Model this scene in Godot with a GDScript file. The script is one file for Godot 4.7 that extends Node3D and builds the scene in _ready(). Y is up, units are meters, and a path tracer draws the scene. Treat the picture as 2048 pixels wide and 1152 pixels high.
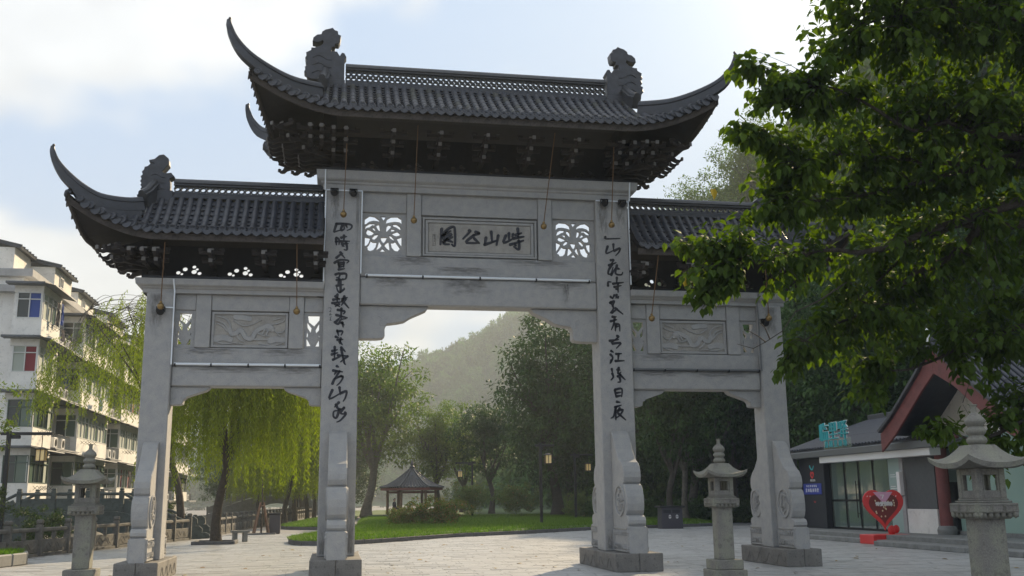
extends Node3D

# ---------------------------------------------------------------- mesh builder
class MB extends RefCounted:
	var v := PackedVector3Array()
	var n := PackedVector3Array()
	var c := PackedColorArray()
	var uv := PackedVector2Array()
	var col := Color.WHITE
	var use_col := false
	var use_uv := false

	func t3(a: Vector3, b: Vector3, d: Vector3, na: Vector3, nb: Vector3, nd: Vector3) -> void:
		# faces run clockwise; keep the winding on the side of the normals
		if (b - a).cross(d - a).dot(na + nb + nd) < 0.0:
			v.append(a); v.append(b); v.append(d)
			n.append(na); n.append(nb); n.append(nd)
		else:
			v.append(a); v.append(d); v.append(b)
			n.append(na); n.append(nd); n.append(nb)
		if use_col:
			c.append(col); c.append(col); c.append(col)

	func tri(a: Vector3, b: Vector3, d: Vector3) -> void:
		var m := (b - a).cross(d - a).normalized()
		t3(a, b, d, m, m, m)

	func quad(a: Vector3, b: Vector3, d: Vector3, e: Vector3) -> void:
		var m := (d - a).cross(e - b).normalized()
		t3(a, b, d, m, m, m)
		t3(a, d, e, m, m, m)

	func quad_uv(a: Vector3, b: Vector3, d: Vector3, e: Vector3) -> void:
		quad(a, b, d, e)
		var keep := (b - a).cross(d - a).dot((d - a).cross(e - b)) < 0.0
		for q in [Vector2(0, 1), Vector2(1, 0), Vector2(1, 1), Vector2(0, 1), Vector2(0, 0), Vector2(1, 0)] if not keep else [Vector2(0, 1), Vector2(1, 1), Vector2(1, 0), Vector2(0, 1), Vector2(1, 0), Vector2(0, 0)]:
			uv.append(q)

	func qn(a: Vector3, b: Vector3, d: Vector3, e: Vector3, na: Vector3, nb: Vector3, nd: Vector3, ne: Vector3) -> void:
		t3(a, b, d, na, nb, nd)
		t3(a, d, e, na, nd, ne)

	func qo(a: Vector3, b: Vector3, d: Vector3, e: Vector3, out: Vector3) -> void:
		if (d - a).cross(e - b).dot(out) < 0.0:
			quad(a, e, d, b)
		else:
			quad(a, b, d, e)

	func to(a: Vector3, b: Vector3, d: Vector3, out: Vector3) -> void:
		if (b - a).cross(d - a).dot(out) < 0.0:
			tri(a, d, b)
		else:
			tri(a, b, d)

	# box centred on t, with chamfered edges
	func obox(t: Transform3D, size: Vector3, b := 0.0) -> void:
		var h := size * 0.5
		if b <= 0.0:
			for ax in 3:
				for s in [-1.0, 1.0]:
					var u := Vector3.ZERO; var w := Vector3.ZERO; var o := Vector3.ZERO
					o[ax] = s * h[ax]
					u[(ax + 1) % 3] = h[(ax + 1) % 3]
					w[(ax + 2) % 3] = h[(ax + 2) % 3]
					qo(t * (o - u - w), t * (o + u - w), t * (o + u + w), t * (o - u + w), t.basis * o)
			return
		b = minf(b, minf(h.x, minf(h.y, h.z)) * 0.9)
		var P := {}
		for sx in [-1, 1]:
			for sy in [-1, 1]:
				for sz in [-1, 1]:
					P[[sx, sy, sz, 0]] = t * Vector3(sx * h.x, sy * (h.y - b), sz * (h.z - b))
					P[[sx, sy, sz, 1]] = t * Vector3(sx * (h.x - b), sy * h.y, sz * (h.z - b))
					P[[sx, sy, sz, 2]] = t * Vector3(sx * (h.x - b), sy * (h.y - b), sz * h.z)
					to(P[[sx, sy, sz, 0]], P[[sx, sy, sz, 1]], P[[sx, sy, sz, 2]], t.basis * Vector3(sx, sy, sz))
		for s in [-1, 1]:
			qo(P[[s, -1, -1, 0]], P[[s, 1, -1, 0]], P[[s, 1, 1, 0]], P[[s, -1, 1, 0]], t.basis * Vector3(s, 0, 0))
			qo(P[[-1, s, -1, 1]], P[[1, s, -1, 1]], P[[1, s, 1, 1]], P[[-1, s, 1, 1]], t.basis * Vector3(0, s, 0))
			qo(P[[-1, -1, s, 2]], P[[1, -1, s, 2]], P[[1, 1, s, 2]], P[[-1, 1, s, 2]], t.basis * Vector3(0, 0, s))
			for r in [-1, 1]:
				qo(P[[s, r, -1, 0]], P[[s, r, 1, 0]], P[[s, r, 1, 1]], P[[s, r, -1, 1]], t.basis * Vector3(s, r, 0))
				qo(P[[s, -1, r, 0]], P[[s, 1, r, 0]], P[[s, 1, r, 2]], P[[s, -1, r, 2]], t.basis * Vector3(s, 0, r))
				qo(P[[-1, s, r, 1]], P[[1, s, r, 1]], P[[1, s, r, 2]], P[[-1, s, r, 2]], t.basis * Vector3(0, s, r))

	func box(lo: Vector3, hi: Vector3, b := 0.0) -> void:
		obox(Transform3D(Basis(), (lo + hi) * 0.5), hi - lo, b)

	# beam between two points
	func bar(a: Vector3, b: Vector3, w: float, h: float, bev := 0.0) -> void:
		var d := b - a
		var z := d.normalized()
		var x := (Vector3.UP if absf(z.y) < 0.95 else Vector3.RIGHT).cross(z).normalized()
		obox(Transform3D(Basis(x, z.cross(x), z), (a + b) * 0.5), Vector3(w, h, d.length()), bev)

	func ngon(pts: Array, out: Vector3) -> void:
		for i in range(1, pts.size() - 1):
			to(pts[0], pts[i], pts[i + 1], out)

	# extrude polygon (xy plane of t) from z0 to z1, front edge chamfered by b
	func extrude(poly: PackedVector2Array, z0: float, z1: float, t := Transform3D.IDENTITY, b := 0.0, both := true) -> void:
		if Geometry2D.is_polygon_clockwise(poly):
			poly = poly.duplicate()
			poly.reverse()
		var k := poly.size()
		var inner := PackedVector2Array()
		for i in k:
			var e0 := (poly[i] - poly[(i + k - 1) % k]).normalized()
			var e1 := (poly[(i + 1) % k] - poly[i]).normalized()
			var m := (Vector2(-e0.y, e0.x) + Vector2(-e1.y, e1.x)).normalized()
			inner.append(poly[i] + m * b)
		var ix := Geometry2D.triangulate_polygon(poly)
		var F := t.basis.z.normalized()
		for i in range(0, ix.size(), 3):
			var q: Array[Vector2] = [inner[ix[i]], inner[ix[i + 1]], inner[ix[i + 2]]]
			to(t * Vector3(q[0].x, q[0].y, z1), t * Vector3(q[1].x, q[1].y, z1), t * Vector3(q[2].x, q[2].y, z1), F)
			if both:
				to(t * Vector3(q[0].x, q[0].y, z0), t * Vector3(q[1].x, q[1].y, z0), t * Vector3(q[2].x, q[2].y, z0), -F)
		for i in k:
			var j := (i + 1) % k
			var zb := z1 - (b if z1 > z0 else -b)
			var za := z0 + ((b if z1 > z0 else -b) if both else 0.0)
			quad(t * Vector3(poly[i].x, poly[i].y, za), t * Vector3(poly[j].x, poly[j].y, za), t * Vector3(poly[j].x, poly[j].y, zb), t * Vector3(poly[i].x, poly[i].y, zb))
			if b > 0.0:
				quad(t * Vector3(poly[i].x, poly[i].y, zb), t * Vector3(poly[j].x, poly[j].y, zb), t * Vector3(inner[j].x, inner[j].y, z1), t * Vector3(inner[i].x, inner[i].y, z1))
				if both:
					quad(t * Vector3(inner[i].x, inner[i].y, z0), t * Vector3(inner[j].x, inner[j].y, z0), t * Vector3(poly[j].x, poly[j].y, za), t * Vector3(poly[i].x, poly[i].y, za))

	# round tube along points with a radius at each
	func tube(p: PackedVector3Array, r: PackedFloat32Array, sides := 6, cap := true) -> void:
		var rings := []
		var x := Vector3.ZERO
		for i in p.size():
			var d := (p[mini(i + 1, p.size() - 1)] - p[maxi(i - 1, 0)]).normalized()
			if x == Vector3.ZERO:
				x = (Vector3.UP if absf(d.y) < 0.9 else Vector3.RIGHT).cross(d).normalized()
			else:
				x = (x - d * x.dot(d)).normalized()
			var y := d.cross(x)
			var ring := PackedVector3Array()
			for k in sides:
				var a := TAU * k / sides
				ring.append(x * cos(a) + y * sin(a))
			rings.append(ring)
		for i in p.size() - 1:
			var A: PackedVector3Array = rings[i]
			var B: PackedVector3Array = rings[i + 1]
			for k in sides:
				var l := (k + 1) % sides
				qn(p[i] + A[k] * r[i], p[i] + A[l] * r[i], p[i + 1] + B[l] * r[i + 1], p[i + 1] + B[k] * r[i + 1], A[k], A[l], B[l], B[k])
		if cap:
			for e in [0, p.size() - 1]:
				var R: PackedVector3Array = rings[e]
				var o := (p[e] - p[1 if e == 0 else e - 1]).normalized()
				for k in range(1, sides - 1):
					to(p[e] + R[0] * r[e], p[e] + R[k] * r[e], p[e] + R[k + 1] * r[e], o)

	func rod(a: Vector3, b: Vector3, r: float, sides := 6) -> void:
		tube(PackedVector3Array([a, b]), PackedFloat32Array([r, r]), sides)

	# sweep a closed profile (x = side, y = up) along points, scale per point
	func sweep(p: PackedVector3Array, prof: PackedVector2Array, sc: PackedFloat32Array, up := Vector3.UP, cap := true) -> void:
		var rings := []
		for i in p.size():
			var d := (p[mini(i + 1, p.size() - 1)] - p[maxi(i - 1, 0)]).normalized()
			var x := d.cross(up).normalized()
			var y := x.cross(d).normalized()
			var ring := PackedVector3Array()
			for q in prof:
				ring.append(p[i] + (x * q.x + y * q.y) * sc[i])
			rings.append(ring)
		for i in p.size() - 1:
			var A: PackedVector3Array = rings[i]
			var B: PackedVector3Array = rings[i + 1]
			var ca := Vector3.ZERO
			for q in A:
				ca += q
			ca /= A.size()
			for k in prof.size():
				var l := (k + 1) % prof.size()
				qo(A[k], A[l], B[l], B[k], (A[k] + A[l]) * 0.5 - ca)
		if cap:
			for e in [0, p.size() - 1]:
				var R: PackedVector3Array = rings[e]
				var o := (p[e] - p[1 if e == 0 else e - 1]).normalized()
				for k in range(1, prof.size() - 1):
					to(R[0], R[k], R[k + 1], o)

	func lathe(prof: Array, sides := 16, t := Transform3D.IDENTITY) -> void:
		for i in prof.size() - 1:
			var a: Vector2 = prof[i]
			var b: Vector2 = prof[i + 1]
			var e := b - a
			var nn := Vector2(e.y, -e.x).normalized()
			for k in sides:
				var p := TAU * k / sides
				var q := TAU * (k + 1) / sides
				var P := Vector3(cos(p), 0, sin(p))
				var Q := Vector3(cos(q), 0, sin(q))
				var np := (t.basis * (P * nn.x + Vector3.UP * nn.y)).normalized()
				var nq := (t.basis * (Q * nn.x + Vector3.UP * nn.y)).normalized()
				var A := t * (P * a.x + Vector3.UP * a.y)
				var B := t * (Q * a.x + Vector3.UP * a.y)
				var D := t * (Q * b.x + Vector3.UP * b.y)
				var E := t * (P * b.x + Vector3.UP * b.y)
				if (D - A).cross(E - B).dot(np + nq) < 0.0:
					if a.x > 1e-6: t3(A, D, B, np, nq, nq)
					if b.x > 1e-6: t3(A, E, D, np, np, nq)
				else:
					if a.x > 1e-6: t3(A, B, D, np, nq, nq)
					if b.x > 1e-6: t3(A, D, E, np, nq, np)

	func ball(o: Vector3, r: Vector3, seg := 10) -> void:
		var rows := seg / 2
		for i in rows:
			for k in seg:
				var P := []
				for q in [[i, k], [i, k + 1], [i + 1, k + 1], [i + 1, k]]:
					var a: float = PI * q[0] / rows
					var b: float = TAU * q[1] / seg
					P.append(Vector3(sin(a) * cos(b), cos(a), sin(a) * sin(b)))
				var N := []
				for q: Vector3 in P:
					N.append((q / r).normalized())
				if i > 0:
					t3(o + P[0] * r, o + P[1] * r, o + P[2] * r, N[0], N[1], N[2])
				t3(o + P[0] * r, o + P[2] * r, o + P[3] * r, N[0], N[2], N[3])

	# flat brush stroke with rounded ends, raised by d from the xy plane of t
	func stroke(pts: PackedVector2Array, r: float, d: float, t: Transform3D, fade := 0.75) -> void:
		var p := PackedVector2Array()
		var k := pts.size()
		if k < 2:
			return
		for i in k - 1:
			var p0 := pts[maxi(i - 1, 0)]; var p3 := pts[mini(i + 2, k - 1)]
			for s in 4:
				p.append(pts[i].cubic_interpolate(pts[i + 1], p0, p3, s / 4.0))
		p.append(pts[k - 1])
		var m := p.size()
		var dir0 := (p[0] - p[1]).normalized()
		var dir1 := (p[m - 1] - p[m - 2]).normalized()
		var P := PackedVector2Array()
		var W := PackedFloat32Array()
		for q in [1.0, 0.8, 0.45]:
			P.append(p[0] + dir0 * r * q); W.append(sqrt(1.0 - q * q) + 0.02)
		for i in m:
			P.append(p[i]); W.append(lerpf(1.0, fade, float(i) / (m - 1)))
		for q in [0.45, 0.8, 1.0]:
			P.append(p[m - 1] + dir1 * r * fade * q); W.append((sqrt(1.0 - q * q) + 0.02) * fade)
		var sec := []
		for i in P.size():
			var g := (P[mini(i + 1, P.size() - 1)] - P[maxi(i - 1, 0)]).normalized()
			var s := Vector2(-g.y, g.x) * r * W[i]
			var f := s * 0.72
			sec.append([t * Vector3(P[i].x + s.x, P[i].y + s.y, 0), t * Vector3(P[i].x + f.x, P[i].y + f.y, d), t * Vector3(P[i].x - f.x, P[i].y - f.y, d), t * Vector3(P[i].x - s.x, P[i].y - s.y, 0)])
		var F := t.basis.z
		for i in sec.size() - 1:
			for j in 3:
				qo(sec[i][j], sec[i][j + 1], sec[i + 1][j + 1], sec[i + 1][j], F)

	func strokes(s: String, r: float, d: float, t: Transform3D, unit := 0.01, fade := 0.75) -> void:
		for one in s.split(";"):
			var pts := PackedVector2Array()
			for q in one.strip_edges().split(" ", false):
				var ab := q.split(",")
				pts.append(Vector2(float(ab[0]), float(ab[1])) * unit)
			stroke(pts, r, d, t, fade)

	# one leaf: a folded blade from p along d
	func leaf(p: Vector3, d: Vector3, up: Vector3, l: float, w: float) -> void:
		var s := d.cross(up).normalized()
		var u := s.cross(d)
		var m := p + d * (l * 0.45) - u * (w * 0.12)
		var e := p + d * l - u * (l * 0.12)
		var a := p + d * (l * 0.4) + s * (w * 0.5)
		var b := p + d * (l * 0.4) - s * (w * 0.5)
		var na := (u + s * 0.25).normalized()
		var nb := (u - s * 0.25).normalized()
		t3(p, e, a, na, na, na)
		t3(p, b, e, nb, nb, nb)

	func mesh() -> ArrayMesh:
		var arr := []
		arr.resize(Mesh.ARRAY_MAX)
		arr[Mesh.ARRAY_VERTEX] = v
		arr[Mesh.ARRAY_NORMAL] = n
		if use_col:
			arr[Mesh.ARRAY_COLOR] = c
		if use_uv:
			arr[Mesh.ARRAY_TEX_UV] = uv
		var m := ArrayMesh.new()
		if v.size():
			m.add_surface_from_arrays(Mesh.PRIMITIVE_TRIANGLES, arr)
		return m

# ---------------------------------------------------------------- nodes
var used := {}
var M := {}
var rng := RandomNumberGenerator.new()

func numbered(called: String) -> String:
	var k: int = used.get(called, 0)
	used[called] = k + 1
	return called if k == 0 else "%s_%03d" % [called, k]

func put(called: String, mesh: Mesh, m: Material, parent: Node, kind := "") -> MeshInstance3D:
	var o := MeshInstance3D.new()
	o.name = called
	o.mesh = mesh
	o.material_override = m
	if kind != "":
		o.set_meta("kind", kind)
	parent.add_child(o, true)
	return o

func part(called: String, b: MB, m: Material, parent: Node, kind := "") -> MeshInstance3D:
	return put(called, b.mesh(), m, parent, kind)

func group_part(called: String, parent: Node) -> Node3D:
	var o := Node3D.new()
	o.name = called
	parent.add_child(o, true)
	return o

func tag(o: Node, label: String, category: String, grp := "") -> void:
	o.set_meta("label", label)
	o.set_meta("category", category)
	if grp != "":
		o.set_meta("group", grp)

func thing(called: String, label: String, category: String, at := Vector3.ZERO, turn := 0.0, grp := "") -> Node3D:
	var o := Node3D.new()
	o.name = numbered(called)
	o.position = at
	o.rotation.y = turn
	add_child(o, true)
	tag(o, label, category, grp)
	return o

func lone(called: String, b: MB, m: Material, label: String, category: String, grp := "") -> MeshInstance3D:
	var o := part(numbered(called), b, m, self)
	tag(o, label, category, grp)
	return o

func struct(called: String, b: MB, m: Material, kind := "structure") -> MeshInstance3D:
	return part(numbered(called), b, m, self, kind)

func copy_of(o: Node3D, called: String, label: String, at: Vector3, turn: float, scl := Vector3.ONE) -> Node3D:
	var d: Node3D = o.duplicate()
	d.name = numbered(called)
	add_child(d, true)
	d.position = at
	d.rotation = Vector3(0, turn, 0)
	d.scale = scl
	d.set_meta("label", label)
	return d

# ---------------------------------------------------------------- materials
func lin(r: float, g: float, b: float) -> Color:
	return Color(r, g, b).linear_to_srgb()

func noise_img(sz: int, freq: float, sd: int, oct := 4) -> PackedByteArray:
	var f := FastNoiseLite.new()
	f.seed = sd
	f.frequency = freq
	f.fractal_octaves = oct
	f.noise_type = FastNoiseLite.TYPE_SIMPLEX_SMOOTH
	var im := f.get_seamless_image(sz, sz)
	im.convert(Image.FORMAT_L8)
	return im.get_data()

# colour texture: base (linear) modulated by blotches and grain
func speckle(base: Vector3, sz: int, sd: int, blot: float, grain: float, dark := 0.0, tint := Vector3(1, 1, 1), streak := 0.0) -> ImageTexture:
	var A := noise_img(sz, 0.012, sd, 5)
	var B := noise_img(sz, 0.25, sd + 7, 2)
	var D := noise_img(sz, 0.045, sd + 13, 3)
	var r := RandomNumberGenerator.new()
	r.seed = sd
	var out := PackedByteArray()
	out.resize(sz * sz * 3)
	for i in sz * sz:
		var a := A[i] / 255.0 - 0.5
		var g := B[i] / 255.0 - 0.5
		var k := 1.0 + a * blot * 2.0 + g * grain * 1.4 + (r.randf() - 0.5) * grain
		if dark > 0.0 and D[i] > 168:
			k *= 1.0 - dark * clampf((D[i] - 168) / 40.0, 0.0, 1.0)
		k = maxf(k, 0.15)
		var w := clampf(a * 2.0 + 0.5, 0.0, 1.0)
		out[i * 3] = int(255.0 * pow(clampf(base.x * k * lerpf(1.0, tint.x, w), 0, 1), 1.0 / 2.2))
		out[i * 3 + 1] = int(255.0 * pow(clampf(base.y * k * lerpf(1.0, tint.y, w), 0, 1), 1.0 / 2.2))
		out[i * 3 + 2] = int(255.0 * pow(clampf(base.z * k * lerpf(1.0, tint.z, w), 0, 1), 1.0 / 2.2))
	return ImageTexture.create_from_image(Image.create_from_data(sz, sz, false, Image.FORMAT_RGB8, out))

func bump_tex(sz: int, freq: float, sd: int, oct := 4) -> ImageTexture:
	return ImageTexture.create_from_image(Image.create_from_data(sz, sz, false, Image.FORMAT_L8, noise_img(sz, freq, sd, oct)))

func flat(called: String, c: Vector3, rough := 0.7, metal := 0.0) -> StandardMaterial3D:
	var m := StandardMaterial3D.new()
	m.resource_name = called
	m.albedo_color = lin(c.x, c.y, c.z)
	m.roughness = rough
	m.metallic = metal
	M[called] = m
	return m

func tex_mat(called: String, t: Texture2D, scl: float, rough := 0.8, bump: Texture2D = null, bscale := 0.0, world := true) -> StandardMaterial3D:
	var m := flat(called, Vector3.ONE, rough)
	m.albedo_texture = t
	m.uv1_triplanar = true
	m.uv1_world_triplanar = world
	m.uv1_scale = Vector3.ONE * scl
	if bump:
		m.heightmap_enabled = true
		m.heightmap_texture = bump
		m.heightmap_scale = bscale
	return m

func leaf_mat(called: String, tr: Color, rough := 0.5) -> StandardMaterial3D:
	var m := flat(called, Vector3.ONE, rough)
	m.vertex_color_use_as_albedo = true
	m.cull_mode = BaseMaterial3D.CULL_DISABLED
	m.metallic_specular = 0.22
	m.backlight_enabled = true
	m.backlight = tr
	return m

func stain_tex(sd: int) -> ImageTexture:
	# grime with a ragged edge; the alpha falls off towards the rim
	var sz := 128
	var A := noise_img(sz, 0.03, sd, 4)
	var B := noise_img(sz, 0.15, sd + 3, 2)
	var out := PackedByteArray()
	out.resize(sz * sz * 4)
	for y in sz:
		for x in sz:
			var u := absf(x / 63.5 - 1.0)
			var w := y / 127.0
			var e := (1.0 - pow(u, 2.2)) * (1.0 - pow(w, 1.5)) * smoothstep(0.0, 0.06, w)
			var a := clampf((A[y * sz + x] / 255.0 - 0.42 + e * 0.42) * 1.5, 0, 1) * clampf(e * 1.8, 0, 1) * (0.6 + 0.4 * B[y * sz + x] / 255.0)
			var i := (y * sz + x) * 4
			out[i] = 62; out[i + 1] = 56; out[i + 2] = 52
			out[i + 3] = int(120.0 * clampf(a, 0, 1))
	return ImageTexture.create_from_image(Image.create_from_data(sz, sz, false, Image.FORMAT_RGBA8, out))

func make_materials() -> void:
	for i in 2:
		var sm := flat("stain_%d" % i, Vector3.ONE, 0.95)
		sm.albedo_texture = stain_tex(90 + i * 17)
		sm.transparency = BaseMaterial3D.TRANSPARENCY_ALPHA
		sm.resource_name = "weather stain"
	var fine := bump_tex(256, 0.2, 5, 3)
	var mid := bump_tex(256, 0.05, 6, 4)
	tex_mat("stone", speckle(Vector3(0.338, 0.342, 0.345), 512, 11, 0.11, 0.32, 0.09, Vector3(1.0, 0.98, 0.955)), 0.55, 0.85, fine, 0.25)
	tex_mat("stone_panel", speckle(Vector3(0.34, 0.325, 0.30), 256, 21, 0.16, 0.42, 0.12), 0.9, 0.9, fine, 0.5)
	tex_mat("stone_base", speckle(Vector3(0.165, 0.158, 0.148), 256, 31, 0.24, 0.3, 0.3), 0.5, 0.8, fine, 0.4)
	tex_mat("stone_lantern", speckle(Vector3(0.21, 0.20, 0.18), 256, 41, 0.22, 0.3, 0.25, Vector3(0.95, 1.0, 0.88)), 0.7, 0.88, fine, 0.4, false)
	tex_mat("tile", speckle(Vector3(0.034, 0.039, 0.053), 256, 51, 0.35, 0.35, 0.2), 1.6, 0.45, fine, 0.3)
	tex_mat("tile_b", speckle(Vector3(0.050, 0.055, 0.070), 256, 53, 0.4, 0.35, 0.3), 1.6, 0.5, fine, 0.3)
	tex_mat("tile_c", speckle(Vector3(0.036, 0.040, 0.036), 256, 54, 0.4, 0.35, 0.3), 1.6, 0.6, fine, 0.3)
	tex_mat("tile_light", speckle(Vector3(0.042, 0.046, 0.055), 256, 52, 0.3, 0.3, 0.2), 1.6, 0.45, fine, 0.3)
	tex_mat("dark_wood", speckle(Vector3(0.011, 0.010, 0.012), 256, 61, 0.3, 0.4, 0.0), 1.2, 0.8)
	tex_mat("eave_wood", speckle(Vector3(0.055, 0.046, 0.042), 256, 62, 0.45, 0.5, 0.5), 1.1, 0.85, mid, 0.4)
	tex_mat("paving", speckle(Vector3(0.37, 0.372, 0.37), 512, 71, 0.16, 0.2, 0.15), 0.4, 0.42, fine, 0.15)
	M["paving"].vertex_color_use_as_albedo = true
	tex_mat("ground", speckle(Vector3(0.19, 0.19, 0.19), 256, 72, 0.25, 0.2, 0.2), 0.2, 0.85)
	tex_mat("kerb", speckle(Vector3(0.10, 0.10, 0.105), 256, 73, 0.3, 0.35, 0.3), 0.8, 0.85, fine, 0.4)
	tex_mat("lawn", speckle(Vector3(0.065, 0.11, 0.028), 256, 74, 0.35, 0.3, 0.1), 0.5, 0.95, mid, 2.0)
	tex_mat("hill", speckle(Vector3(0.05, 0.085, 0.028), 256, 75, 0.4, 0.3, 0.1), 0.05, 0.95)
	tex_mat("balustrade", speckle(Vector3(0.12, 0.115, 0.105), 256, 76, 0.35, 0.3, 0.4), 0.8, 0.85, fine, 0.4)
	tex_mat("bridge", speckle(Vector3(0.07, 0.085, 0.08), 256, 77, 0.35, 0.3, 0.4), 0.6, 0.85, fine, 0.4)
	tex_mat("bark", speckle(Vector3(0.065, 0.052, 0.042), 256, 78, 0.4, 0.5, 0.4), 1.2, 0.95, mid, 3.0, false)
	tex_mat("bark_pale", speckle(Vector3(0.15, 0.13, 0.11), 256, 79, 0.4, 0.5, 0.4), 1.2, 0.95, mid, 3.0, false)
	tex_mat("plaster", speckle(Vector3(0.74, 0.73, 0.70), 256, 81, 0.10, 0.06, 0.12), 0.25, 0.9)
	tex_mat("plaster_warm", speckle(Vector3(0.72, 0.70, 0.65), 256, 82, 0.12, 0.06, 0.15), 0.25, 0.9)
	tex_mat("plaster_grey", speckle(Vector3(0.36, 0.36, 0.36), 256, 83, 0.12, 0.1, 0.1), 0.3, 0.9)
	tex_mat("red_paint", speckle(Vector3(0.17, 0.045, 0.042), 256, 84, 0.2, 0.1, 0.2), 0.6, 0.6)
	tex_mat("wood", speckle(Vector3(0.22, 0.13, 0.085), 256, 85, 0.3, 0.4, 0.2), 1.0, 0.8)
	tex_mat("step_stone", speckle(Vector3(0.20, 0.205, 0.20), 256, 86, 0.22, 0.25, 0.2), 0.6, 0.75, fine, 0.3)
	tex_mat("shop_wall", speckle(Vector3(0.10, 0.105, 0.105), 256, 87, 0.08, 0.15, 0.0), 1.5, 0.9)
	flat("black_paint", Vector3(0.012, 0.014, 0.022), 0.55)
	flat("ink", Vector3(0.010, 0.012, 0.022), 0.5)
	flat("metal_dark", Vector3(0.025, 0.026, 0.03), 0.45, 0.6)
	flat("metal_grey", Vector3(0.16, 0.17, 0.18), 0.45, 0.5)
	flat("white_pipe", Vector3(0.72, 0.77, 0.82), 0.45)
	flat("white_paint", Vector3(0.78, 0.78, 0.77), 0.5)
	flat("brass", Vector3(0.28, 0.19, 0.08), 0.42, 0.8)
	flat("rust", Vector3(0.15, 0.085, 0.04), 0.7, 0.2)
	flat("teal", Vector3(0.05, 0.42, 0.45), 0.4)
	flat("teal_panel", Vector3(0.30, 0.40, 0.38), 0.4)
	flat("sign_blue", Vector3(0.03, 0.05, 0.30), 0.4)
	flat("sign_red", Vector3(0.62, 0.035, 0.035), 0.4)
	flat("sign_dark_red", Vector3(0.17, 0.025, 0.022), 0.5)
	flat("sign_pink", Vector3(0.65, 0.35, 0.5), 0.4)
	flat("green_wall", Vector3(0.27, 0.40, 0.35), 0.35)
	flat("cream", Vector3(0.72, 0.62, 0.42), 0.5)
	flat("bin_grey", Vector3(0.05, 0.046, 0.06), 0.45)
	flat("cloth_blue", Vector3(0.03, 0.07, 0.28), 0.8)
	flat("cloth_red", Vector3(0.20, 0.02, 0.035), 0.8)
	flat("cloth_dark", Vector3(0.025, 0.022, 0.035), 0.9)
	flat("cloth_teal", Vector3(0.06, 0.13, 0.16), 0.9)
	flat("cloth_white", Vector3(0.6, 0.6, 0.6), 0.9)
	flat("glass_dark", Vector3(0.03, 0.04, 0.042), 0.06)
	flat("glass_green", Vector3(0.10, 0.15, 0.12), 0.08)
	flat("curtain", Vector3(0.36, 0.40, 0.36), 0.8)
	flat("frame_white", Vector3(0.62, 0.63, 0.62), 0.5)
	flat("frame_green", Vector3(0.06, 0.10, 0.085), 0.5)
	flat("awning", Vector3(0.10, 0.11, 0.125), 0.6, 0.2)
	flat("awning_rim", Vector3(0.5, 0.5, 0.5), 0.6)
	flat("yellow_leaf", Vector3(0.62, 0.42, 0.03), 0.5)
	flat("water", Vector3(0.03, 0.045, 0.035), 0.05)
	flat("skin", Vector3(0.35, 0.22, 0.16), 0.7)
	var pane := flat("pane", Vector3(1, 1, 1), 0.03)
	pane.albedo_color = Color(0.85, 0.95, 0.9, 0.08)
	pane.transparency = BaseMaterial3D.TRANSPARENCY_ALPHA
	var glow := flat("lamp_glass", Vector3(0.80, 0.66, 0.34), 0.4)
	glow.emission_enabled = true
	glow.emission = Color(1.0, 0.78, 0.4)
	glow.emission_energy_multiplier = 0.06
	leaf_mat("leaf_near", Color(0.95, 1.0, 0.24), 0.68)
	leaf_mat("leaf_willow", Color(0.85, 0.95, 0.2), 0.55)
	leaf_mat("leaf_light", Color(0.75, 0.9, 0.22), 0.55)
	leaf_mat("leaf_dark", Color(0.6, 0.75, 0.25), 0.5)
	leaf_mat("grass", Color(0.8, 0.95, 0.2), 0.6)
	leaf_mat("leaf_far", Color(0.6, 0.75, 0.25), 0.7)
	var pc := flat("person_paint", Vector3.ONE, 0.8)
	pc.vertex_color_use_as_albedo = true
	var bw := flat("bracket_wood", Vector3.ONE, 0.85)
	bw.vertex_color_use_as_albedo = true

# ---------------------------------------------------------------- sky
const SUN_AZ := 0.60
const SUN_EL := 0.50

func sun_dir() -> Vector3:
	return Vector3(sin(SUN_AZ) * cos(SUN_EL), sin(SUN_EL), -cos(SUN_AZ) * cos(SUN_EL))

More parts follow.
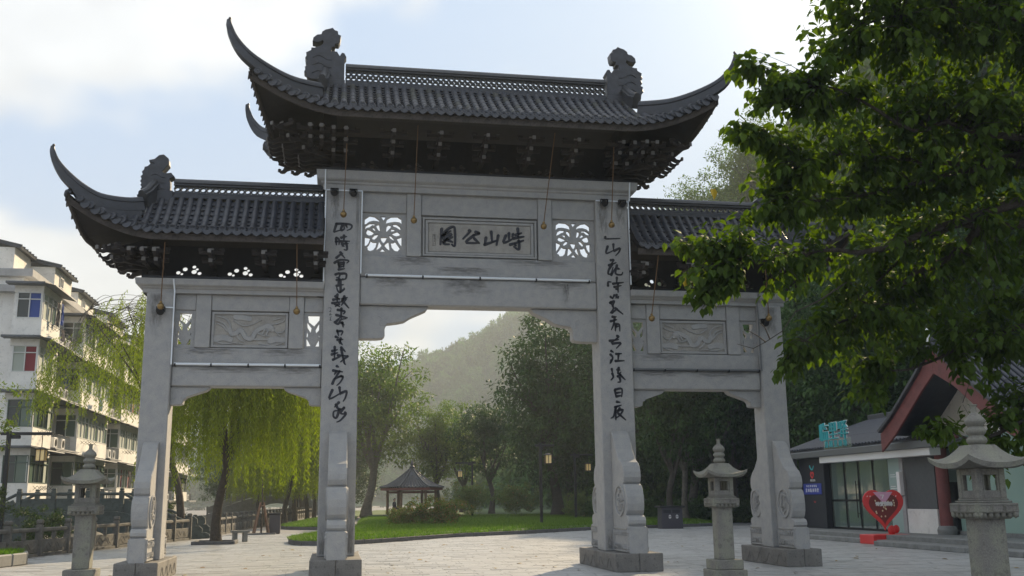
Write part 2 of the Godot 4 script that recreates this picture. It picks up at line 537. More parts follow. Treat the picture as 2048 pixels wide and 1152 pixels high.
func sky_image() -> Image:
	var w := 1024
	var h := 512
	var f := FastNoiseLite.new()
	f.seed = 4
	f.frequency = 0.85
	f.fractal_octaves = 6
	f.fractal_gain = 0.55
	var g := FastNoiseLite.new()
	g.seed = 9
	g.frequency = 0.36
	g.fractal_octaves = 3
	var s := sun_dir()
	var buf := PackedFloat32Array()
	buf.resize(w * h * 3)
	for y in h:
		var el := PI * 0.5 - PI * (y + 0.5) / h
		for x in w:
			var az := TAU * (x + 0.5) / w
			var d := Vector3(sin(az) * cos(el), sin(el), -cos(az) * cos(el))
			var up := maxf(d.y, 0.0)
			var ang := acos(clampf(d.dot(s), -1, 1))
			var base := Vector3(0.215, 0.33, 0.525).lerp(Vector3(0.47, 0.49, 0.50), pow(1.0 - up, 5.0))
			base = base.lerp(Vector3(0.37, 0.44, 0.52), exp(-ang * 1.7))
			var q := d / (up + 0.22)
			var cn := f.get_noise_3d(q.x * 1.3, 3.0, q.z * 1.3) * 0.65 + g.get_noise_3d(q.x, 7.0, q.z) * 0.75
			var cover := smoothstep(0.0, 0.20, cn + 0.01 + 0.10 * exp(-ang * 1.5))
			var cloud := Vector3(0.545, 0.555, 0.56) * (0.97 + 0.35 * f.get_noise_3d(q.x * 3.0, 20.0, q.z * 3.0))
			cloud = cloud + Vector3(0.20, 0.16, 0.10) * exp(-ang * 2.0)
			var cc := base.lerp(cloud, cover * (0.9 if el > 0.0 else 0.0) * smoothstep(0.0, 0.12, up) * 0.85)
			cc += Vector3(0.20, 0.17, 0.12) * exp(-ang * 4.0) + Vector3(1.2, 1.08, 0.84) * exp(-ang * 14.0)
			if el < 0.0:
				cc = Vector3(0.35, 0.35, 0.33)
			var i := (y * w + x) * 3
			buf[i] = cc.x; buf[i + 1] = cc.y; buf[i + 2] = cc.z
	return Image.create_from_data(w, h, false, Image.FORMAT_RGBF, buf.to_byte_array())

func _ready() -> void:
	rng.seed = 77
	# camera
	var cam := Camera3D.new()
	cam.name = "camera"
	var pitch := 0.2067
	var roll := -0.0117
	var yaw := 0.1756
	var f0 := Vector3(sin(yaw), 0, -cos(yaw))
	var r0 := Vector3(cos(yaw), 0, sin(yaw))
	var fwd := f0 * cos(pitch) + Vector3.UP * sin(pitch)
	var u0 := Vector3.UP * cos(pitch) - f0 * sin(pitch)
	var rt := r0 * cos(roll) + u0 * sin(roll)
	var upv := u0 * cos(roll) - r0 * sin(roll)
	cam.transform = Transform3D(Basis(rt, upv, -fwd), Vector3(-3.3704, 1.6, 23.5555))
	cam.fov = 32.02
	cam.near = 0.1
	cam.far = 3000.0
	add_child(cam)
	cam.current = true
	# sky
	var sky := Sky.new()
	var sm := PanoramaSkyMaterial.new()
	sm.panorama = ImageTexture.create_from_image(sky_image())
	sky.sky_material = sm
	var env := Environment.new()
	env.background_mode = Environment.BG_SKY
	env.sky = sky
	env.tonemap_mode = Environment.TONE_MAPPER_LINEAR
	env.tonemap_exposure = 1.88
	env.sdfgi_enabled = true
	env.ssao_enabled = true
	env.ssil_enabled = true
	env.fog_enabled = true
	env.fog_light_color = Color(0.92, 0.95, 0.95)
	env.fog_density = 0.00085
	var we := WorldEnvironment.new()
	we.name = "world_environment"
	we.environment = env
	add_child(we)
	# sun, behind the gate to the right
	var sun := DirectionalLight3D.new()
	sun.name = "sun"
	sun.light_energy = 1.6
	sun.light_color = Color(1.0, 0.90, 0.74)
	sun.light_angular_distance = 0.5
	sun.shadow_enabled = true
	sun.sky_mode = DirectionalLight3D.SKY_MODE_LIGHT_ONLY
	add_child(sun)
	sun.look_at_from_position(Vector3.ZERO, -sun_dir(), Vector3.UP)

	make_materials()
	build_ground()
	build_gate()
	build_gate_fittings()
	build_lanterns()
	build_canal_side()
	build_apartments()
	build_shop()
	build_park()
	build_trees()
	build_near_tree()
	build_small_things()

# ---------------------------------------------------------------- lettering (brush strokes, cm)
const COUPLET_LEFT := [
	"-16,798 -21,780 -19,779 -4,784;-16,798 -1,799 15,798 20,794 17,787 9,783;-2,797 -6,783 2,786 1,796;6,796 9,790",
	"-16,762 -15,747;-15,764 -9,760 -9,748;-16,755 -10,756;-4,765 8,768;2,770 2,757;-6,756 15,757;-2,750 12,751;7,755 10,737 3,736;0,746 3,744",
	"-5,729 0,726;-14,716 -4,724 5,716;-18,704 -6,711 14,710 10,704;-9,704 2,706;-8,699 4,702;-9,704 -7,694;3,705 3,694;-7,694 2,696;-8,688 5,690",
	"-15,676 -6,679 -7,670 -13,669;-4,678 9,678 8,666 0,666;-12,663 4,664;-7,666 -9,651;-12,649 3,652;-4,661 -3,635 -9,637 -12,646;-3,635 5,641 5,644",
	"-14,624 -5,616;-10,628 -10,609;-19,616 -4,619;-21,608 -2,611;-15,606 -4,600;-6,606 -14,600;6,624 0,611;2,618 13,622;9,618 0,603;2,614 17,597",
	"-8,592 8,589 5,583;0,595 0,571;-11,580 14,574;-10,566 -3,574;-14,563 -6,559 -1,569 11,572;1,562 7,557;3,562 5,552",
	"-8,543 -5,532;-7,542 4,542 1,533;-11,529 -5,527;-7,522 5,523;-2,518 4,511;0,525 -2,513",
	"-18,496 -7,499;-13,505 -13,479;-19,488 -6,492;-16,476 0,483;2,504 11,495;-5,486 14,485;2,500 9,471 12,465;16,484 1,471",
	"-7,461 -3,459;-15,451 6,448;-9,448 -12,442;-1,449 -11,433;-16,421 -10,433 7,438 2,425 -6,417;3,438 8,436",
	"-16,406 -22,386 5,401;0,412 2,396;5,400 16,404 14,390 9,381",
	"-1,378 -10,368;-7,373 0,362 11,366;1,363 -5,344 -12,347 -11,358 0,360;14,355 15,351 4,338 -4,334;11,366 4,354 14,352"]
const COUPLET_RIGHT := [
	"-18,788 -15,784 19,786",
	"-13,764 -17,747 2,755;2,770 2,755;4,754 18,761 16,752 7,742",
	"-6,730 2,731 -6,720;-11,717 7,724;-3,719 -12,705 -13,695 -6,697 -1,712;-6,693 5,710;9,717 5,697 19,694 23,700;12,709 16,708",
	"-15,666 -14,675 -7,675;-2,671 24,675;8,686 7,673;1,663 18,667;10,671 10,650;6,658 8,656",
	"-9,638 -4,633;0,642 -4,635;6,643 4,635;9,637 11,640;-11,623 0,628 -6,614;-9,625 -3,610 -12,598;-7,599 7,609;2,610 20,596",
	"-6,589 3,589;-11,578 4,582;-1,587 -4,570 -10,557;1,571 0,554;1,571 10,570 11,554;2,565 9,566",
	"-15,530 7,533;4,542 7,539 -12,525;-8,523 12,525 7,518 1,512",
	"-12,505 -7,502;-14,496 -9,489 -14,476;-13,482 -16,475;0,498 13,499;6,498 4,482;-2,481 19,482",
	"-12,461 -11,454;-11,450 -9,442 -15,435;2,460 8,459;5,464 3,450 10,454;2,444 10,448;8,448 20,436;7,440 8,431 2,430",
	"-6,410 -4,394;-5,412 11,414 10,395;-3,404 9,406;-2,396 9,398",
	"-2,383 5,382;-7,370 8,375;-5,370 -11,349 -18,344;-6,361 -6,340;4,367 -3,357;0,362 12,364 4,351 -7,344;1,355 18,340"]
const PLAQUE_TEXT := [
	"-93,22 -96,-16;-93,4 -79,22 -64,29 -61,16 -61,-18 -68,-15;-89,7 -72,18;-90,0 -71,12;-82,15 -89,3;-86,-4 -69,9;-89,-10 -78,1;-79,-4 -67,3;-78,-5 -67,-9;-83,-5 -88,-14 -75,-15",
	"-26,21 -24,19 -41,0;-10,18 -1,15 -6,13;-3,14 -17,9;-15,9 -34,-8 -18,-10 -3,-9;-13,1 -2,-10",
	"15,4 12,-14;12,-13 44,-1;28,19 30,-6;45,10 41,-13",
	"64,11 59,-7 83,5;72,17 72,1;82,15 80,9;89,14 102,19;94,29 95,6;83,5 108,10;75,-11 107,0;96,-1 97,-19 93,-22 84,-16;87,-10 89,-13"]
const SIGNATURE := "-29,596 -27,597;-25,597 -23,593;-27,588 -24,588 -25,591;-27,581 -21,580;-25,584 -26,578;-25,574 -22,576;-26,568 -22,567;-24,572 -24,567"
const SEAL_TEXT := "-112,6 -110,6;-111,6 -111,-1;-112,-2 -109,-1;-112,-6 -110,-6;-113,-11 -110,-9;-112,-14 -112,-17"
const FLOWER_HOLES := [
	"-39,42 -33,46 -22,44 -12,37 -8,30 -14,33 -25,34 -35,31 -42,25 -45,24 -45,37",
	"-9,45 5,45 2,40 -1,35 -4,41",
	"5,28 8,39 17,45 33,46 37,43 42,40 43,27 38,32 27,33 15,31",
	"-44,12 -42,21 -33,27 -22,27 -22,22 -27,23 -34,17 -40,16",
	"-29,16 -23,17 -17,8 -23,10",
	"-17,24 -11,25 -8,8 -13,11 -17,18",
	"6,7 7,20 11,25 17,24 17,19 12,13",
	"21,27 31,27 39,21 42,12 36,15 30,19 23,21",
	"17,9 19,15 25,15 27,12 22,9",
	"-41,4 -38,12 -33,11 -22,4 -28,-2 -35,-3 -40,0",
	"18,3 33,9 39,4 37,-1 30,-3 24,-1",
	"-27,-8 -21,-1 -12,1 -16,-7 -22,-13 -26,-12",
	"12,-1 18,-2 25,-10 24,-13 16,-9",
	"-44,-7 -32,-9 -35,-21 -39,-27 -44,-29",
	"-7,-7 8,-6 5,-14 0,-21 -5,-15",
	"31,-9 43,-4 43,-28 37,-20",
	"-30,-16 -25,-19 -16,-19 -19,-31 -24,-38 -31,-41 -37,-39 -37,-33 -42,-35 -34,-26",
	"-10,-16 -4,-26 -8,-32 -17,-39 -13,-28",
	"2,-27 7,-20 12,-17 14,-30 15,-39 8,-34",
	"17,-19 23,-19 28,-16 35,-26 41,-34 37,-35 34,-40 27,-39 20,-32",
	"-2,-34 6,-41 -9,-42"]
const LEAF_HOLES := [
	"-13,36 14,36 13,25 2,11 -10,20",
	"-14,20 -4,7 -6,-4 -13,7",
	"13,18 13,2 7,-5 5,3",
	"-14,-3 -12,-8 -13,-15 -15,-14",
	"14,-8 14,-14 12,-14",
	"-15,-18 -12,-22 -5,-35 -14,-36",
	"13,-21 14,-36 5,-36"]
const BEAST := "-35,6 -45,20 -48,31 -43,40 -44,55 -46,68 -41,79 -36,82 -28,89 -12,95 -6,103 -8,109 -15,105 -22,103 -33,105 -31,116 -22,124 -12,126 -10,133 -2,139 8,142 20,139 29,128 35,118 34,110 22,102 14,92 13,82 27,82 34,71 39,80 45,79 50,69 46,63 46,8 12,4"
const SMALL_BEAST := "-38,-3 -42,34 -38,57 -30,66 -15,73 -27,76 -28,81 -16,84 -6,94 4,96 15,87 17,72 3,53 10,50 23,52 31,43 21,37 22,9 -11,-1"
const DRAGON_BODY := "-45,1 -40,-8 -30,-7 -21,1 -14,-8 -8,-17 5,-19 14,-2 28,6 43,11 50,3"
const DRAGON_LIMBS := "-44,1 -45,15 -56,27 -73,32;-49,3 -58,15 -74,22;-50,-2 -60,9 -74,16;-30,-7 -24,-19 -14,-26;15,-4 29,-10 42,-12;5,-19 19,-21 42,-21;43,11 53,16;38,2 52,-1;28,6 36,15;33,2 28,-8;40,-2 36,-11"
const DRAGON_CLOUDS := "-30,31 -17,30 -3,27;-74,-21 -59,-18 -43,-22;48,-23 60,-20 75,-21"
const DRAGON_LINES := "-36,23 -21,13 -8,11 8,16 25,25;-75,-26 -54,-32 -34,-29 -14,-31;21,-30 39,-33 59,-33 76,-26;51,25 71,31;58,16 73,22 77,26;62,-4 72,-3 77,3;54,3 68,-13"
const GLYPH_LIN := "12,90 12,10;28,95 28,5;55,98 42,70;50,85 95,85;65,75 75,65;45,50 92,50;45,50 45,8;92,50 92,8;45,8 92,8;68,50 68,8"
const GLYPH_LI := "20,92 20,50;20,92 80,92;80,92 80,50;20,71 80,71;20,50 80,50;50,92 50,8;15,30 85,30;5,8 95,8"
const GLYPH_YI := "8,88 38,88;38,88 32,55;10,88 14,55;10,55 42,55;42,55 38,10;38,10 30,15;5,28 32,32;52,90 88,90;88,90 55,58;55,85 92,58;50,45 95,45;73,58 73,0;45,25 98,25"
const GLYPH_BO := "10,60 30,60;20,90 20,10;40,80 95,80;68,95 68,45;45,65 90,65;45,65 45,45;90,65 90,45;45,45 90,45;35,32 98,32;78,32 78,8;78,8 68,12;52,22 58,14"
const GLYPH_AI := "20,92 80,96;25,82 30,74;50,82 50,74;78,84 70,74;8,68 8,58;8,68 92,68;92,68 88,58;20,52 80,52;45,64 35,30 12,5;35,36 72,36;72,36 30,3;40,28 90,3"
const GLYPH_XIANG := "10,92 30,92;12,92 22,66;30,92 26,50 18,52;10,60 10,8;38,86 70,86;54,98 54,8;36,62 74,62;54,60 34,26;56,58 76,28;82,92 82,20;92,96 92,6"
const GLYPH_GANG := "10,88 18,78;6,62 14,54;6,10 20,40;30,80 92,80;30,58 96,58;48,94 48,58;74,94 74,58;44,58 28,36;78,58 96,36;44,40 76,40;44,40 44,10;76,40 76,26;44,26 76,26;44,10 90,10;90,10 90,20"

# ---------------------------------------------------------------- the archway
const AX := 3.276
const BX := 7.302
var gate: Node3D

func pts2(s: String, unit := 0.01) -> PackedVector2Array:
	var o := PackedVector2Array()
	for q in s.strip_edges().split(" ", false):
		var ab := q.split(",")
		o.append(Vector2(float(ab[0]), float(ab[1])) * unit)
	return o

func mirror2(p: PackedVector2Array) -> PackedVector2Array:
	var o := PackedVector2Array()
	for i in range(p.size() - 1, -1, -1):
		o.append(Vector2(-p[i].x, p[i].y))
	return o

func mirror_strokes(s: String) -> String:
	var o := []
	for one in s.split(";"):
		var l := []
		for q in one.strip_edges().split(" ", false):
			var ab := q.split(",")
			l.append("%s,%s" % [-float(ab[0]), ab[1]])
		o.append(" ".join(l))
	return ";".join(o)

func pierced_plate(called: String, parent: Node3D, centre: Vector3, size: Vector3, holes: Array, m: Material) -> void:
	# a plate cut in upright strips through every opening, so that no strip holds a closed hole
	var b := MB.new()
	var hx := size.x * 0.5
	var hy := size.y * 0.5
	var hz := size.z * 0.5
	var cuts := [-hx, hx]
	for h: PackedVector2Array in holes:
		var c := 0.0
		for q in h:
			c += q.x
		cuts.append(c / h.size())
	cuts.sort()
	for i in cuts.size() - 1:
		if cuts[i + 1] - cuts[i] < 1e-5:
			continue
		var pieces: Array = [PackedVector2Array([Vector2(cuts[i], -hy), Vector2(cuts[i + 1], -hy), Vector2(cuts[i + 1], hy), Vector2(cuts[i], hy)])]
		for h: PackedVector2Array in holes:
			var next := []
			for q: PackedVector2Array in pieces:
				next.append_array(Geometry2D.clip_polygons(q, h))
			pieces = next
		for q: PackedVector2Array in pieces:
			var ix := Geometry2D.triangulate_polygon(q)
			for k in range(0, ix.size(), 3):
				for s in [1.0, -1.0]:
					b.to(Vector3(q[ix[k]].x, q[ix[k]].y, hz * s), Vector3(q[ix[k + 1]].x, q[ix[k + 1]].y, hz * s), Vector3(q[ix[k + 2]].x, q[ix[k + 2]].y, hz * s), Vector3(0, 0, s))
	for h: PackedVector2Array in holes:
		var c := Vector2.ZERO
		for q in h:
			c += q
		c /= h.size()
		for k in h.size():
			var p := h[k]
			var q := h[(k + 1) % h.size()]
			var o := c - (p + q) * 0.5
			b.qo(Vector3(p.x, p.y, -hz), Vector3(q.x, q.y, -hz), Vector3(q.x, q.y, hz), Vector3(p.x, p.y, hz), Vector3(o.x, o.y, 0))
	for s in [1.0, -1.0]:
		b.qo(Vector3(-hx, hy * s, -hz), Vector3(hx, hy * s, -hz), Vector3(hx, hy * s, hz), Vector3(-hx, hy * s, hz), Vector3(0, s, 0))
		b.qo(Vector3(hx * s, -hy, -hz), Vector3(hx * s, hy, -hz), Vector3(hx * s, hy, hz), Vector3(hx * s, -hy, hz), Vector3(s, 0, 0))
	part(called, b, m, parent).position = centre

func slab(called: String, parent: Node3D, lo: Vector3, hi: Vector3, m: Material, bev := 0.012) -> void:
	var b := MB.new()
	b.box(lo, hi, bev)
	part(called, b, m, parent)

func build_gate() -> void:
	gate = thing("memorial_archway", "tall four pillared grey stone archway with dark tiled roofs and carved black calligraphy", "archway")
	var st: Material = M["stone"]
	for s in [-1.0, 1.0]:
		gate_pillar(s * AX, 0.41, 0.36, 8.83, 0.542, 1.684, s, true)
		gate_pillar(s * BX, 0.304, 0.311, 6.25, 0.436, 1.324, s, false)
	# ---- middle bay
	for s in [-1.0, 1.0]:
		slab("frieze_stone", gate, Vector3(minf(s * 1.782, s * 2.866), 8.338, -0.2), Vector3(maxf(s * 1.782, s * 2.866), 8.828, 0.225), st)
		slab("short_post", gate, Vector3(minf(s * 1.432, s * 1.778), 7.274, -0.22), Vector3(maxf(s * 1.432, s * 1.778), 8.828, 0.262), st)
		var holes := []
		for h in FLOWER_HOLES:
			var q := pts2(h)
			holes.append(q if s < 0 else mirror2(q))
		pierced_plate("pierced_panel", gate, Vector3(s * 2.322, 7.806, 0.12), Vector3(1.084, 1.06, 0.09), holes, st)
	slab("frieze_stone", gate, Vector3(-1.428, 8.312, -0.2), Vector3(1.428, 8.828, 0.225), st)
	slab("upper_beam", gate, Vector3(-2.866, 6.762, -0.22), Vector3(2.866, 7.270, 0.235), st, 0.02)
	slab("lower_beam", gate, Vector3(-2.866, 6.08, -0.26), Vector3(2.866, 6.742, 0.275), st, 0.03)
	slab("beam_joint", gate, Vector3(-2.866, 6.738, -0.2), Vector3(2.866, 6.766, 0.2), M["stone_base"], 0.0)
	# the name plaque: backing, two mouldings, pebbled field, letters
	slab("plaque_back", gate, Vector3(-1.428, 7.274, -0.2), Vector3(1.428, 8.308, 0.15), st)
	var fr := MB.new()
	frame_rect(fr, -1.40, 1.40, 7.30, 8.27, 0.06, 0.15, 0.225)
	frame_rect(fr, -1.335, 1.335, 7.345, 8.215, 0.085, 0.15, 0.205)
	var plaque := part("plaque_frame", fr, st, gate)
	slab("plaque_field", gate, Vector3(-1.25, 7.43, 0.15), Vector3(1.25, 8.13, 0.172), M["stone_panel"], 0.004)
	for k in PLAQUE_TEXT.size():
		var b := MB.new()
		b.strokes(PLAQUE_TEXT[k], 0.040, 0.02, Transform3D(Basis(), Vector3(0, 7.77, 0.172)), 0.01, 0.6)
		part("plaque_character", b, M["ink"], gate)
	var seal := MB.new()
	frame_rect(seal, -1.155, -1.075, 7.575, 7.855, 0.008, 0.17, 0.182)
	part("seal_frame", seal, M["stone_base"], gate)
	var sl := MB.new()
	sl.strokes(SEAL_TEXT, 0.006, 0.006, Transform3D(Basis(), Vector3(0, 7.77, 0.172)))
	part("seal_inscription", sl, M["ink"], gate, "stuff")
	var qc := PackedVector2Array([Vector2(0, 6.07), Vector2(1.628, 6.07), Vector2(1.57, 5.985), Vector2(1.464, 5.934), Vector2(1.22, 5.825), Vector2(1.057, 5.718), Vector2(0.894, 5.681), Vector2(0.65, 5.648), Vector2(0.6, 5.544), Vector2(0.603, 5.358), Vector2(0.556, 5.31), Vector2(0.414, 5.29), Vector2(0, 5.288)])
	var qs := PackedVector2Array([Vector2(0, 4.135), Vector2(0.854, 4.135), Vector2(0.82, 4.09), Vector2(0.764, 4.047), Vector2(0.52, 3.965), Vector2(0.338, 3.9), Vector2(0.28, 3.835), Vector2(0.269, 3.755), Vector2(0.2, 3.73), Vector2(0, 3.728)])
	for s in [-1.0, 1.0]:
		bracket_stone(qc, s * 2.866, -s, 0.17, "0,-22 -13,-22 -9,-8 -16,-2", Vector2(0.62, 5.85))
		bracket_stone(qs, s * 6.998, -s, 0.14, "0,-10 -9,-10 -7,-3", Vector2(0.33, 3.98))
		bracket_stone(qs, s * 3.686, s, 0.14, "0,-10 -9,-10 -7,-3", Vector2(0.33, 3.98))
	cornice(-3.93, 3.93, 8.83, 9.28, 0.5, true, true)
	# ---- side bays
	for s in [-1.0, 1.0]:
		for r in [[3.69, 4.122], [4.462, 6.2], [6.54, 6.996]]:
			slab("frieze_stone", gate, Vector3(minf(s * r[0], s * r[1]), 5.885, -0.16), Vector3(maxf(s * r[0], s * r[1]), 6.248, 0.175), st)
		for r in [[4.126, 4.458], [6.204, 6.536]]:
			slab("short_post", gate, Vector3(minf(s * r[0], s * r[1]), 5.022, -0.18), Vector3(maxf(s * r[0], s * r[1]), 6.248, 0.205), st)
		for r in [[3.906, 0.432], [6.768, 0.456]]:
			var holes := []
			for h in LEAF_HOLES:
				holes.append(pts2(h))
			pierced_plate("pierced_panel", gate, Vector3(s * r[0], 5.452, 0.09), Vector3(r[1], 0.86, 0.09), holes, st)
		slab("upper_beam", gate, Vector3(minf(s * 3.686, s * 6.998), 4.615, -0.18), Vector3(maxf(s * 3.686, s * 6.998), 5.018, 0.185), st, 0.02)
		slab("lower_beam", gate, Vector3(minf(s * 3.686, s * 6.998), 4.14, -0.2), Vector3(maxf(s * 3.686, s * 6.998), 4.595, 0.215), st, 0.03)
		slab("beam_joint", gate, Vector3(minf(s * 3.686, s * 6.998), 4.59, -0.15), Vector3(maxf(s * 3.686, s * 6.998), 4.62, 0.15), M["stone_base"], 0.0)
		slab("relief_back", gate, Vector3(s * 5.332 - 0.868, 5.022, -0.15), Vector3(s * 5.332 + 0.868, 5.88, 0.11), M["stone_panel"])
		var f := MB.new()
		frame_rect(f, s * 5.332 - 0.862, s * 5.332 + 0.862, 5.03, 5.87, 0.075, 0.11, 0.15)
		part("relief_frame", f, st, gate)
		var t := Transform3D(Basis(), Vector3(s * 5.335, 5.44, 0.11))
		var dg := MB.new()
		dg.strokes(DRAGON_BODY if s < 0 else mirror_strokes(DRAGON_BODY), 0.058, 0.035, t, 0.01, 1.0)
		dg.strokes(DRAGON_LIMBS if s < 0 else mirror_strokes(DRAGON_LIMBS), 0.026, 0.03, t, 0.01, 0.5)
		dg.ball(Vector3(s * 5.335 - s * 0.46, 5.50, 0.12), Vector3(0.10, 0.075, 0.04), 8)
		part("dragon_carving", dg, st, gate)
		var cg := MB.new()
		cg.strokes(DRAGON_CLOUDS if s < 0 else mirror_strokes(DRAGON_CLOUDS), 0.085, 0.022, t, 0.01, 0.8)
		cg.strokes(DRAGON_LINES if s < 0 else mirror_strokes(DRAGON_LINES), 0.017, 0.03, t, 0.01, 0.6)
		part("cloud_carving", cg, st, gate)
		if s < 0:
			cornice(-7.86, -3.69, 6.25, 6.56, 0.45, true, false)
		else:
			cornice(3.69, 7.86, 6.25, 6.56, 0.45, false, true)
	build_roof({"called": "main_roof", "hips": [-1, 1], "xi": 0.0, "xe": 5.41, "xs": 3.3, "xv": 3.82, "zv": 0.97, "z0": 1.98, "z1": 2.4, "yE": 10.30, "lift": 0.62, "yR": 11.62, "sp": 0.2085, "single": true, "inset": 0.36,
		"hip": [Vector3(3.897, 11.19, 1.04), Vector3(4.38, 11.09, 1.48), Vector3(4.72, 11.09, 1.78), Vector3(5.11, 11.17, 2.12), Vector3(5.43, 11.31, 2.38), Vector3(5.67, 11.57, 2.48), Vector3(5.79, 11.82, 2.5), Vector3(5.84, 12.0, 2.48)],
		"fall": [Vector3(3.80, 12.02, 0.08), Vector3(3.81, 11.80, 0.38), Vector3(3.83, 11.56, 0.7), Vector3(3.86, 11.41, 0.99)],
		"wall_y": 9.28, "wall_x": 3.5, "wall_xi": -3.5})
	for s in [-1, 1]:
		build_roof({"called": "side_roof", "hips": [s], "xi": 3.70, "xe": 9.22, "xs": 7.3, "xv": 7.7, "zv": 0.66, "z0": 1.12, "z1": 1.42, "yE": 7.53, "lift": 0.72, "yR": 8.60, "sp": 0.213, "single": false, "inset": 0.3,
			"hip": [Vector3(7.78, 8.36, 0.66), Vector3(8.10, 8.28, 0.85), Vector3(8.56, 8.28, 1.10), Vector3(8.88, 8.42, 1.28), Vector3(9.17, 8.65, 1.42), Vector3(9.37, 8.88, 1.5), Vector3(9.47, 9.09, 1.52), Vector3(9.51, 9.23, 1.51)],
			"fall": [Vector3(7.60, 9.0, 0.04), Vector3(7.66, 8.84, 0.24), Vector3(7.73, 8.63, 0.46), Vector3(7.80, 8.48, 0.70)],
			"wall_y": 6.56, "wall_x": 7.4, "wall_xi": 3.7})
	build_brackets()
	weather_stains()

func weather_stains() -> void:
	# grime below ledges and along joints, where water has run: [x0, x1, top, bottom, z]
	var list := [[-1.0, 0.35, 6.76, 6.30, 0.279], [-1.2, 0.4, 7.05, 6.80, 0.239], [-2.6, -1.6, 6.74, 6.45, 0.279], [1.2, 2.7, 6.74, 6.5, 0.279], [-2.2, -1.0, 7.26, 7.0, 0.239], [0.4, 2.4, 7.26, 7.08, 0.239], [2.0, 2.2, 6.7, 6.1, 0.279],
		[-6.9, -5.5, 5.01, 4.82, 0.189], [-5.2, -3.9, 5.01, 4.8, 0.189], [-6.8, -4.6, 4.59, 4.4, 0.219], [-4.8, -3.75, 4.59, 4.38, 0.219], [3.8, 5.3, 5.01, 4.8, 0.189], [5.1, 6.9, 4.59, 4.4, 0.219], [3.75, 5.0, 4.59, 4.42, 0.219], [-3.62, -3.34, 8.82, 7.9, 0.364], [-3.0, -2.9, 8.82, 6.9, 0.364], [2.9, 3.2, 8.82, 7.7, 0.364], [3.35, 3.65, 8.82, 8.0, 0.364], [-7.55, -7.2, 6.24, 5.2, 0.315], [7.1, 7.5, 6.24, 5.3, 0.315], [-3.06, -2.88, 0.42, 1.75, 0.364], [-3.66, -3.5, 0.42, 1.1, 0.364], [3.5, 3.66, 0.42, 1.2, 0.364], [2.9, 3.06, 0.42, 0.9, 0.364], [-7.58, -7.45, 0.42, 1.0, 0.315]]
	for q in list:
		var b := MB.new()
		b.use_uv = true
		b.quad_uv(Vector3(q[0], q[3], q[4]), Vector3(q[1], q[3], q[4]), Vector3(q[1], q[2], q[4]), Vector3(q[0], q[2], q[4]))
		part("weather_stain", b, M["stain_%d" % (int(absf(q[0]) * 10.0) % 2)], gate, "stuff")

func frame_rect(b: MB, x0: float, x1: float, y0: float, y1: float, w: float, z0: float, z1: float) -> void:
	var o := [Vector3(x0, y0, z0), Vector3(x1, y0, z0), Vector3(x1, y1, z0), Vector3(x0, y1, z0)]
	var p := [Vector3(x0 + w * 0.2, y0 + w * 0.2, z1), Vector3(x1 - w * 0.2, y0 + w * 0.2, z1), Vector3(x1 - w * 0.2, y1 - w * 0.2, z1), Vector3(x0 + w * 0.2, y1 - w * 0.2, z1)]
	var q := [Vector3(x0 + w * 0.8, y0 + w * 0.8, z1), Vector3(x1 - w * 0.8, y0 + w * 0.8, z1), Vector3(x1 - w * 0.8, y1 - w * 0.8, z1), Vector3(x0 + w * 0.8, y1 - w * 0.8, z1)]
	var r := [Vector3(x0 + w, y0 + w, z0), Vector3(x1 - w, y0 + w, z0), Vector3(x1 - w, y1 - w, z0), Vector3(x0 + w, y1 - w, z0)]
	var F := Vector3(0, 0, 1)
	for i in 4:
		var j := (i + 1) % 4
		b.qo(o[i], o[j], p[j], p[i], F)
		b.qo(p[i], p[j], q[j], q[i], F)
		b.qo(q[i], q[j], r[j], r[i], F)

func bracket_stone(poly: PackedVector2Array, x: float, dir: float, half: float, line: String, lp: Vector2) -> void:
	var b := MB.new()
	var t := Transform3D(Basis(Vector3(dir, 0, 0), Vector3.UP, Vector3(0, 0, dir)), Vector3(x, 0, 0))
	b.extrude(poly, -half, half, t, 0.012)
	var ls := line if dir > 0 else mirror_strokes(line)
	b.strokes(ls, 0.012, 0.008, Transform3D(Basis(), Vector3(x + dir * lp.x, lp.y, half)), 0.01, 1.0)
	part("beam_bracket", b, M["stone"], gate)

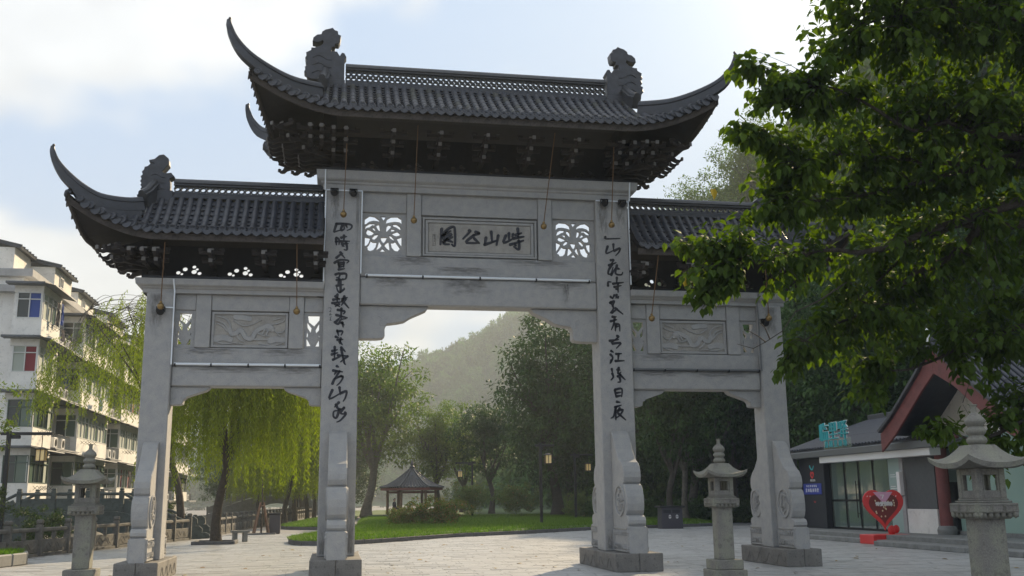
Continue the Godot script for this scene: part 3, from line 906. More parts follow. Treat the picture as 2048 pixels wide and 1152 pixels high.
func cornice(x0: float, x1: float, y0: float, y1: float, z: float, endl: bool, endr: bool) -> void:
	# stepped and coved course, mitred at free ends
	var h := y1 - y0
	var prof := [Vector2(0.0, 0.0), Vector2(0.05, 0.0), Vector2(0.05, h * 0.28), Vector2(0.09, h * 0.34), Vector2(0.10, h * 0.42), Vector2(0.17, h * 0.5), Vector2(0.19, h * 0.56), Vector2(0.21, h * 0.97), Vector2(0.19, h)]
	var b := MB.new()
	var zb := z - 0.21
	for i in prof.size() - 1:
		var p: Vector2 = prof[i]
		var q: Vector2 = prof[i + 1]
		var xl0 := x0 - (p.x - 0.21 if endl else 0.0)
		var xl1 := x0 - (q.x - 0.21 if endl else 0.0)
		var xr0 := x1 + (p.x - 0.21 if endr else 0.0)
		var xr1 := x1 + (q.x - 0.21 if endr else 0.0)
		for s in [1.0, -1.0]:
			b.qo(Vector3(xl0, y0 + p.y, s * (zb + p.x)), Vector3(xr0, y0 + p.y, s * (zb + p.x)), Vector3(xr1, y0 + q.y, s * (zb + q.x)), Vector3(xl1, y0 + q.y, s * (zb + q.x)), Vector3(0, -0.3, s))
		b.qo(Vector3(xl0, y0 + p.y, -zb - p.x), Vector3(xl0, y0 + p.y, zb + p.x), Vector3(xl1, y0 + q.y, zb + q.x), Vector3(xl1, y0 + q.y, -zb - q.x), Vector3(-1, -0.3, 0))
		b.qo(Vector3(xr0, y0 + p.y, -zb - p.x), Vector3(xr0, y0 + p.y, zb + p.x), Vector3(xr1, y0 + q.y, zb + q.x), Vector3(xr1, y0 + q.y, -zb - q.x), Vector3(1, -0.3, 0))
	b.qo(Vector3(x0, y1, -z + 0.02), Vector3(x1, y1, -z + 0.02), Vector3(x1, y1, z - 0.02), Vector3(x0, y1, z - 0.02), Vector3.UP)
	b.qo(Vector3(x0 + 0.15, y0, -zb), Vector3(x1 - 0.15, y0, -zb), Vector3(x1 - 0.15, y0, zb), Vector3(x0 + 0.15, y0, zb), Vector3.DOWN)
	part("cornice", b, M["stone"], gate)

func gate_pillar(x: float, w: float, d: float, top: float, bw: float, bd: float, s: float, inner: bool) -> void:
	var b := MB.new()
	b.box(Vector3(x - w, 0.39, -d), Vector3(x + w, top, d), 0.018)
	var pil := part("pillar", b, M["stone"], gate)
	# base of four dressed stones
	for i in 2:
		for k in 2:
			var q := MB.new()
			var xa := x - bw + bw * i + 0.003
			var za := -bd + bd * k + 0.003
			q.box(Vector3(xa, 0.0, za), Vector3(xa + bw - 0.006, 0.39, za + bd - 0.006), 0.014)
			part("base_stone", q, M["stone_base"], gate)
	# engraved waves along the base
	var wv := MB.new()
	for sx in [-1.0, 1.0]:
		var t := Transform3D(Basis(Vector3(0, 0, -sx), Vector3.UP, Vector3(sx, 0, 0)), Vector3(x + sx * bw, 0, 0))
		for k in 4:
			var o := (-1.3 + k * 0.72) * (bd / 1.684)
			wv.strokes("%d,6 %d,10 %d,24 %d,27 %d,20 %d,10 %d,6" % [o * 100, o * 100 + 12, o * 100 + 22, o * 100 + 30, o * 100 + 36, o * 100 + 46, o * 100 + 60], 0.012, 0.008, t, 0.01, 0.8)
	part("wave_engraving", wv, M["stone_base"], gate, "stuff")
	var prof: Array
	var hw := 0.205 if inner else 0.165
	if inner:
		prof = [Vector2(0.36, 3.13), Vector2(0.50, 3.07), Vector2(0.60, 2.95), Vector2(0.76, 2.68), Vector2(0.97, 2.46), Vector2(1.16, 2.38), Vector2(1.27, 2.29), Vector2(1.33, 2.16), Vector2(1.34, 2.04), Vector2(1.30, 1.94), Vector2(1.25, 1.90), Vector2(1.38, 1.86), Vector2(1.46, 1.76), Vector2(1.515, 1.62), Vector2(1.525, 1.46), Vector2(1.50, 1.31), Vector2(1.42, 1.21), Vector2(1.56, 1.175), Vector2(1.61, 1.10), Vector2(1.61, 1.03), Vector2(1.56, 0.97), Vector2(1.655, 0.955), Vector2(1.655, 0.39), Vector2(0.36, 0.39)]
	else:
		prof = [Vector2(0.311, 2.9), Vector2(0.44, 2.84), Vector2(0.54, 2.70), Vector2(0.66, 2.48), Vector2(0.85, 2.27), Vector2(1.02, 2.16), Vector2(1.12, 2.03), Vector2(1.145, 1.9), Vector2(1.12, 1.79), Vector2(1.07, 1.745), Vector2(1.15, 1.70), Vector2(1.19, 1.58), Vector2(1.21, 1.42), Vector2(1.20, 1.25), Vector2(1.15, 1.13), Vector2(1.10, 1.08), Vector2(1.21, 1.05), Vector2(1.25, 0.99), Vector2(1.25, 0.93), Vector2(1.20, 0.885), Vector2(1.285, 0.872), Vector2(1.285, 0.39), Vector2(0.311, 0.39)]
	for sz in [1.0, -1.0]:
		var q := MB.new()
		var pp := PackedVector2Array()
		for e: Vector2 in prof:
			pp.append(e)
		q.extrude(pp, -hw, hw, Transform3D(Basis(Vector3(0, 0, sz), Vector3.UP, Vector3(-sz, 0, 0)), Vector3(x, 0, 0)), 0.016)
		var dm := part("drum_stone", q, M["stone"], gate)
		var cv := MB.new()
		var my := 1.53 if inner else 1.42
		var mz := 1.02 if inner else 0.80
		var mr := Vector2(0.37, 0.33) if inner else Vector2(0.30, 0.32)
		for sx in [-1.0, 1.0]:
			var t := Transform3D(Basis(Vector3(0, 0, -sx), Vector3.UP, Vector3(sx, 0, 0)), Vector3(x + sx * hw, 0, 0))
			var ring := PackedVector2Array()
			for k in 17:
				ring.append(Vector2(-sx * sz * mz + cos(TAU * k / 16.0) * mr.x, my + sin(TAU * k / 16.0) * mr.y))
			cv.stroke(ring, 0.022, 0.034, t, 1.0)
			var rr := RandomNumberGenerator.new()
			rr.seed = int(x * 100) + int(sz)
			for k in 26:
				var a := rr.randf() * TAU
				var ra := sqrt(rr.randf()) * 0.72
				var c2 := Vector2(-sx * sz * mz + cos(a) * ra * mr.x * 0.8, my + sin(a) * ra * mr.y)
				var e := Vector2.from_angle(rr.randf() * TAU) * 0.05
				cv.stroke(PackedVector2Array([c2 - e, c2 + e.rotated(0.9) * 0.4, c2 + e.rotated(0.5)]), 0.018, 0.034, t, 0.7)
			# lower block: frame and curling foliage
			var z0 := (0.42 if inner else 0.36) + 0.05
			var z1 := (1.62 if inner else 1.26) - 0.03
			var bt := 0.92 if inner else 0.84
			var c := [Vector2(z0, 0.43), Vector2(z1, 0.43), Vector2(z1, bt), Vector2(z0, bt), Vector2(z0, 0.43)]
			for k in 4:
				cv.stroke(PackedVector2Array([Vector2(-sx * sz * c[k].x, c[k].y), Vector2(-sx * sz * c[k + 1].x, c[k + 1].y)]), 0.018, 0.03, t, 1.0)
			var nx := int((z1 - z0) / 0.105)
			for k in nx:
				for r in 2:
					var zz := z0 + 0.08 + k * 0.105
					var yy := 0.56 + r * (bt - 0.70)
					var up := 1.0 if r == 1 else -1.0
					var zc := (z0 + z1) * 0.5
					var le := clampf((zz - zc) * 0.7, -0.1, 0.1)
					var pa := PackedVector2Array([Vector2(-sx * sz * zz, yy), Vector2(-sx * sz * (zz + le * 0.4), yy + up * 0.055), Vector2(-sx * sz * (zz + le), yy + up * 0.085), Vector2(-sx * sz * (zz + le + 0.02), yy + up * 0.05)])
					cv.stroke(pa, 0.021, 0.036, t, 0.6)
		part("stone_carving", cv, M["stone"], gate, "stuff")
	if inner:
		var list: Array = COUPLET_LEFT if s < 0 else COUPLET_RIGHT
		for one in list:
			var q := MB.new()
			q.strokes(one, 0.034, 0.012, Transform3D(Basis(), Vector3(x, 0, d)), 0.01, 0.42)
			part("couplet_character", q, M["ink"], pil)
		if s < 0:
			var q := MB.new()
			q.strokes(SIGNATURE, 0.007, 0.006, Transform3D(Basis(), Vector3(x, 0, d)))
			part("signature", q, M["ink"], pil, "stuff")

# ---------------------------------------------------------------- roofs
func r_t(R: Dictionary, x: float) -> float:
	return clampf((absf(x) - R.xs) / (R.xe - R.xs), 0.0, 1.0)

func r_ez(R: Dictionary, x: float) -> float:
	return R.z0 + (R.z1 - R.z0) * pow(r_t(R, x), 1.5)

func r_h(R: Dictionary, x: float, z: float) -> float:
	var t := r_t(R, x)
	var s := clampf(absf(z) / r_ez(R, x), 0.0, 1.0)
	return R.yE + R.lift * t * t * pow(s, 1.5) + (R.yR - R.yE) * pow(1.0 - s, 1.3)

func r_zs(R: Dictionary, x: float) -> float:
	var a := absf(x)
	return 0.08 if a <= R.xv else R.zv + (a - R.xv) / (R.xe - R.xv) * (R.z1 - R.zv)

func side_line(R: Dictionary, hs: float, z: float, k: int, nseg: int) -> Vector3:
	var az := absf(z)
	var xh: float = R.xv if az <= R.zv else R.xv + (az - R.zv) / (R.z1 - R.zv) * (R.xe - R.xv)
	var yh := r_h(R, xh, maxf(az, R.zv))
	var xe: float = R.xe - R.inset * (1.0 - pow(az / R.z1, 2.0))
	var tz := clampf((az - R.z1 * 0.3) / (R.z1 * 0.7), 0.0, 1.0)
	var ye: float = R.yE + R.lift * tz * tz
	var s := float(k) / nseg
	return Vector3(hs * lerpf(xh, xe, s), ye + (yh - ye) * pow(1.0 - s, 1.25), z)

func add_tile_row(b: MB, P: Array, side: Vector3, r: float) -> void:
	for i in P.size() - 1:
		var f: Vector3 = (P[i + 1] - P[i])
		tile_into(b, P[i], f, side, r)

func tile_into(b: MB, a: Vector3, f: Vector3, side: Vector3, r: float) -> void:
	var fz := f.normalized()
	var x := (side - fz * side.dot(fz)).normalized()
	var up := fz.cross(x)
	if up.y < 0.0:
		up = -up
	var n := 6
	for k in n:
		var t0 := PI * k / n
		var t1 := PI * (k + 1) / n
		var d0 := x * cos(t0) + up * sin(t0)
		var d1 := x * cos(t1) + up * sin(t1)
		var e := a + f
		b.qn(a + d0 * r * 0.95, e + d0 * r * 1.03, e + d1 * r * 1.03, a + d1 * r * 0.95, d0, d0, d1, d1)
		b.to(e + up * r * 0.3, e + d0 * r * 1.03, e + d1 * r * 1.03, fz)

func pan_strip(b: MB, P: Array, side: Vector3, w: float) -> void:
	for i in P.size() - 1:
		var f: Vector3 = P[i + 1] - P[i]
		var up := f.cross(side).normalized()
		if up.y < 0.0:
			up = -up
		var A: Vector3 = P[i] + up * 0.004
		var B: Vector3 = P[i + 1] + up * 0.04
		b.qo(A - side * w * 0.5 + up * 0.03, A, B, B - side * w * 0.5 + up * 0.03, up)
		b.qo(A, A + side * w * 0.5 + up * 0.03, B + side * w * 0.5 + up * 0.03, B, up)
		b.qo(B - side * w * 0.5 + up * 0.03, B, P[i + 1], P[i + 1] - side * w * 0.5, f)
		b.qo(B, B + side * w * 0.5 + up * 0.03, P[i + 1] + side * w * 0.5, P[i + 1], f)

var disc_mesh: ArrayMesh
var drip_mesh: ArrayMesh
var tile_unit: ArrayMesh

func build_roof(R: Dictionary) -> void:
	var root := group_part(R.called, gate)
	if disc_mesh == null:
		var b := MB.new()
		var poly := PackedVector2Array()
		for k in 14:
			var a := TAU * k / 14.0
			poly.append(Vector2(cos(a), sin(a)) * 0.088)
		b.extrude(poly, -0.05, 0.0, Transform3D.IDENTITY, 0.008)
		var ring := PackedVector2Array()
		for k in 13:
			ring.append(Vector2.from_angle(TAU * k / 12.0) * 0.066)
		b.stroke(ring, 0.012, 0.008, Transform3D(Basis(), Vector3(0, 0, 0.0)), 1.0)
		b.ball(Vector3(0, 0, 0), Vector3(0.025, 0.025, 0.012), 6)
		# fan shaped collar above the disc
		b.extrude(PackedVector2Array([Vector2(-0.1, 0.02), Vector2(-0.075, 0.085), Vector2(-0.03, 0.118), Vector2(0.03, 0.118), Vector2(0.075, 0.085), Vector2(0.1, 0.02), Vector2(0.08, 0.0), Vector2(-0.08, 0.0)]), -0.06, -0.035, Transform3D.IDENTITY, 0.004)
		disc_mesh = b.mesh()
		var d := MB.new()
		d.extrude(PackedVector2Array([Vector2(-0.105, 0.05), Vector2(-0.05, 0.02), Vector2(0.0, 0.012), Vector2(0.05, 0.02), Vector2(0.105, 0.05), Vector2(0.10, -0.02), Vector2(0.065, -0.075), Vector2(0.0, -0.115), Vector2(-0.065, -0.075), Vector2(-0.10, -0.02)]), -0.012, 0.012, Transform3D.IDENTITY, 0.004)
		drip_mesh = d.mesh()
		var u := MB.new()
		tile_into(u, Vector3.ZERO, Vector3(0, 0, 1), Vector3.RIGHT, 0.078)
		tile_unit = u.mesh()
	var tile: Material = M["tile"]
	var rest := MB.new()   # pan tiles, and cover tiles of the slopes turned away
	var cov := MB.new()
	var deck := MB.new()
	var fascia := MB.new()
	var sp: float = R.sp
	var lo := -int(R.xe / sp)
	var xs := []
	for i in range(lo, -lo + 1):
		var x := i * sp
		if R.hips.size() == 1:
			x = R.hips[0] * (R.xi + 0.11 + (i - lo) * sp)
			if absf(x) > R.xe - 0.02:
				continue
		xs.append(x)
	for sz in [1.0, -1.0]:
		for x: float in xs:
			var zs := r_zs(R, x)
			var ze := r_ez(R, x)
			var L := ze - zs
			if L < 0.03:
				continue
			var n := maxi(1, roundi(L * 1.2 / 0.34))
			var P := []
			for k in n + 1:
				var z: float = zs + L * k / n
				P.append(Vector3(x, r_h(R, x, z) + 0.02, z * sz))
			var side := Vector3.RIGHT
			if sz > 0 and R.single:
				for k in n:
					var f: Vector3 = P[k + 1] - P[k]
					var fz := f.normalized()
					var up := fz.cross(side)
					if up.y < 0: up = -up
					var pick := rng.randf()
					var o := put("cover_tile", tile_unit, tile if pick < 0.6 else M["tile_b"] if pick < 0.85 else M["tile_c"], root)
					o.transform = Transform3D(Basis(up.cross(fz), up, f * 1.02), P[k])
			else:
				add_tile_row(cov, P, side, 0.078)
			var e: Vector3 = P[n]
			var g: Vector3 = (P[n] - P[n - 1]).normalized()
			var fx := Vector3(0, 0, sz)
			var bs := Basis(Vector3(sz, 0, 0), Vector3.UP, fx).rotated(Vector3(sz, 0, 0), -0.25)
			if sz > 0:
				put("eave_tile", disc_mesh, tile, root).transform = Transform3D(bs, e + g * 0.03 + Vector3(0, 0.012, 0))
			var xg: float = x + sp * 0.5
			if absf(xg) < R.xe - 0.01 and (R.hips.size() == 2 or absf(xg) > R.xi + 0.05):
				var zs2 := r_zs(R, xg)
				var ze2 := r_ez(R, xg)
				if ze2 - zs2 > 0.04:
					var n2 := maxi(1, roundi((ze2 - zs2) / 0.16))
					var Q := []
					for k in n2 + 1:
						var z: float = zs2 + (ze2 - zs2) * k / n2
						Q.append(Vector3(xg, r_h(R, xg, z) - 0.005, z * sz))
					pan_strip(rest, Q, side, sp)
					if sz > 0:
						put("drip_tile", drip_mesh, tile, root).transform = Transform3D(bs, Q[n2] + Vector3(0, -0.02, sz * 0.03))
		# deck boards
		var cols := 44
		var xa: float = -R.xe if R.hips.size() == 2 else R.xi
		for i in cols:
			var x0 := lerpf(xa, R.xe, float(i) / cols)
			var x1 := lerpf(xa, R.xe, float(i + 1) / cols)
			if R.hips.size() == 1:
				x0 *= R.hips[0]; x1 *= R.hips[0]
			for k in 5:
				var q := []
				for a in [[x0, k], [x1, k], [x1, k + 1], [x0, k + 1]]:
					var za := r_zs(R, a[0])
					var zb := r_ez(R, a[0]) - 0.05
					var z: float = za + maxf(zb - za, 0.0) * a[1] / 5.0
					q.append(Vector3(a[0], r_h(R, a[0], z) - 0.03, z * sz))
				deck.qo(q[0], q[1], q[2], q[3], Vector3.UP)
				var dn := Vector3(0, -0.10, 0)
				deck.qo(q[0] + dn, q[1] + dn, q[2] + dn, q[3] + dn, Vector3.DOWN)
			# eave board
			var f := []
			for x in [x0, x1]:
				f.append(Vector3(x, r_h(R, x, r_ez(R, x)) - 0.09, (r_ez(R, x) - 0.03) * sz))
			board(fascia, f[0], f[1], Vector3(0, 0, sz), 0.15, 0.05)
	# hip end slopes
	for hs: float in R.hips:
		var nz := int(R.z1 * 2.0 / sp)
		for i in nz + 1:
			var z: float = -R.z1 + 0.06 + (R.z1 * 2.0 - 0.12) * i / nz
			var P := []
			for k in 5:
				P.append(side_line(R, hs, z, k, 4) + Vector3(0, 0.02, 0))
			if (P[4] - P[0]).length() < 0.05:
				continue
			add_tile_row(cov, P, Vector3(0, 0, 1), 0.078)
			var e: Vector3 = P[4]
			var bs := Basis(Vector3(0, 0, -hs), Vector3.UP, Vector3(hs, 0, 0)).rotated(Vector3(0, 0, -hs), -0.25)
			var ov := Transform3D(bs, e + Vector3(hs * 0.03, 0.0, 0))
			put("eave_tile", disc_mesh, tile, root).transform = ov
			var Q := []
			for k in 7:
				Q.append(side_line(R, hs, z + sp * 0.5, k, 6))
			if absf(z + sp * 0.5) < R.z1:
				pan_strip(rest, Q, Vector3(0, 0, 1), sp)
				put("drip_tile", drip_mesh, tile, root).transform = Transform3D(bs, Q[6] + Vector3(hs * 0.03, -0.02, 0))
		for i in 16:
			var z0: float = -R.z1 + R.z1 * 2.0 * i / 16.0
			var z1: float = -R.z1 + R.z1 * 2.0 * (i + 1) / 16.0
			for k in 4:
				var q := [side_line(R, hs, z0, k, 4), side_line(R, hs, z1, k, 4), side_line(R, hs, z1, k + 1, 4), side_line(R, hs, z0, k + 1, 4)]
				deck.qo(q[0] - Vector3(0, 0.03, 0), q[1] - Vector3(0, 0.03, 0), q[2] - Vector3(0, 0.03, 0), q[3] - Vector3(0, 0.03, 0), Vector3.UP)
				deck.qo(q[0] - Vector3(0, 0.13, 0), q[1] - Vector3(0, 0.13, 0), q[2] - Vector3(0, 0.13, 0), q[3] - Vector3(0, 0.13, 0), Vector3.DOWN)
			board(fascia, side_line(R, hs, z0, 4, 4) - Vector3(hs * 0.03, 0.09, 0), side_line(R, hs, z1, 4, 4) - Vector3(hs * 0.03, 0.09, 0), Vector3(hs, 0, 0), 0.15, 0.05)
			# gable wall
			if absf(z0) < R.zv and absf(z1) < R.zv + 0.2:
				var yb := r_h(R, R.xv, R.zv) - 0.1
				deck.qo(Vector3(hs * R.xv, yb, z0), Vector3(hs * R.xv, yb, z1), Vector3(hs * R.xv, r_h(R, R.xv, z1), z1), Vector3(hs * R.xv, r_h(R, R.xv, z0), z0), Vector3(hs, 0, 0))
	# underside: from the eave in to the wall, closing the loft
	var ceil := MB.new()
	for sz in [1.0, -1.0]:
		var xa: float = R.wall_xi if R.hips.size() == 2 else R.xi * R.hips[0]
		var xb: float = R.wall_x if R.hips.size() == 2 else R.wall_x * R.hips[0]
		var yt := r_h(R, 0.0 if R.hips.size() == 2 else R.hips[0] * 5.0, R.z0 * 0.45) - 0.16
		ceil.qo(Vector3(xa, yt, 0), Vector3(xb, yt, 0), Vector3(xb, yt - 0.1, R.z0 * 0.5 * sz), Vector3(xa, yt - 0.1, R.z0 * 0.5 * sz), Vector3.DOWN)
	part("loft_boarding", ceil, M["dark_wood"], root)
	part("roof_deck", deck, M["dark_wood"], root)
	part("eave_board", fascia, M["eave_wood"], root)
	part("pan_tiling", rest, tile, root, "stuff")
	part("cover_tiling", cov, tile, root, "stuff")
	# ridge
	var main: bool = R.hips.size() == 2
	var ra: float = -3.31 if main else 3.70
	var rb: float = 3.31 if main else 7.2
	if not main and R.hips[0] < 0:
		var tmp := ra
		ra = -rb
		rb = -tmp
	var yb: float = 11.56 if main else 8.54
	var y1: float = 11.715 if main else 8.70
	var y2: float = 11.995 if main else 8.85
	var y3: float = 12.15 if main else 9.0
	var rg := MB.new()
	rg.box(Vector3(ra, yb, -0.13), Vector3(rb, y1 - 0.06, 0.13), 0.01)
	rg.box(Vector3(ra, y1 - 0.058, -0.105), Vector3(rb, y1, 0.105), 0.01)
	part("ridge_base", rg, tile, root)
	var cp := MB.new()
	cp.box(Vector3(ra, y2, -0.10), Vector3(rb, y2 + 0.05, 0.10), 0.008)
	cp.box(Vector3(ra, y2 + 0.052, -0.125), Vector3(rb, y2 + 0.085, 0.125), 0.008)
	cp.sweep(PackedVector3Array([Vector3(ra, y2 + 0.087, 0), Vector3(rb, y2 + 0.087, 0)]), PackedVector2Array([Vector2(-0.105, 0), Vector2(0.105, 0), Vector2(0.09, y3 - y2 - 0.11), Vector2(0.045, y3 - y2 - 0.06), Vector2(-0.045, y3 - y2 - 0.06), Vector2(-0.09, y3 - y2 - 0.11)]), PackedFloat32Array([1, 1]))
	part("ridge_cap", cp, M["tile_light"], root)
	var lat := MB.new()
	var px := 0.1325 if main else 0.143
	var cnt := int((rb - ra) / px)
	for row in (2 if main else 1):
		for i in cnt:
			var cx := ra + (rb - ra) * (i + 0.5) / cnt
			var cy := (y1 + 0.07 + row * 0.14) if main else (y1 + y2) * 0.5
			ring_tile(lat, Vector3(cx, cy, 0), px * 0.345 if main else px * 0.37, px * 0.535, 1.0 if main else 0.95, 0.06)
	part("ridge_lattice", lat, tile, root, "stuff")
	# hips, falls, beasts
	var hb0 := -0.34
	var hp := PackedVector2Array([Vector2(-0.085, hb0), Vector2(0.085, hb0), Vector2(0.085, -0.12), Vector2(0.11, -0.10), Vector2(0.11, -0.06), Vector2(0.075, -0.05), Vector2(0.065, 0.0), Vector2(0.03, 0.035), Vector2(-0.03, 0.035), Vector2(-0.065, 0.0), Vector2(-0.075, -0.05), Vector2(-0.11, -0.06), Vector2(-0.11, -0.10), Vector2(-0.085, -0.12)])
	var sc := PackedFloat32Array([1.0, 1.0, 0.98, 0.92, 0.78, 0.52, 0.36, 0.22])
	var k0 := 1.0 if main else 0.85
	for i in sc.size():
		sc[i] *= k0
	for hs: float in R.hips:
		for sz in [1.0, -1.0]:
			var p := PackedVector3Array()
			for q: Vector3 in R.hip:
				p.append(Vector3(q.x * hs, q.y - 0.02, q.z * sz))
			# resample smoothly
			var pp := PackedVector3Array()
			var ss := PackedFloat32Array()
			for i in p.size() - 1:
				for j in 4:
					var a := p[maxi(i - 1, 0)]
					var d := p[mini(i + 2, p.size() - 1)]
					pp.append(p[i].cubic_interpolate(p[i + 1], a, d, j / 4.0))
					ss.append(lerpf(sc[i], sc[i + 1], j / 4.0))
			pp.append(p[p.size() - 1]); ss.append(sc[sc.size() - 1])
			var hb := MB.new()
			hb.sweep(pp, hp, ss)
			hb.ball(pp[pp.size() - 1], Vector3(0.035, 0.035, 0.035), 6)
			part("hip_ridge", hb, tile, root)
			# courses of tile that carry the hip
			var kb := MB.new()
			for i in 4:
				var a := p[i]
				var c := p[i + 1]
				var dn := Vector3(0, -0.2 * k0, 0)
				var db := Vector3(0, -0.72 if not main else -0.5, 0)
				if i == 3:
					c = a.lerp(c, 0.75)
				var w := (c - a).cross(Vector3.UP).normalized() * 0.065
				for e in [1.0, -1.0]:
					kb.qo(a + w * e + dn, c + w * e + dn, c + w * e + dn + db * lerpf(1.0, 0.25, (i + 1) / 4.0), a + w * e + dn + db * lerpf(1.0, 0.25, i / 4.0), w * e)
				if i == 0:
					kb.qo(a + w + dn, a - w + dn, a - w + dn + db, a + w + dn + db, a - c)
			part("hip_course", kb, tile, root)
			var fp := PackedVector3Array()
			for q: Vector3 in R.fall:
				fp.append(Vector3(q.x * hs, q.y, q.z * sz))
			var fb := MB.new()
			fb.sweep(fp, hp, PackedFloat32Array([1.05, 1.05, 1.05, 1.05]))
			part("falling_ridge", fb, M["tile_light"], root)
		var poly := pts2(BEAST if main else SMALL_BEAST)
		if hs > 0:
			poly = mirror2(poly)
		# jagged crest along the back
		var jag := PackedVector2Array()
		for i in poly.size():
			var p0 := poly[i]
			var p1 := poly[(i + 1) % poly.size()]
			var m := maxi(1, 2 * int(p0.distance_to(p1) / 0.09))
			var nrm := (p1 - p0).orthogonal().normalized()
			if Geometry2D.is_polygon_clockwise(poly):
				nrm = -nrm
			for j in m:
				var q := p0.lerp(p1, float(j) / m)
				if jag_ok(i, main, hs < 0.0, poly.size()) and j % 2 == 1:
					q += nrm * (0.045 if main else 0.035)
				jag.append(q)
		var bb := MB.new()
		bb.extrude(jag, -0.15, 0.15, Transform3D(Basis(), Vector3(hs * (3.8 if main else 7.5), 11.62 if main else 8.62, 0)), 0.012)
		var cc := Vector3(hs * 3.8, 11.62, 0) if main else Vector3(hs * 7.5, 8.62, 0)
		var f := 1.0 if main else 0.68
		# body folds in low relief
		for i in 3:
			var ln := PackedVector2Array()
			for j in 5:
				ln.append(Vector2(hs * (0.30 - j * 0.11), 0.24 + i * 0.20 + 0.06 * sin(j * 1.3)) * f)
			bb.stroke(ln, 0.022 * f, 0.02, Transform3D(Basis(), cc + Vector3(0, 0, 0.148)), 0.6)
		part("ridge_beast", bb, tile, root)
		var pd := MB.new()
		if main:
			pd.box(Vector3(minf(hs * 3.32, hs * 3.95), 11.2, -0.16), Vector3(maxf(hs * 3.32, hs * 3.95), 11.70, 0.16), 0.01)
		else:
			pd.box(Vector3(minf(hs * 7.2, hs * 7.86), 8.05, -0.17), Vector3(maxf(hs * 7.2, hs * 7.86), 8.70, 0.17), 0.01)
		part("beast_pedestal", pd, tile, root)

func jag_ok(i: int, main: bool, left: bool, n: int) -> bool:
	var k := i if left else (n - 2 - i)
	return (k < 8 or (k > 19 and k < 26)) if main else k < 4

func board(b: MB, p: Vector3, q: Vector3, out: Vector3, h: float, th: float) -> void:
	var d := Vector3(0, -h, 0)
	var i := -out * th
	b.qo(p, q, q + d, p + d, out)
	b.qo(p + i, q + i, q + d + i, p + d + i, -out)
	b.qo(p + d, q + d, q + d + i, p + d + i, Vector3.DOWN)
	b.qo(p, q, q + i, p + i, Vector3.UP)

func ring_tile(b: MB, o: Vector3, r0: float, r1: float, ys: float, hz: float) -> void:
	var n := 10
	for k in n:
		var a := TAU * k / n
		var c := TAU * (k + 1) / n
		var da := Vector3(cos(a), sin(a) * ys, 0)
		var dc := Vector3(cos(c), sin(c) * ys, 0)
		for s in [1.0, -1.0]:
			var z := Vector3(0, 0, hz * s)
			b.qo(o + da * r0 + z, o + dc * r0 + z, o + dc * r1 + z, o + da * r1 + z, z)
		var z2 := Vector3(0, 0, hz)
		b.qo(o + da * r0 - z2, o + dc * r0 - z2, o + dc * r0 + z2, o + da * r0 + z2, -da)
		b.qo(o + da * r1 - z2, o + dc * r1 - z2, o + dc * r1 + z2, o + da * r1 + z2, da)

# ---------------------------------------------------------------- bracket sets under the eaves
func bracket_mesh(reach: float, rise: float, tiers: int, first: int, z0: float, diag := 1.0) -> ArrayMesh:
	var b := MB.new()
	b.use_col = true
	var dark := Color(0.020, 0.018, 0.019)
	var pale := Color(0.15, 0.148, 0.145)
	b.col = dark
	if first == 0:
		b.box(Vector3(-0.14, 0.0, -0.14), Vector3(0.14, 0.10, 0.14), 0.015)
		b.box(Vector3(-0.10, 0.10, -0.10), Vector3(0.10, 0.20, 0.10), 0.02)
	for k in range(first, tiers):
		var y := 0.27 + rise * k
		var ze := (z0 + reach * (k + 1)) * diag
		b.col = dark
		b.box(Vector3(-0.05, y, -0.2), Vector3(0.05, y + 0.11, ze), 0.008)
		# upturned snout
		var nose := PackedVector2Array([Vector2(0, 0.0), Vector2(0.11, -0.045), Vector2(0.21, -0.03), Vector2(0.27, 0.035), Vector2(0.285, 0.10), Vector2(0.25, 0.11), Vector2(0.235, 0.06), Vector2(0.19, 0.03), Vector2(0.12, 0.045), Vector2(0.06, 0.11), Vector2(0, 0.11)])
		b.extrude(nose, -0.04, 0.04, Transform3D(Basis(Vector3(0, 0, 1), Vector3.UP, Vector3(-1, 0, 0)), Vector3(0, y, ze - 0.02)), 0.008)
		# cross arm with a small block at each end
		var cl := 0.22 + 0.05 * k
		b.box(Vector3(-cl, y + 0.06, ze - 0.13), Vector3(cl, y + 0.14, ze - 0.05), 0.008)
		for s in [-1.0, 0.0, 1.0]:
			b.box(Vector3(s * (cl - 0.05) - 0.06, y + 0.14, ze - 0.15), Vector3(s * (cl - 0.05) + 0.06, y + 0.20, ze - 0.03), 0.01)
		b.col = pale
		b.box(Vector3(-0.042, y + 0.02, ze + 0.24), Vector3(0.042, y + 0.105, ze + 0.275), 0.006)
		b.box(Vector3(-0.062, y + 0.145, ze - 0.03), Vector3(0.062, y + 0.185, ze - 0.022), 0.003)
	return b.mesh()

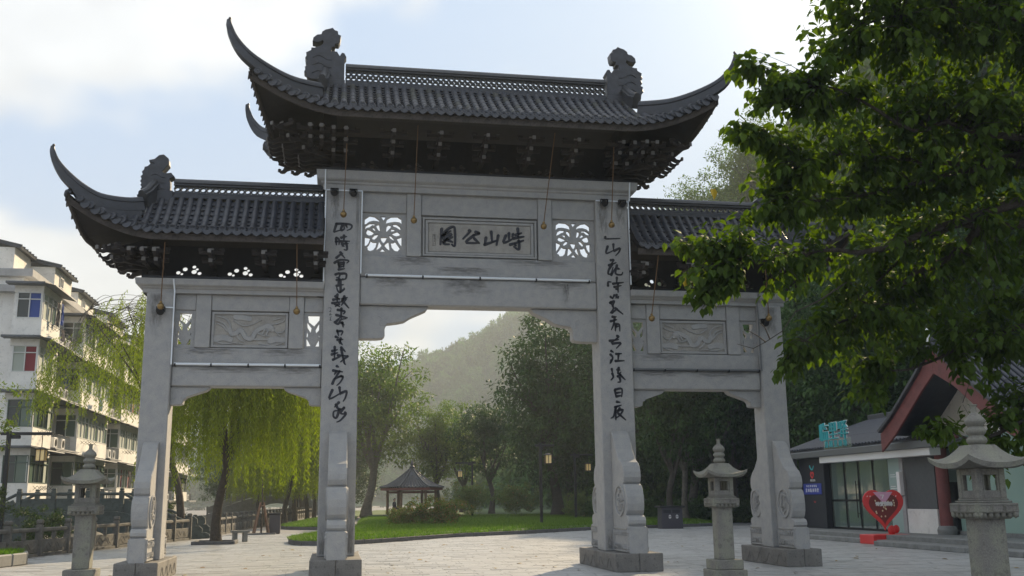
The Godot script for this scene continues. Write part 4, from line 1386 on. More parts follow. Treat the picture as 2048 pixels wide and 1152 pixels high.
func build_brackets() -> void:
	var bm: Material = M["bracket_wood"]
	var std := bracket_mesh(0.36, 0.145, 3, 0, 0.30)
	var corner := bracket_mesh(0.36, 0.145, 3, 0, 0.30, 1.35)
	var up := bracket_mesh(0.36, 0.145, 3, 1, 0.30)
	var y := 9.28
	for sz in [1.0, -1.0]:
		var tz := Basis() if sz > 0 else Basis(Vector3.UP, PI)
		for i in 5:
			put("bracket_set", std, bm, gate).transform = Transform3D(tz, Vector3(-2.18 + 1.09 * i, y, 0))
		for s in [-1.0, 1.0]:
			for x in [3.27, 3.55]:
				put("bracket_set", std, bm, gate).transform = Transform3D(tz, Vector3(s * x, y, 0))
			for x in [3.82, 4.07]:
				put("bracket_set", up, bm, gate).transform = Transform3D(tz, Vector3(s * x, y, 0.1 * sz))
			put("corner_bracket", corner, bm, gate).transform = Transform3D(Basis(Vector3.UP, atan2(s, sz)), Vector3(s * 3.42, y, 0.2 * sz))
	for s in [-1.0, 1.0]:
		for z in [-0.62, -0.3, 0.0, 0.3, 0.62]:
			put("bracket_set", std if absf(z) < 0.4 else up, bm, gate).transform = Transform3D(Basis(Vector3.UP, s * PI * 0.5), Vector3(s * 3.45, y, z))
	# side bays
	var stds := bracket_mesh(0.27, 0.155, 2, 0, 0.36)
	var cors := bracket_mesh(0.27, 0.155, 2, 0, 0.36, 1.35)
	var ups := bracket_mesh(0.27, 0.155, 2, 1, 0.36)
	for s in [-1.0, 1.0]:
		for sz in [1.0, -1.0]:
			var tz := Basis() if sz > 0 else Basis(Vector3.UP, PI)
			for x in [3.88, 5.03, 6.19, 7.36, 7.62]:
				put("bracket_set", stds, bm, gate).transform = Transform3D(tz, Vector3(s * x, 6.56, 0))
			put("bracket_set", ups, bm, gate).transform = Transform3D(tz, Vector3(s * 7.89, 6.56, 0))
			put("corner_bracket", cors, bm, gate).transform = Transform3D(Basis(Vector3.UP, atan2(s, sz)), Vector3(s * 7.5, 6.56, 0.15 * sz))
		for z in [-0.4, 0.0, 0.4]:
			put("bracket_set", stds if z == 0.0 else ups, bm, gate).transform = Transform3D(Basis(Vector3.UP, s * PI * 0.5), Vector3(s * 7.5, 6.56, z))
	# pierced boards between the bracket sets
	var cl := [Vector3(-0.24, 0.22, 0.045), Vector3(-0.16, 0.19, 0.03), Vector3(-0.09, 0.305, 0.05), Vector3(0.11, 0.365, 0.04), Vector3(0.11, 0.25, 0.055), Vector3(0.175, 0.31, 0.032), Vector3(0.23, 0.215, 0.042)]
	for bay in [[0.0, 9.28, 7.0, 1.0, [-2.73, -1.635, -0.545, 0.545, 1.635, 2.73]], [-5.75, 6.56, 4.1, 0.85, [-6.76, -5.61, -4.45]], [5.75, 6.56, 4.1, 0.85, [6.76, 5.61, 4.45]]]:
		var holes := []
		for hx: float in bay[4]:
			for c: Vector3 in cl:
				var p := PackedVector2Array()
				for k in 9:
					p.append(Vector2(hx - bay[0] + c.x + cos(TAU * k / 9.0) * c.z * 1.15, -bay[3] * 0.5 + c.y + sin(TAU * k / 9.0) * c.z))
				holes.append(p)
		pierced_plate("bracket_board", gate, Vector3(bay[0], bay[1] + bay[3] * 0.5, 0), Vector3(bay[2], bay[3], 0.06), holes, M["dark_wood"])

# ---------------------------------------------------------------- fittings fixed to the archway
func build_gate_fittings() -> void:
	var rods := [
		[Vector3(-3.236, 9.95, 1.3), Vector3(-3.28, 8.116, 0.72), "brass ball on a rod hanging before the upper left inner pillar"],
		[Vector3(-1.612, 10.18, 1.3), Vector3(-1.644, 8.032, 0.72), "brass ball on a rod left of the name plaque"],
		[Vector3(1.669, 10.17, 1.3), Vector3(1.474, 8.0, 0.72), "brass ball on a slanting rod right of the name plaque"],
		[Vector3(3.125, 10.0, 1.3), Vector3(3.165, 8.097, 0.72), "brass ball on a rod before the right inner pillar top"],
		[Vector3(-7.169, 7.25, 1.0), Vector3(-7.227, 5.86, 0.7), "rusty rod with small ball before the far left outer pillar"],
		[Vector3(-4.305, 7.32, 1.0), Vector3(-4.275, 5.803, 0.7), "brass ball on a rod right of the left dragon relief"],
		[Vector3(4.226, 7.3, 1.0), Vector3(4.095, 5.806, 0.7), "brass ball on a rod left of the right dragon relief"],
		[Vector3(6.943, 7.3, 1.0), Vector3(7.094, 5.87, 0.7), "rusty rod with small ball before the far right outer pillar"]]
	for r in rods:
		var t := thing("hanging_ball", r[2], "pendant", r[1], 0.0, "brass balls hung on rods from the eaves")
		var b := MB.new()
		b.rod(r[0] - r[1], Vector3(0, 0.07, 0), 0.012, 6)
		part("rod", b, M["rust"], t)
		var c := MB.new()
		c.ball(Vector3.ZERO, Vector3(0.078, 0.078, 0.078), 14)
		c.rod(Vector3(0, 0.07, 0), Vector3(0, 0.11, 0), 0.03, 8)
		part("ball", c, M["brass"], t)
	var spots := [
		[Vector3(-3.50, 8.72, 0.47), "left one of two black floodlights atop the left inner pillar"],
		[Vector3(-3.06, 8.72, 0.47), "right one of two black floodlights atop the left inner pillar"],
		[Vector3(3.07, 8.72, 0.47), "left one of two black floodlights atop the right inner pillar"],
		[Vector3(3.53, 8.72, 0.47), "right one of two black floodlights atop the right inner pillar"],
		[Vector3(-7.27, 5.80, 0.42), "black floodlight on the left outer pillar under the rusty rod"],
		[Vector3(7.12, 5.80, 0.42), "black floodlight on the right outer pillar among bare twigs"]]
	for s in spots:
		var t := thing("floodlight", s[1], "floodlight", s[0], 0.0, "black floodlights on the archway")
		var b := MB.new()
		b.lathe([Vector2(0, -0.09), Vector2(0.05, -0.085), Vector2(0.075, -0.03), Vector2(0.08, 0.05), Vector2(0.07, 0.06), Vector2(0.066, 0.05), Vector2(0, 0.045)], 12, Transform3D(Basis(Vector3.RIGHT, 2.3), Vector3.ZERO))
		part("housing", b, M["metal_dark"], t)
		var y := MB.new()
		y.box(Vector3(-0.095, -0.02, -0.06), Vector3(-0.083, 0.09, 0.02), 0.003)
		y.box(Vector3(0.083, -0.02, -0.06), Vector3(0.095, 0.09, 0.02), 0.003)
		y.box(Vector3(-0.095, 0.09, -0.10), Vector3(0.095, 0.105, 0.02), 0.003)
		part("bracket", y, M["metal_dark"], t)
	var tubes := [
		[Vector3(-2.76, 6.775, 0.315), Vector3(2.72, 6.775, 0.315), "white light tube along the middle lintel below the plaque", "white_pipe"],
		[Vector3(-6.95, 4.635, 0.26), Vector3(-3.70, 4.635, 0.26), "white light tube along the left side lintel", "white_pipe"],
		[Vector3(3.70, 4.63, 0.25), Vector3(6.98, 4.63, 0.25), "grey light tube along the right side lintel", "metal_grey"]]
	for q in tubes:
		var t := thing("light_tube", q[2], "light tube", q[0], 0.0, "light tubes on the lintels")
		var d: Vector3 = q[1] - q[0]
		var n := 4
		for i in n:
			var b := MB.new()
			b.tube(PackedVector3Array([d * (i / float(n) + 0.004), d * ((i + 1) / float(n) - 0.004)]), PackedFloat32Array([0.03, 0.03]), 8)
			part("tube", b, M[q[3]], t)
		for i in n + 1:
			var b := MB.new()
			var c := d * clampf(i / float(n), 0.01, 0.99)
			b.box(c + Vector3(-0.018, -0.05, -0.08), c + Vector3(0.018, -0.025, 0.025), 0.003)
			b.box(c + Vector3(-0.018, -0.025, 0.028), c + Vector3(0.018, 0.01, 0.036), 0.002)
			part("clip", b, M["metal_dark"], t)
	var pipes := [
		["white cable conduit framing the top of the left inner pillar", [[Vector3(-3.72, 9.26, 0.53), Vector3(-3.72, 8.80, 0.43), Vector3(-3.702, 8.78, 0.385), Vector3(-3.702, 6.60, 0.385), Vector3(-3.80, 6.59, 0.385)], [Vector3(-3.70, 8.80, 0.385), Vector3(-2.85, 8.80, 0.385), Vector3(-2.85, 6.80, 0.385)]], "white_pipe"],
		["white cable conduit framing the top of the right inner pillar", [[Vector3(3.72, 9.26, 0.53), Vector3(3.72, 8.82, 0.43), Vector3(3.702, 8.80, 0.385), Vector3(3.702, 7.8, 0.385), Vector3(3.702, 6.7, 0.385)], [Vector3(3.70, 8.80, 0.385), Vector3(2.88, 8.80, 0.385)]], "white_pipe"],
		["white cable conduit down the left outer pillar edge", [[Vector3(-7.02, 6.54, 0.47), Vector3(-7.0, 6.28, 0.36), Vector3(-6.99, 4.62, 0.33)], [Vector3(-7.22, 5.90, 0.335), Vector3(-6.99, 5.90, 0.335)]], "white_pipe"],
		["grey cable conduit down the right outer pillar edge", [[Vector3(6.97, 6.54, 0.47), Vector3(6.96, 6.28, 0.36), Vector3(6.985, 4.62, 0.33)], [Vector3(6.98, 5.90, 0.335), Vector3(7.10, 5.90, 0.335)]], "metal_grey"]]
	for q in pipes:
		var b := MB.new()
		for run in q[1]:
			for i in run.size() - 1:
				b.bar(run[i], run[i + 1] + (run[i + 1] - run[i]).normalized() * 0.01, 0.034, 0.03, 0.004)
		lone("cable_conduit", b, M[q[2]], q[0], "conduit", "cable conduits on the archway")
	for q in [["dark lamp strip along the middle cornice edge", -3.8, 3.8, 9.305, 0.42], ["dark lamp strip along the left cornice edge", -7.7, -3.72, 6.585, 0.38], ["dark lamp strip along the right cornice edge", 3.72, 7.7, 6.585, 0.38]]:
		var b := MB.new()
		b.box(Vector3(q[1], q[3] - 0.022, q[4]), Vector3(q[2], q[3] + 0.03, q[4] + 0.06), 0.006)
		lone("lamp_strip", b, M["metal_dark"], q[0], "lamp strip", "lamp strips on the cornices")

# ---------------------------------------------------------------- stone lanterns
func build_lanterns() -> void:
	var st: Material = M["stone_lantern"]
	var t := thing("stone_lantern", "tall stone lantern standing before the right inner pillar", "lantern", Vector3(3.53, 0, 6.0), 0.0, "stone lanterns before the archway")
	var b := MB.new()
	b.box(Vector3(-0.30, 0.0, -0.30), Vector3(0.30, 0.33, 0.30), 0.012)
	part("lower_plinth", b, st, t)
	b = MB.new()
	b.box(Vector3(-0.255, 0.332, -0.255), Vector3(0.255, 0.5, 0.255), 0.012)
	part("upper_plinth", b, st, t)
	b = MB.new()
	b.box(Vector3(-0.142, 0.5, -0.142), Vector3(0.142, 1.41, 0.142), 0.012)
	part("post", b, st, t)
	# lotus capital and slab
	b = MB.new()
	for i in 4:
		var R := Basis(Vector3.UP, i * PI * 0.5)
		for k in 7:
			var x := -0.225 + k * 0.075
			b.ball(R * Vector3(x, 1.445, 0.205), Vector3(0.036, 0.04, 0.036), 6)
	b.box(Vector3(-0.20, 1.40, -0.20), Vector3(0.20, 1.46, 0.20), 0.02)
	part("lotus_capital", b, st, t)
	b = MB.new()
	b.box(Vector3(-0.245, 1.462, -0.245), Vector3(0.245, 1.565, 0.245), 0.008)
	for i in 4:
		var R := Basis(Vector3.UP, i * PI * 0.5)
		for k in 3:
			var f := MB.new()
			frame_rect(f, -0.225 + k * 0.152, -0.225 + k * 0.152 + 0.145, 1.475, 1.553, 0.012, 0.245, 0.252)
			for j in f.v.size():
				b.v.append(R * f.v[j]); b.n.append(R * f.n[j])
	b.box(Vector3(-0.205, 1.567, -0.205), Vector3(0.205, 1.59, 0.205), 0.006)
	b.box(Vector3(-0.182, 1.592, -0.182), Vector3(0.182, 1.612, 0.182), 0.006)
	part("slab", b, st, t)
	b = MB.new()
	for i in 4:
		var R := Basis(Vector3.UP, i * PI * 0.5)
		b.obox(Transform3D(R, R * Vector3(0.135, 1.77, 0.135)), Vector3(0.075, 0.32, 0.075), 0.008)
		b.obox(Transform3D(R, R * Vector3(0, 1.655, 0.137)), Vector3(0.2, 0.085, 0.06), 0.006)
		b.obox(Transform3D(R, R * Vector3(0, 1.895, 0.137)), Vector3(0.2, 0.07, 0.06), 0.006)
		b.obox(Transform3D(R, R * Vector3(-0.085, 1.78, 0.15)), Vector3(0.018, 0.17, 0.03), 0.003)
		b.obox(Transform3D(R, R * Vector3(0.085, 1.78, 0.15)), Vector3(0.018, 0.17, 0.03), 0.003)
	b.box(Vector3(-0.11, 1.60, -0.11), Vector3(0.11, 1.63, 0.11))
	b.box(Vector3(-0.11, 1.90, -0.11), Vector3(0.11, 1.935, 0.11))
	part("light_chamber", b, st, t)
	# curved roof with lifted corners
	b = MB.new()
	var n := 10
	for i in 4:
		var R := Basis(Vector3.UP, i * PI * 0.5)
		var G := []
		for k in 7:
			var row := []
			var s := k / 6.0
			for j in n + 1:
				var u := -1.0 + 2.0 * j / n
				var hw := lerpf(0.13, 0.375, s)
				var y := 2.175 - 0.19 * (1.0 - pow(1.0 - s, 1.9)) + 0.085 * pow(absf(u), 2.5) * pow(s, 2.5)
				row.append(R * Vector3(u * hw, y, hw))
			G.append(row)
		for k in 6:
			for j in n:
				b.qo(G[k][j], G[k][j + 1], G[k + 1][j + 1], G[k + 1][j], Vector3.UP)
		for j in n:
			var a: Vector3 = G[6][j]
			var c: Vector3 = G[6][j + 1]
			var a2 := Vector3(a.x * 0.97, a.y - 0.055, a.z * 0.97)
			var c2 := Vector3(c.x * 0.97, c.y - 0.055, c.z * 0.97)
			b.qo(a, c, c2, a2, R * Vector3(0, 0, 1))
			b.qo(a2, c2, R * Vector3((-1.0 + 2.0 * (j + 1) / n) * 0.16, 1.93, 0.16), R * Vector3((-1.0 + 2.0 * j / n) * 0.16, 1.93, 0.16), Vector3.DOWN)
	b.box(Vector3(-0.13, 2.16, -0.13), Vector3(0.13, 2.18, 0.13), 0.004)
	part("roof", b, st, t)
	b = MB.new()
	var pr := []
	for q in [[0.0, 2.175], [0.09, 2.178]]:
		pr.append(Vector2(q[0], q[1]))
	for ring in [[2.185, 2.275, 0.108], [2.285, 2.375, 0.106], [2.385, 2.485, 0.11]]:
		for k in 7:
			var a := PI * k / 6.0
			pr.append(Vector2(ring[2] - 0.028 + 0.028 * sin(a), lerpf(ring[0], ring[1], k / 6.0)))
		pr.append(Vector2(0.078, ring[1] + 0.004))
	for q in [[0.055, 2.51], [0.034, 2.53], [0.03, 2.57], [0.034, 2.60], [0.042, 2.612], [0.04, 2.62], [0.0, 2.62]]:
		pr.append(Vector2(q[0], q[1]))
	b.lathe(pr, 18)
	part("finial", b, st, t)
	var bb := MB.new()
	bb.ball(Vector3(0.02, 1.655, 0.02), Vector3(0.028, 0.028, 0.028), 8)
	part("bulb", bb, M["white_paint"], t)
	copy_of(t, "stone_lantern", "large stone lantern at the right edge before the shop steps", Vector3(3.52, -0.07, 13.56), 0.0)
	copy_of(t, "stone_lantern", "stone lantern at the left before the dark canal railing", Vector3(-7.58, 0.0, 4.7), 0.0)

# ---------------------------------------------------------------- ground, paving, canal
func sheet(b: MB, pts: Array, y: float) -> void:
	var poly := PackedVector2Array()
	for p: Vector2 in pts:
		poly.append(p)
	var ix := Geometry2D.triangulate_polygon(poly)
	for i in range(0, ix.size(), 3):
		b.to(Vector3(poly[ix[i]].x, y, poly[ix[i]].y), Vector3(poly[ix[i + 1]].x, y, poly[ix[i + 1]].y), Vector3(poly[ix[i + 2]].x, y, poly[ix[i + 2]].y), Vector3.UP)

func canal_x(z: float) -> float:
	# east bank of the canal
	if z > -24.3:
		return lerpf(-9.47, -13.9, (z + 24.3) / 18.3)
	return lerpf(-9.2, -5.3, clampf((-24.3 - z) / 66.0, 0.0, 1.0))

func build_ground() -> void:
	var b := MB.new()
	sheet(b, [Vector2(-1500, -1500), Vector2(1500, -1500), Vector2(1500, 600), Vector2(-1500, 600)], -2.6)
	struct("ground", b, M["ground"])
	# east bank: the plaza and the park stand on it
	b = MB.new()
	var edge := [Vector2(-19.0, 16.0), Vector2(-14.6, -4.0), Vector2(-13.9, -6.0), Vector2(-9.47, -24.3), Vector2(-9.2, -24.31), Vector2(-5.3, -90.0), Vector2(-5.0, -200.0)]
	var top := edge.duplicate()
	top.append_array([Vector2(140, -200), Vector2(140, 120), Vector2(-19, 120)])
	sheet(b, top, -0.012)
	for i in edge.size() - 1:
		b.qo(Vector3(edge[i].x, -0.012, edge[i].y), Vector3(edge[i + 1].x, -0.012, edge[i + 1].y), Vector3(edge[i + 1].x, -2.6, edge[i + 1].y), Vector3(edge[i].x, -2.6, edge[i].y), Vector3(-1, 0, 0))
	struct("plaza", b, M["ground"])
	b = MB.new()
	sheet(b, [Vector2(-19.6, 16), Vector2(-19.6, -200), Vector2(-120, -200), Vector2(-120, 16)], -0.1)
	b.qo(Vector3(-19.6, -0.1, 16), Vector3(-19.6, -0.1, -200), Vector3(-19.6, -2.6, -200), Vector3(-19.6, -2.6, 16), Vector3.RIGHT)
	struct("far_bank", b, M["ground"])
	b = MB.new()
	sheet(b, [Vector2(-19.7, 15), Vector2(-19.7, -200), Vector2(-4.9, -200), Vector2(-5.2, -90), Vector2(-9.1, -24.3), Vector2(-13.8, -6), Vector2(-18.9, 15)], -1.9)
	struct("canal_water", b, M["water"])
	# stone paving laid in courses
	var pv := MB.new()
	pv.use_col = true
	var r := RandomNumberGenerator.new()
	r.seed = 5
	var z := -30.0
	while z < 11.0:
		var dz := 0.30
		var x := -13.6 + r.randf() * 0.5
		while x < 22.0:
			var w := 0.6
			if x > canal_x(z) + 0.35 and not in_lawn(Vector2(x + 0.3, z + 0.15)) and x < 19.0:
				var k := 1.0 + r.randfn(0.0, 0.15)
				k = clampf(k, 0.55, 1.3)
				var g := r.randf_range(-0.02, 0.02)
				pv.col = Color(k * (1.0 + g), k, k * (1.0 - g))
				var h := r.randf_range(-0.0025, 0.0025)
				var tl := r.randf_range(-0.002, 0.002)
				var a := Vector3(x + 0.006, h, z + 0.006)
				var c := Vector3(x + w - 0.006, h + tl, z + dz - 0.006)
				pv.qo(a, Vector3(c.x, h, a.z), c, Vector3(a.x, h + tl, c.z), Vector3.UP)
				pv.qo(Vector3(a.x, h + tl, c.z), c, c - Vector3(0, 0.011, 0), Vector3(a.x, -0.011, c.z), Vector3(0, 0, 1))
				pv.qo(Vector3(c.x, h, a.z), c, c - Vector3(0, 0.011, 0), Vector3(c.x, -0.011, a.z), Vector3(1, 0, 0))
			x += w
		z += dz
	struct("paving_slabs", pv, M["paving"], "stuff")

const LAWN := [Vector2(-5.0, -18.6), Vector2(-4.9, -16.6), Vector2(-4.4, -15.1), Vector2(-3.5, -14.6), Vector2(-2.2, -15.5), Vector2(-0.2, -18.0), Vector2(1.8, -20.6), Vector2(5.37, -23.1), Vector2(9.59, -26.9), Vector2(13.5, -28.5), Vector2(17.3, -30.2), Vector2(18.0, -34.0), Vector2(19.5, -60.0), Vector2(24.0, -120.0), Vector2(2.0, -120.0), Vector2(-1.0, -60.0), Vector2(-2.0, -36.0), Vector2(-3.0, -27.0), Vector2(-4.6, -21.0)]
const LAWN_TWO := [Vector2(-6.3, -39.5), Vector2(-5.9, -37.4), Vector2(-5.0, -36.0), Vector2(-3.9, -35.4), Vector2(-2.6, -36.6), Vector2(-1.6, -60.0), Vector2(1.2, -120.0), Vector2(-2.8, -120.0), Vector2(-4.6, -66.0)]

func in_lawn(p: Vector2) -> bool:
	return Geometry2D.is_point_in_polygon(p, PackedVector2Array(LAWN)) or Geometry2D.is_point_in_polygon(p, PackedVector2Array(LAWN_TWO))

func lawn_patch(called: String, L: Array, kerb_to: int) -> void:
	var b := MB.new()
	var poly := PackedVector2Array(L)
	var inner: Array = Geometry2D.offset_polygon(poly, -0.5)
	var in2: PackedVector2Array = inner[0]
	sheet(b, Array(in2), 0.24)
	# verge between kerb and crown of the lawn
	for i in poly.size():
		var p := poly[i]
		var q := poly[(i + 1) % poly.size()]
		var m := p.distance_to(q)
		var n := maxi(1, int(m / 1.0))
		for k in n:
			var a := p.lerp(q, float(k) / n)
			var c := p.lerp(q, float(k + 1) / n)
			var ai := near_on(in2, a)
			var ci := near_on(in2, c)
			b.qo(Vector3(a.x, 0.13, a.y), Vector3(c.x, 0.13, c.y), Vector3(ci.x, 0.24, ci.y), Vector3(ai.x, 0.24, ai.y), Vector3.UP)
	struct(called, b, M["lawn"])
	var kb := thing("lawn_kerb", "dark stone kerb along the " + ("large lawn behind the archway" if L == LAWN else "small lawn near the canal path"), "kerb")
	for i in kerb_to:
		var p := poly[i]
		var q := poly[i + 1]
		var m := p.distance_to(q)
		var n := maxi(1, roundi(m / 1.0))
		for k in n:
			var a := p.lerp(q, float(k) / n)
			var c := p.lerp(q, float(k + 1) / n)
			var d := (c - a).normalized() * 0.004
			var s := MB.new()
			s.bar(Vector3(a.x + d.x, 0.07, a.y + d.y), Vector3(c.x - d.x, 0.07, c.y - d.y), 0.14, 0.18, 0.015)
			part("kerb_stone", s, M["kerb"], kb)

func near_on(poly: PackedVector2Array, p: Vector2) -> Vector2:
	var best := poly[0]
	var bd := 1e9
	for i in poly.size():
		var q := Geometry2D.get_closest_point_to_segment(p, poly[i], poly[(i + 1) % poly.size()])
		if q.distance_squared_to(p) < bd:
			bd = q.distance_squared_to(p)
			best = q
	return best

# ---------------------------------------------------------------- canal side: railings, bridges
func railing(label: String, pts: Array, step: float, h: float, m: Material) -> Node3D:
	var t := thing("stone_balustrade", label, "balustrade", Vector3.ZERO, 0.0, "")
	for i in pts.size() - 1:
		var a: Vector3 = pts[i]
		var c: Vector3 = pts[i + 1]
		var n := maxi(1, roundi(a.distance_to(c) / step))
		for k in n + (1 if i == pts.size() - 2 else 0):
			var p := a.lerp(c, float(k) / n)
			var b := MB.new()
			b.box(p + Vector3(-0.10, 0, -0.10), p + Vector3(0.10, h - 0.17, 0.10), 0.012)
			b.box(p + Vector3(-0.075, h - 0.168, -0.075), p + Vector3(0.075, h - 0.14, 0.075), 0.005)
			b.box(p + Vector3(-0.10, h - 0.138, -0.10), p + Vector3(0.10, h, 0.10), 0.03)
			part("post", b, m, t)
		for k in n:
			var p := a.lerp(c, float(k) / n)
			var q := a.lerp(c, float(k + 1) / n)
			var d := (q - p).normalized() * 0.1
			var b := MB.new()
			b.bar(p + d + Vector3(0, h * 0.72, 0), q - d + Vector3(0, h * 0.72, 0), 0.13, 0.13, 0.03)
			part("rail", b, m, t)
			b = MB.new()
			b.bar(p + d + Vector3(0, h * 0.27, 0), q - d + Vector3(0, h * 0.27, 0), 0.09, h * 0.36, 0.012)
			var dir := (q - p).normalized()
			var nn := Vector3(dir.z, 0, -dir.x).normalized()
			var len := p.distance_to(q)
			for s in [-1.0, 1.0]:
				var tt := Transform3D(Basis(dir * -s if nn.dot(Vector3(0, 0, 1)) < 0 else dir * s, Vector3.UP, nn * s), p.lerp(q, 0.5) + Vector3(0, h * 0.27, 0) + nn * s * 0.045)
				tt.basis.x = tt.basis.y.cross(tt.basis.z)
				var w := len * 0.5 - 0.2
				b.stroke(PackedVector2Array([Vector2(-w, -h * 0.12), Vector2(-w * 0.6, h * 0.1), Vector2(-w * 0.2, -h * 0.05), Vector2(w * 0.2, h * 0.1), Vector2(w * 0.6, -h * 0.1), Vector2(w, h * 0.1)]), 0.03, 0.012, tt, 0.8)
				b.stroke(PackedVector2Array([Vector2(-w * 0.8, h * 0.02), Vector2(-w * 0.4, -h * 0.13), Vector2(0, h * 0.09), Vector2(w * 0.4, -h * 0.12), Vector2(w * 0.9, 0)]), 0.02, 0.01, tt, 0.8)
			part("carved_panel", b, m, t)
			b = MB.new()
			var mid := p.lerp(q, 0.5)
			b.box(mid + Vector3(-0.06, h * 0.45, -0.05), mid + Vector3(0.06, h * 0.66, 0.05), 0.02)
			part("vase_block", b, m, t)
			b = MB.new()
			b.bar(p + d + Vector3(0, 0.03, 0), q - d + Vector3(0, 0.03, 0), 0.16, 0.10, 0.01)
			part("foot_rail", b, m, t)
	return t

func build_canal_side() -> void:
	var m: Material = M["balustrade"]
	railing("dark stone balustrade along the canal left of the archway", [Vector3(-14.5, 0, -3.4), Vector3(-13.3, 0, -7.6), Vector3(-9.55, 0, -23.6)], 1.8, 1.12, m)
	railing("long dark balustrade beside the canal path beyond the willow", [Vector3(-8.95, 0, -29.6), Vector3(-5.5, 0, -84.0)], 1.9, 1.05, m)
	# humped stone footbridge over the canal
	var bt := thing("stone_footbridge", "dark green arched stone footbridge crossing the canal before the apartments", "bridge")
	var bs: Material = M["bridge"]
	var x0 := -9.9
	var x1 := -19.8
	var deck := func(x: float) -> float:
		var u := clampf((x0 - x) / (x0 - x1), 0.0, 1.0)
		return 1.25 * smoothstep(0.0, 0.30, u) * smoothstep(1.0, 0.70, u)
	for zf in [-24.6, -27.4]:
		var b := MB.new()
		var poly := PackedVector2Array()
		for k in 21:
			var x := lerpf(x1, x0, k / 20.0)
			poly.append(Vector2(x, deck.call(x)))
		poly.append(Vector2(x0, -2.4))
		poly.append(Vector2(-11.6, -2.4))
		for k in 15:
			var a := PI * k / 14.0
			poly.append(Vector2(-14.85 + cos(a) * 3.2, -1.95 + sin(a) * 2.55))
		poly.append(Vector2(-18.1, -2.4))
		poly.append(Vector2(x1, -2.4))
		b.extrude(poly, -0.15, 0.15, Transform3D(Basis(), Vector3(0, 0, zf)), 0.02)
		part("spandrel_wall", b, bs, bt)
	var db := MB.new()
	for k in 20:
		var xa := lerpf(x1, x0, k / 20.0)
		var xb := lerpf(x1, x0, (k + 1) / 20.0)
		db.qo(Vector3(xa, deck.call(xa) - 0.02, -27.3), Vector3(xb, deck.call(xb) - 0.02, -27.3), Vector3(xb, deck.call(xb) - 0.02, -24.7), Vector3(xa, deck.call(xa) - 0.02, -24.7), Vector3.UP)
	for k in 14:
		var a := PI * k / 14.0
		var c := PI * (k + 1) / 14.0
		db.qo(Vector3(-14.85 + cos(a) * 3.2, -1.95 + sin(a) * 2.55, -27.4), Vector3(-14.85 + cos(c) * 3.2, -1.95 + sin(c) * 2.55, -27.4), Vector3(-14.85 + cos(c) * 3.2, -1.95 + sin(c) * 2.55, -24.6), Vector3(-14.85 + cos(a) * 3.2, -1.95 + sin(a) * 2.55, -24.6), Vector3.DOWN)
	part("deck", db, bs, bt)
	for zf in [-24.6, -27.4]:
		var n := 7
		for k in n + 1:
			var x := lerpf(x0 + 0.1, x1, float(k) / n)
			var y: float = deck.call(x)
			var b := MB.new()
			b.box(Vector3(x - 0.1, y - 0.1, zf - 0.1), Vector3(x + 0.1, y + 0.92, zf + 0.1), 0.015)
			b.box(Vector3(x - 0.09, y + 0.925, zf - 0.09), Vector3(x + 0.09, y + 1.02, zf + 0.09), 0.03)
			part("post", b, bs, bt)
			if k < n:
				var xn := lerpf(x0 + 0.1, x1, float(k + 1) / n)
				var yn: float = deck.call(xn)
				var p := Vector3(x - 0.1, y, zf)
				var q := Vector3(xn + 0.1, yn, zf)
				b = MB.new()
				b.bar(p + Vector3(0, 0.78, 0), q + Vector3(0, 0.78, 0), 0.16, 0.12, 0.03)
				part("rail", b, bs, bt)
				b = MB.new()
				b.bar(p + Vector3(0, 0.30, 0), q + Vector3(0, 0.30, 0), 0.10, 0.56, 0.015)
				part("railing_panel", b, bs, bt)
		# scroll stone at the foot of the railing
		var b := MB.new()
		var sp := PackedVector2Array([Vector2(0, 0), Vector2(0, 0.95), Vector2(0.2, 0.98), Vector2(0.36, 0.86), Vector2(0.38, 0.66), Vector2(0.30, 0.56), Vector2(0.46, 0.56), Vector2(0.60, 0.42), Vector2(0.58, 0.26), Vector2(0.72, 0.28), Vector2(0.90, 0.2), Vector2(0.95, 0.08), Vector2(0.9, 0)])
		b.extrude(sp, -0.08, 0.08, Transform3D(Basis(), Vector3(x0 + 0.2, 0, zf)), 0.02)
		part("scroll_stone", b, bs, bt)
	# pale arched bridge far down the canal
	var fb := thing("far_bridge", "pale arched stone bridge far down the canal behind the willow", "bridge")
	var b2 := MB.new()
	var pl := PackedVector2Array()
	var cxx := -9.6
	for k in 25:
		var u := -1.0 + 2.0 * k / 24.0
		pl.append(Vector2(cxx + u * 7.5, 0.2 + 2.0 * (1.0 - u * u)))
	pl.append(Vector2(cxx + 7.5, -2.4))
	pl.append(Vector2(cxx + 3.6, -2.4))
	for k in 15:
		var a := PI * k / 14.0
		pl.append(Vector2(cxx + cos(a) * 3.5, -2.0 + sin(a) * 3.4))
	pl.append(Vector2(cxx - 3.6, -2.4))
	pl.append(Vector2(cxx - 7.5, -2.4))
	b2.extrude(pl, -1.5, 1.5, Transform3D(Basis(), Vector3(0, 0, -96)), 0.05)
	part("arch_body", b2, M["step_stone"], fb)
	for s in [-1.4, 1.4]:
		for k in 13:
			var u := -1.0 + 2.0 * k / 12.0
			var p := Vector3(cxx + u * 7.4, 0.2 + 2.0 * (1.0 - u * u), -96 + s)
			var b := MB.new()
			b.box(p + Vector3(-0.1, -0.1, -0.1), p + Vector3(0.1, 0.95, 0.1), 0.02)
			part("post", b, M["step_stone"], fb)
			if k < 12:
				var v := -1.0 + 2.0 * (k + 1) / 12.0
				var q := Vector3(cxx + v * 7.4, 0.2 + 2.0 * (1.0 - v * v), -96 + s)
				b = MB.new()
				b.bar(p + Vector3(0, 0.45, 0), q + Vector3(0, 0.45, 0), 0.1, 0.6, 0.02)
				part("railing_panel", b, M["step_stone"], fb)

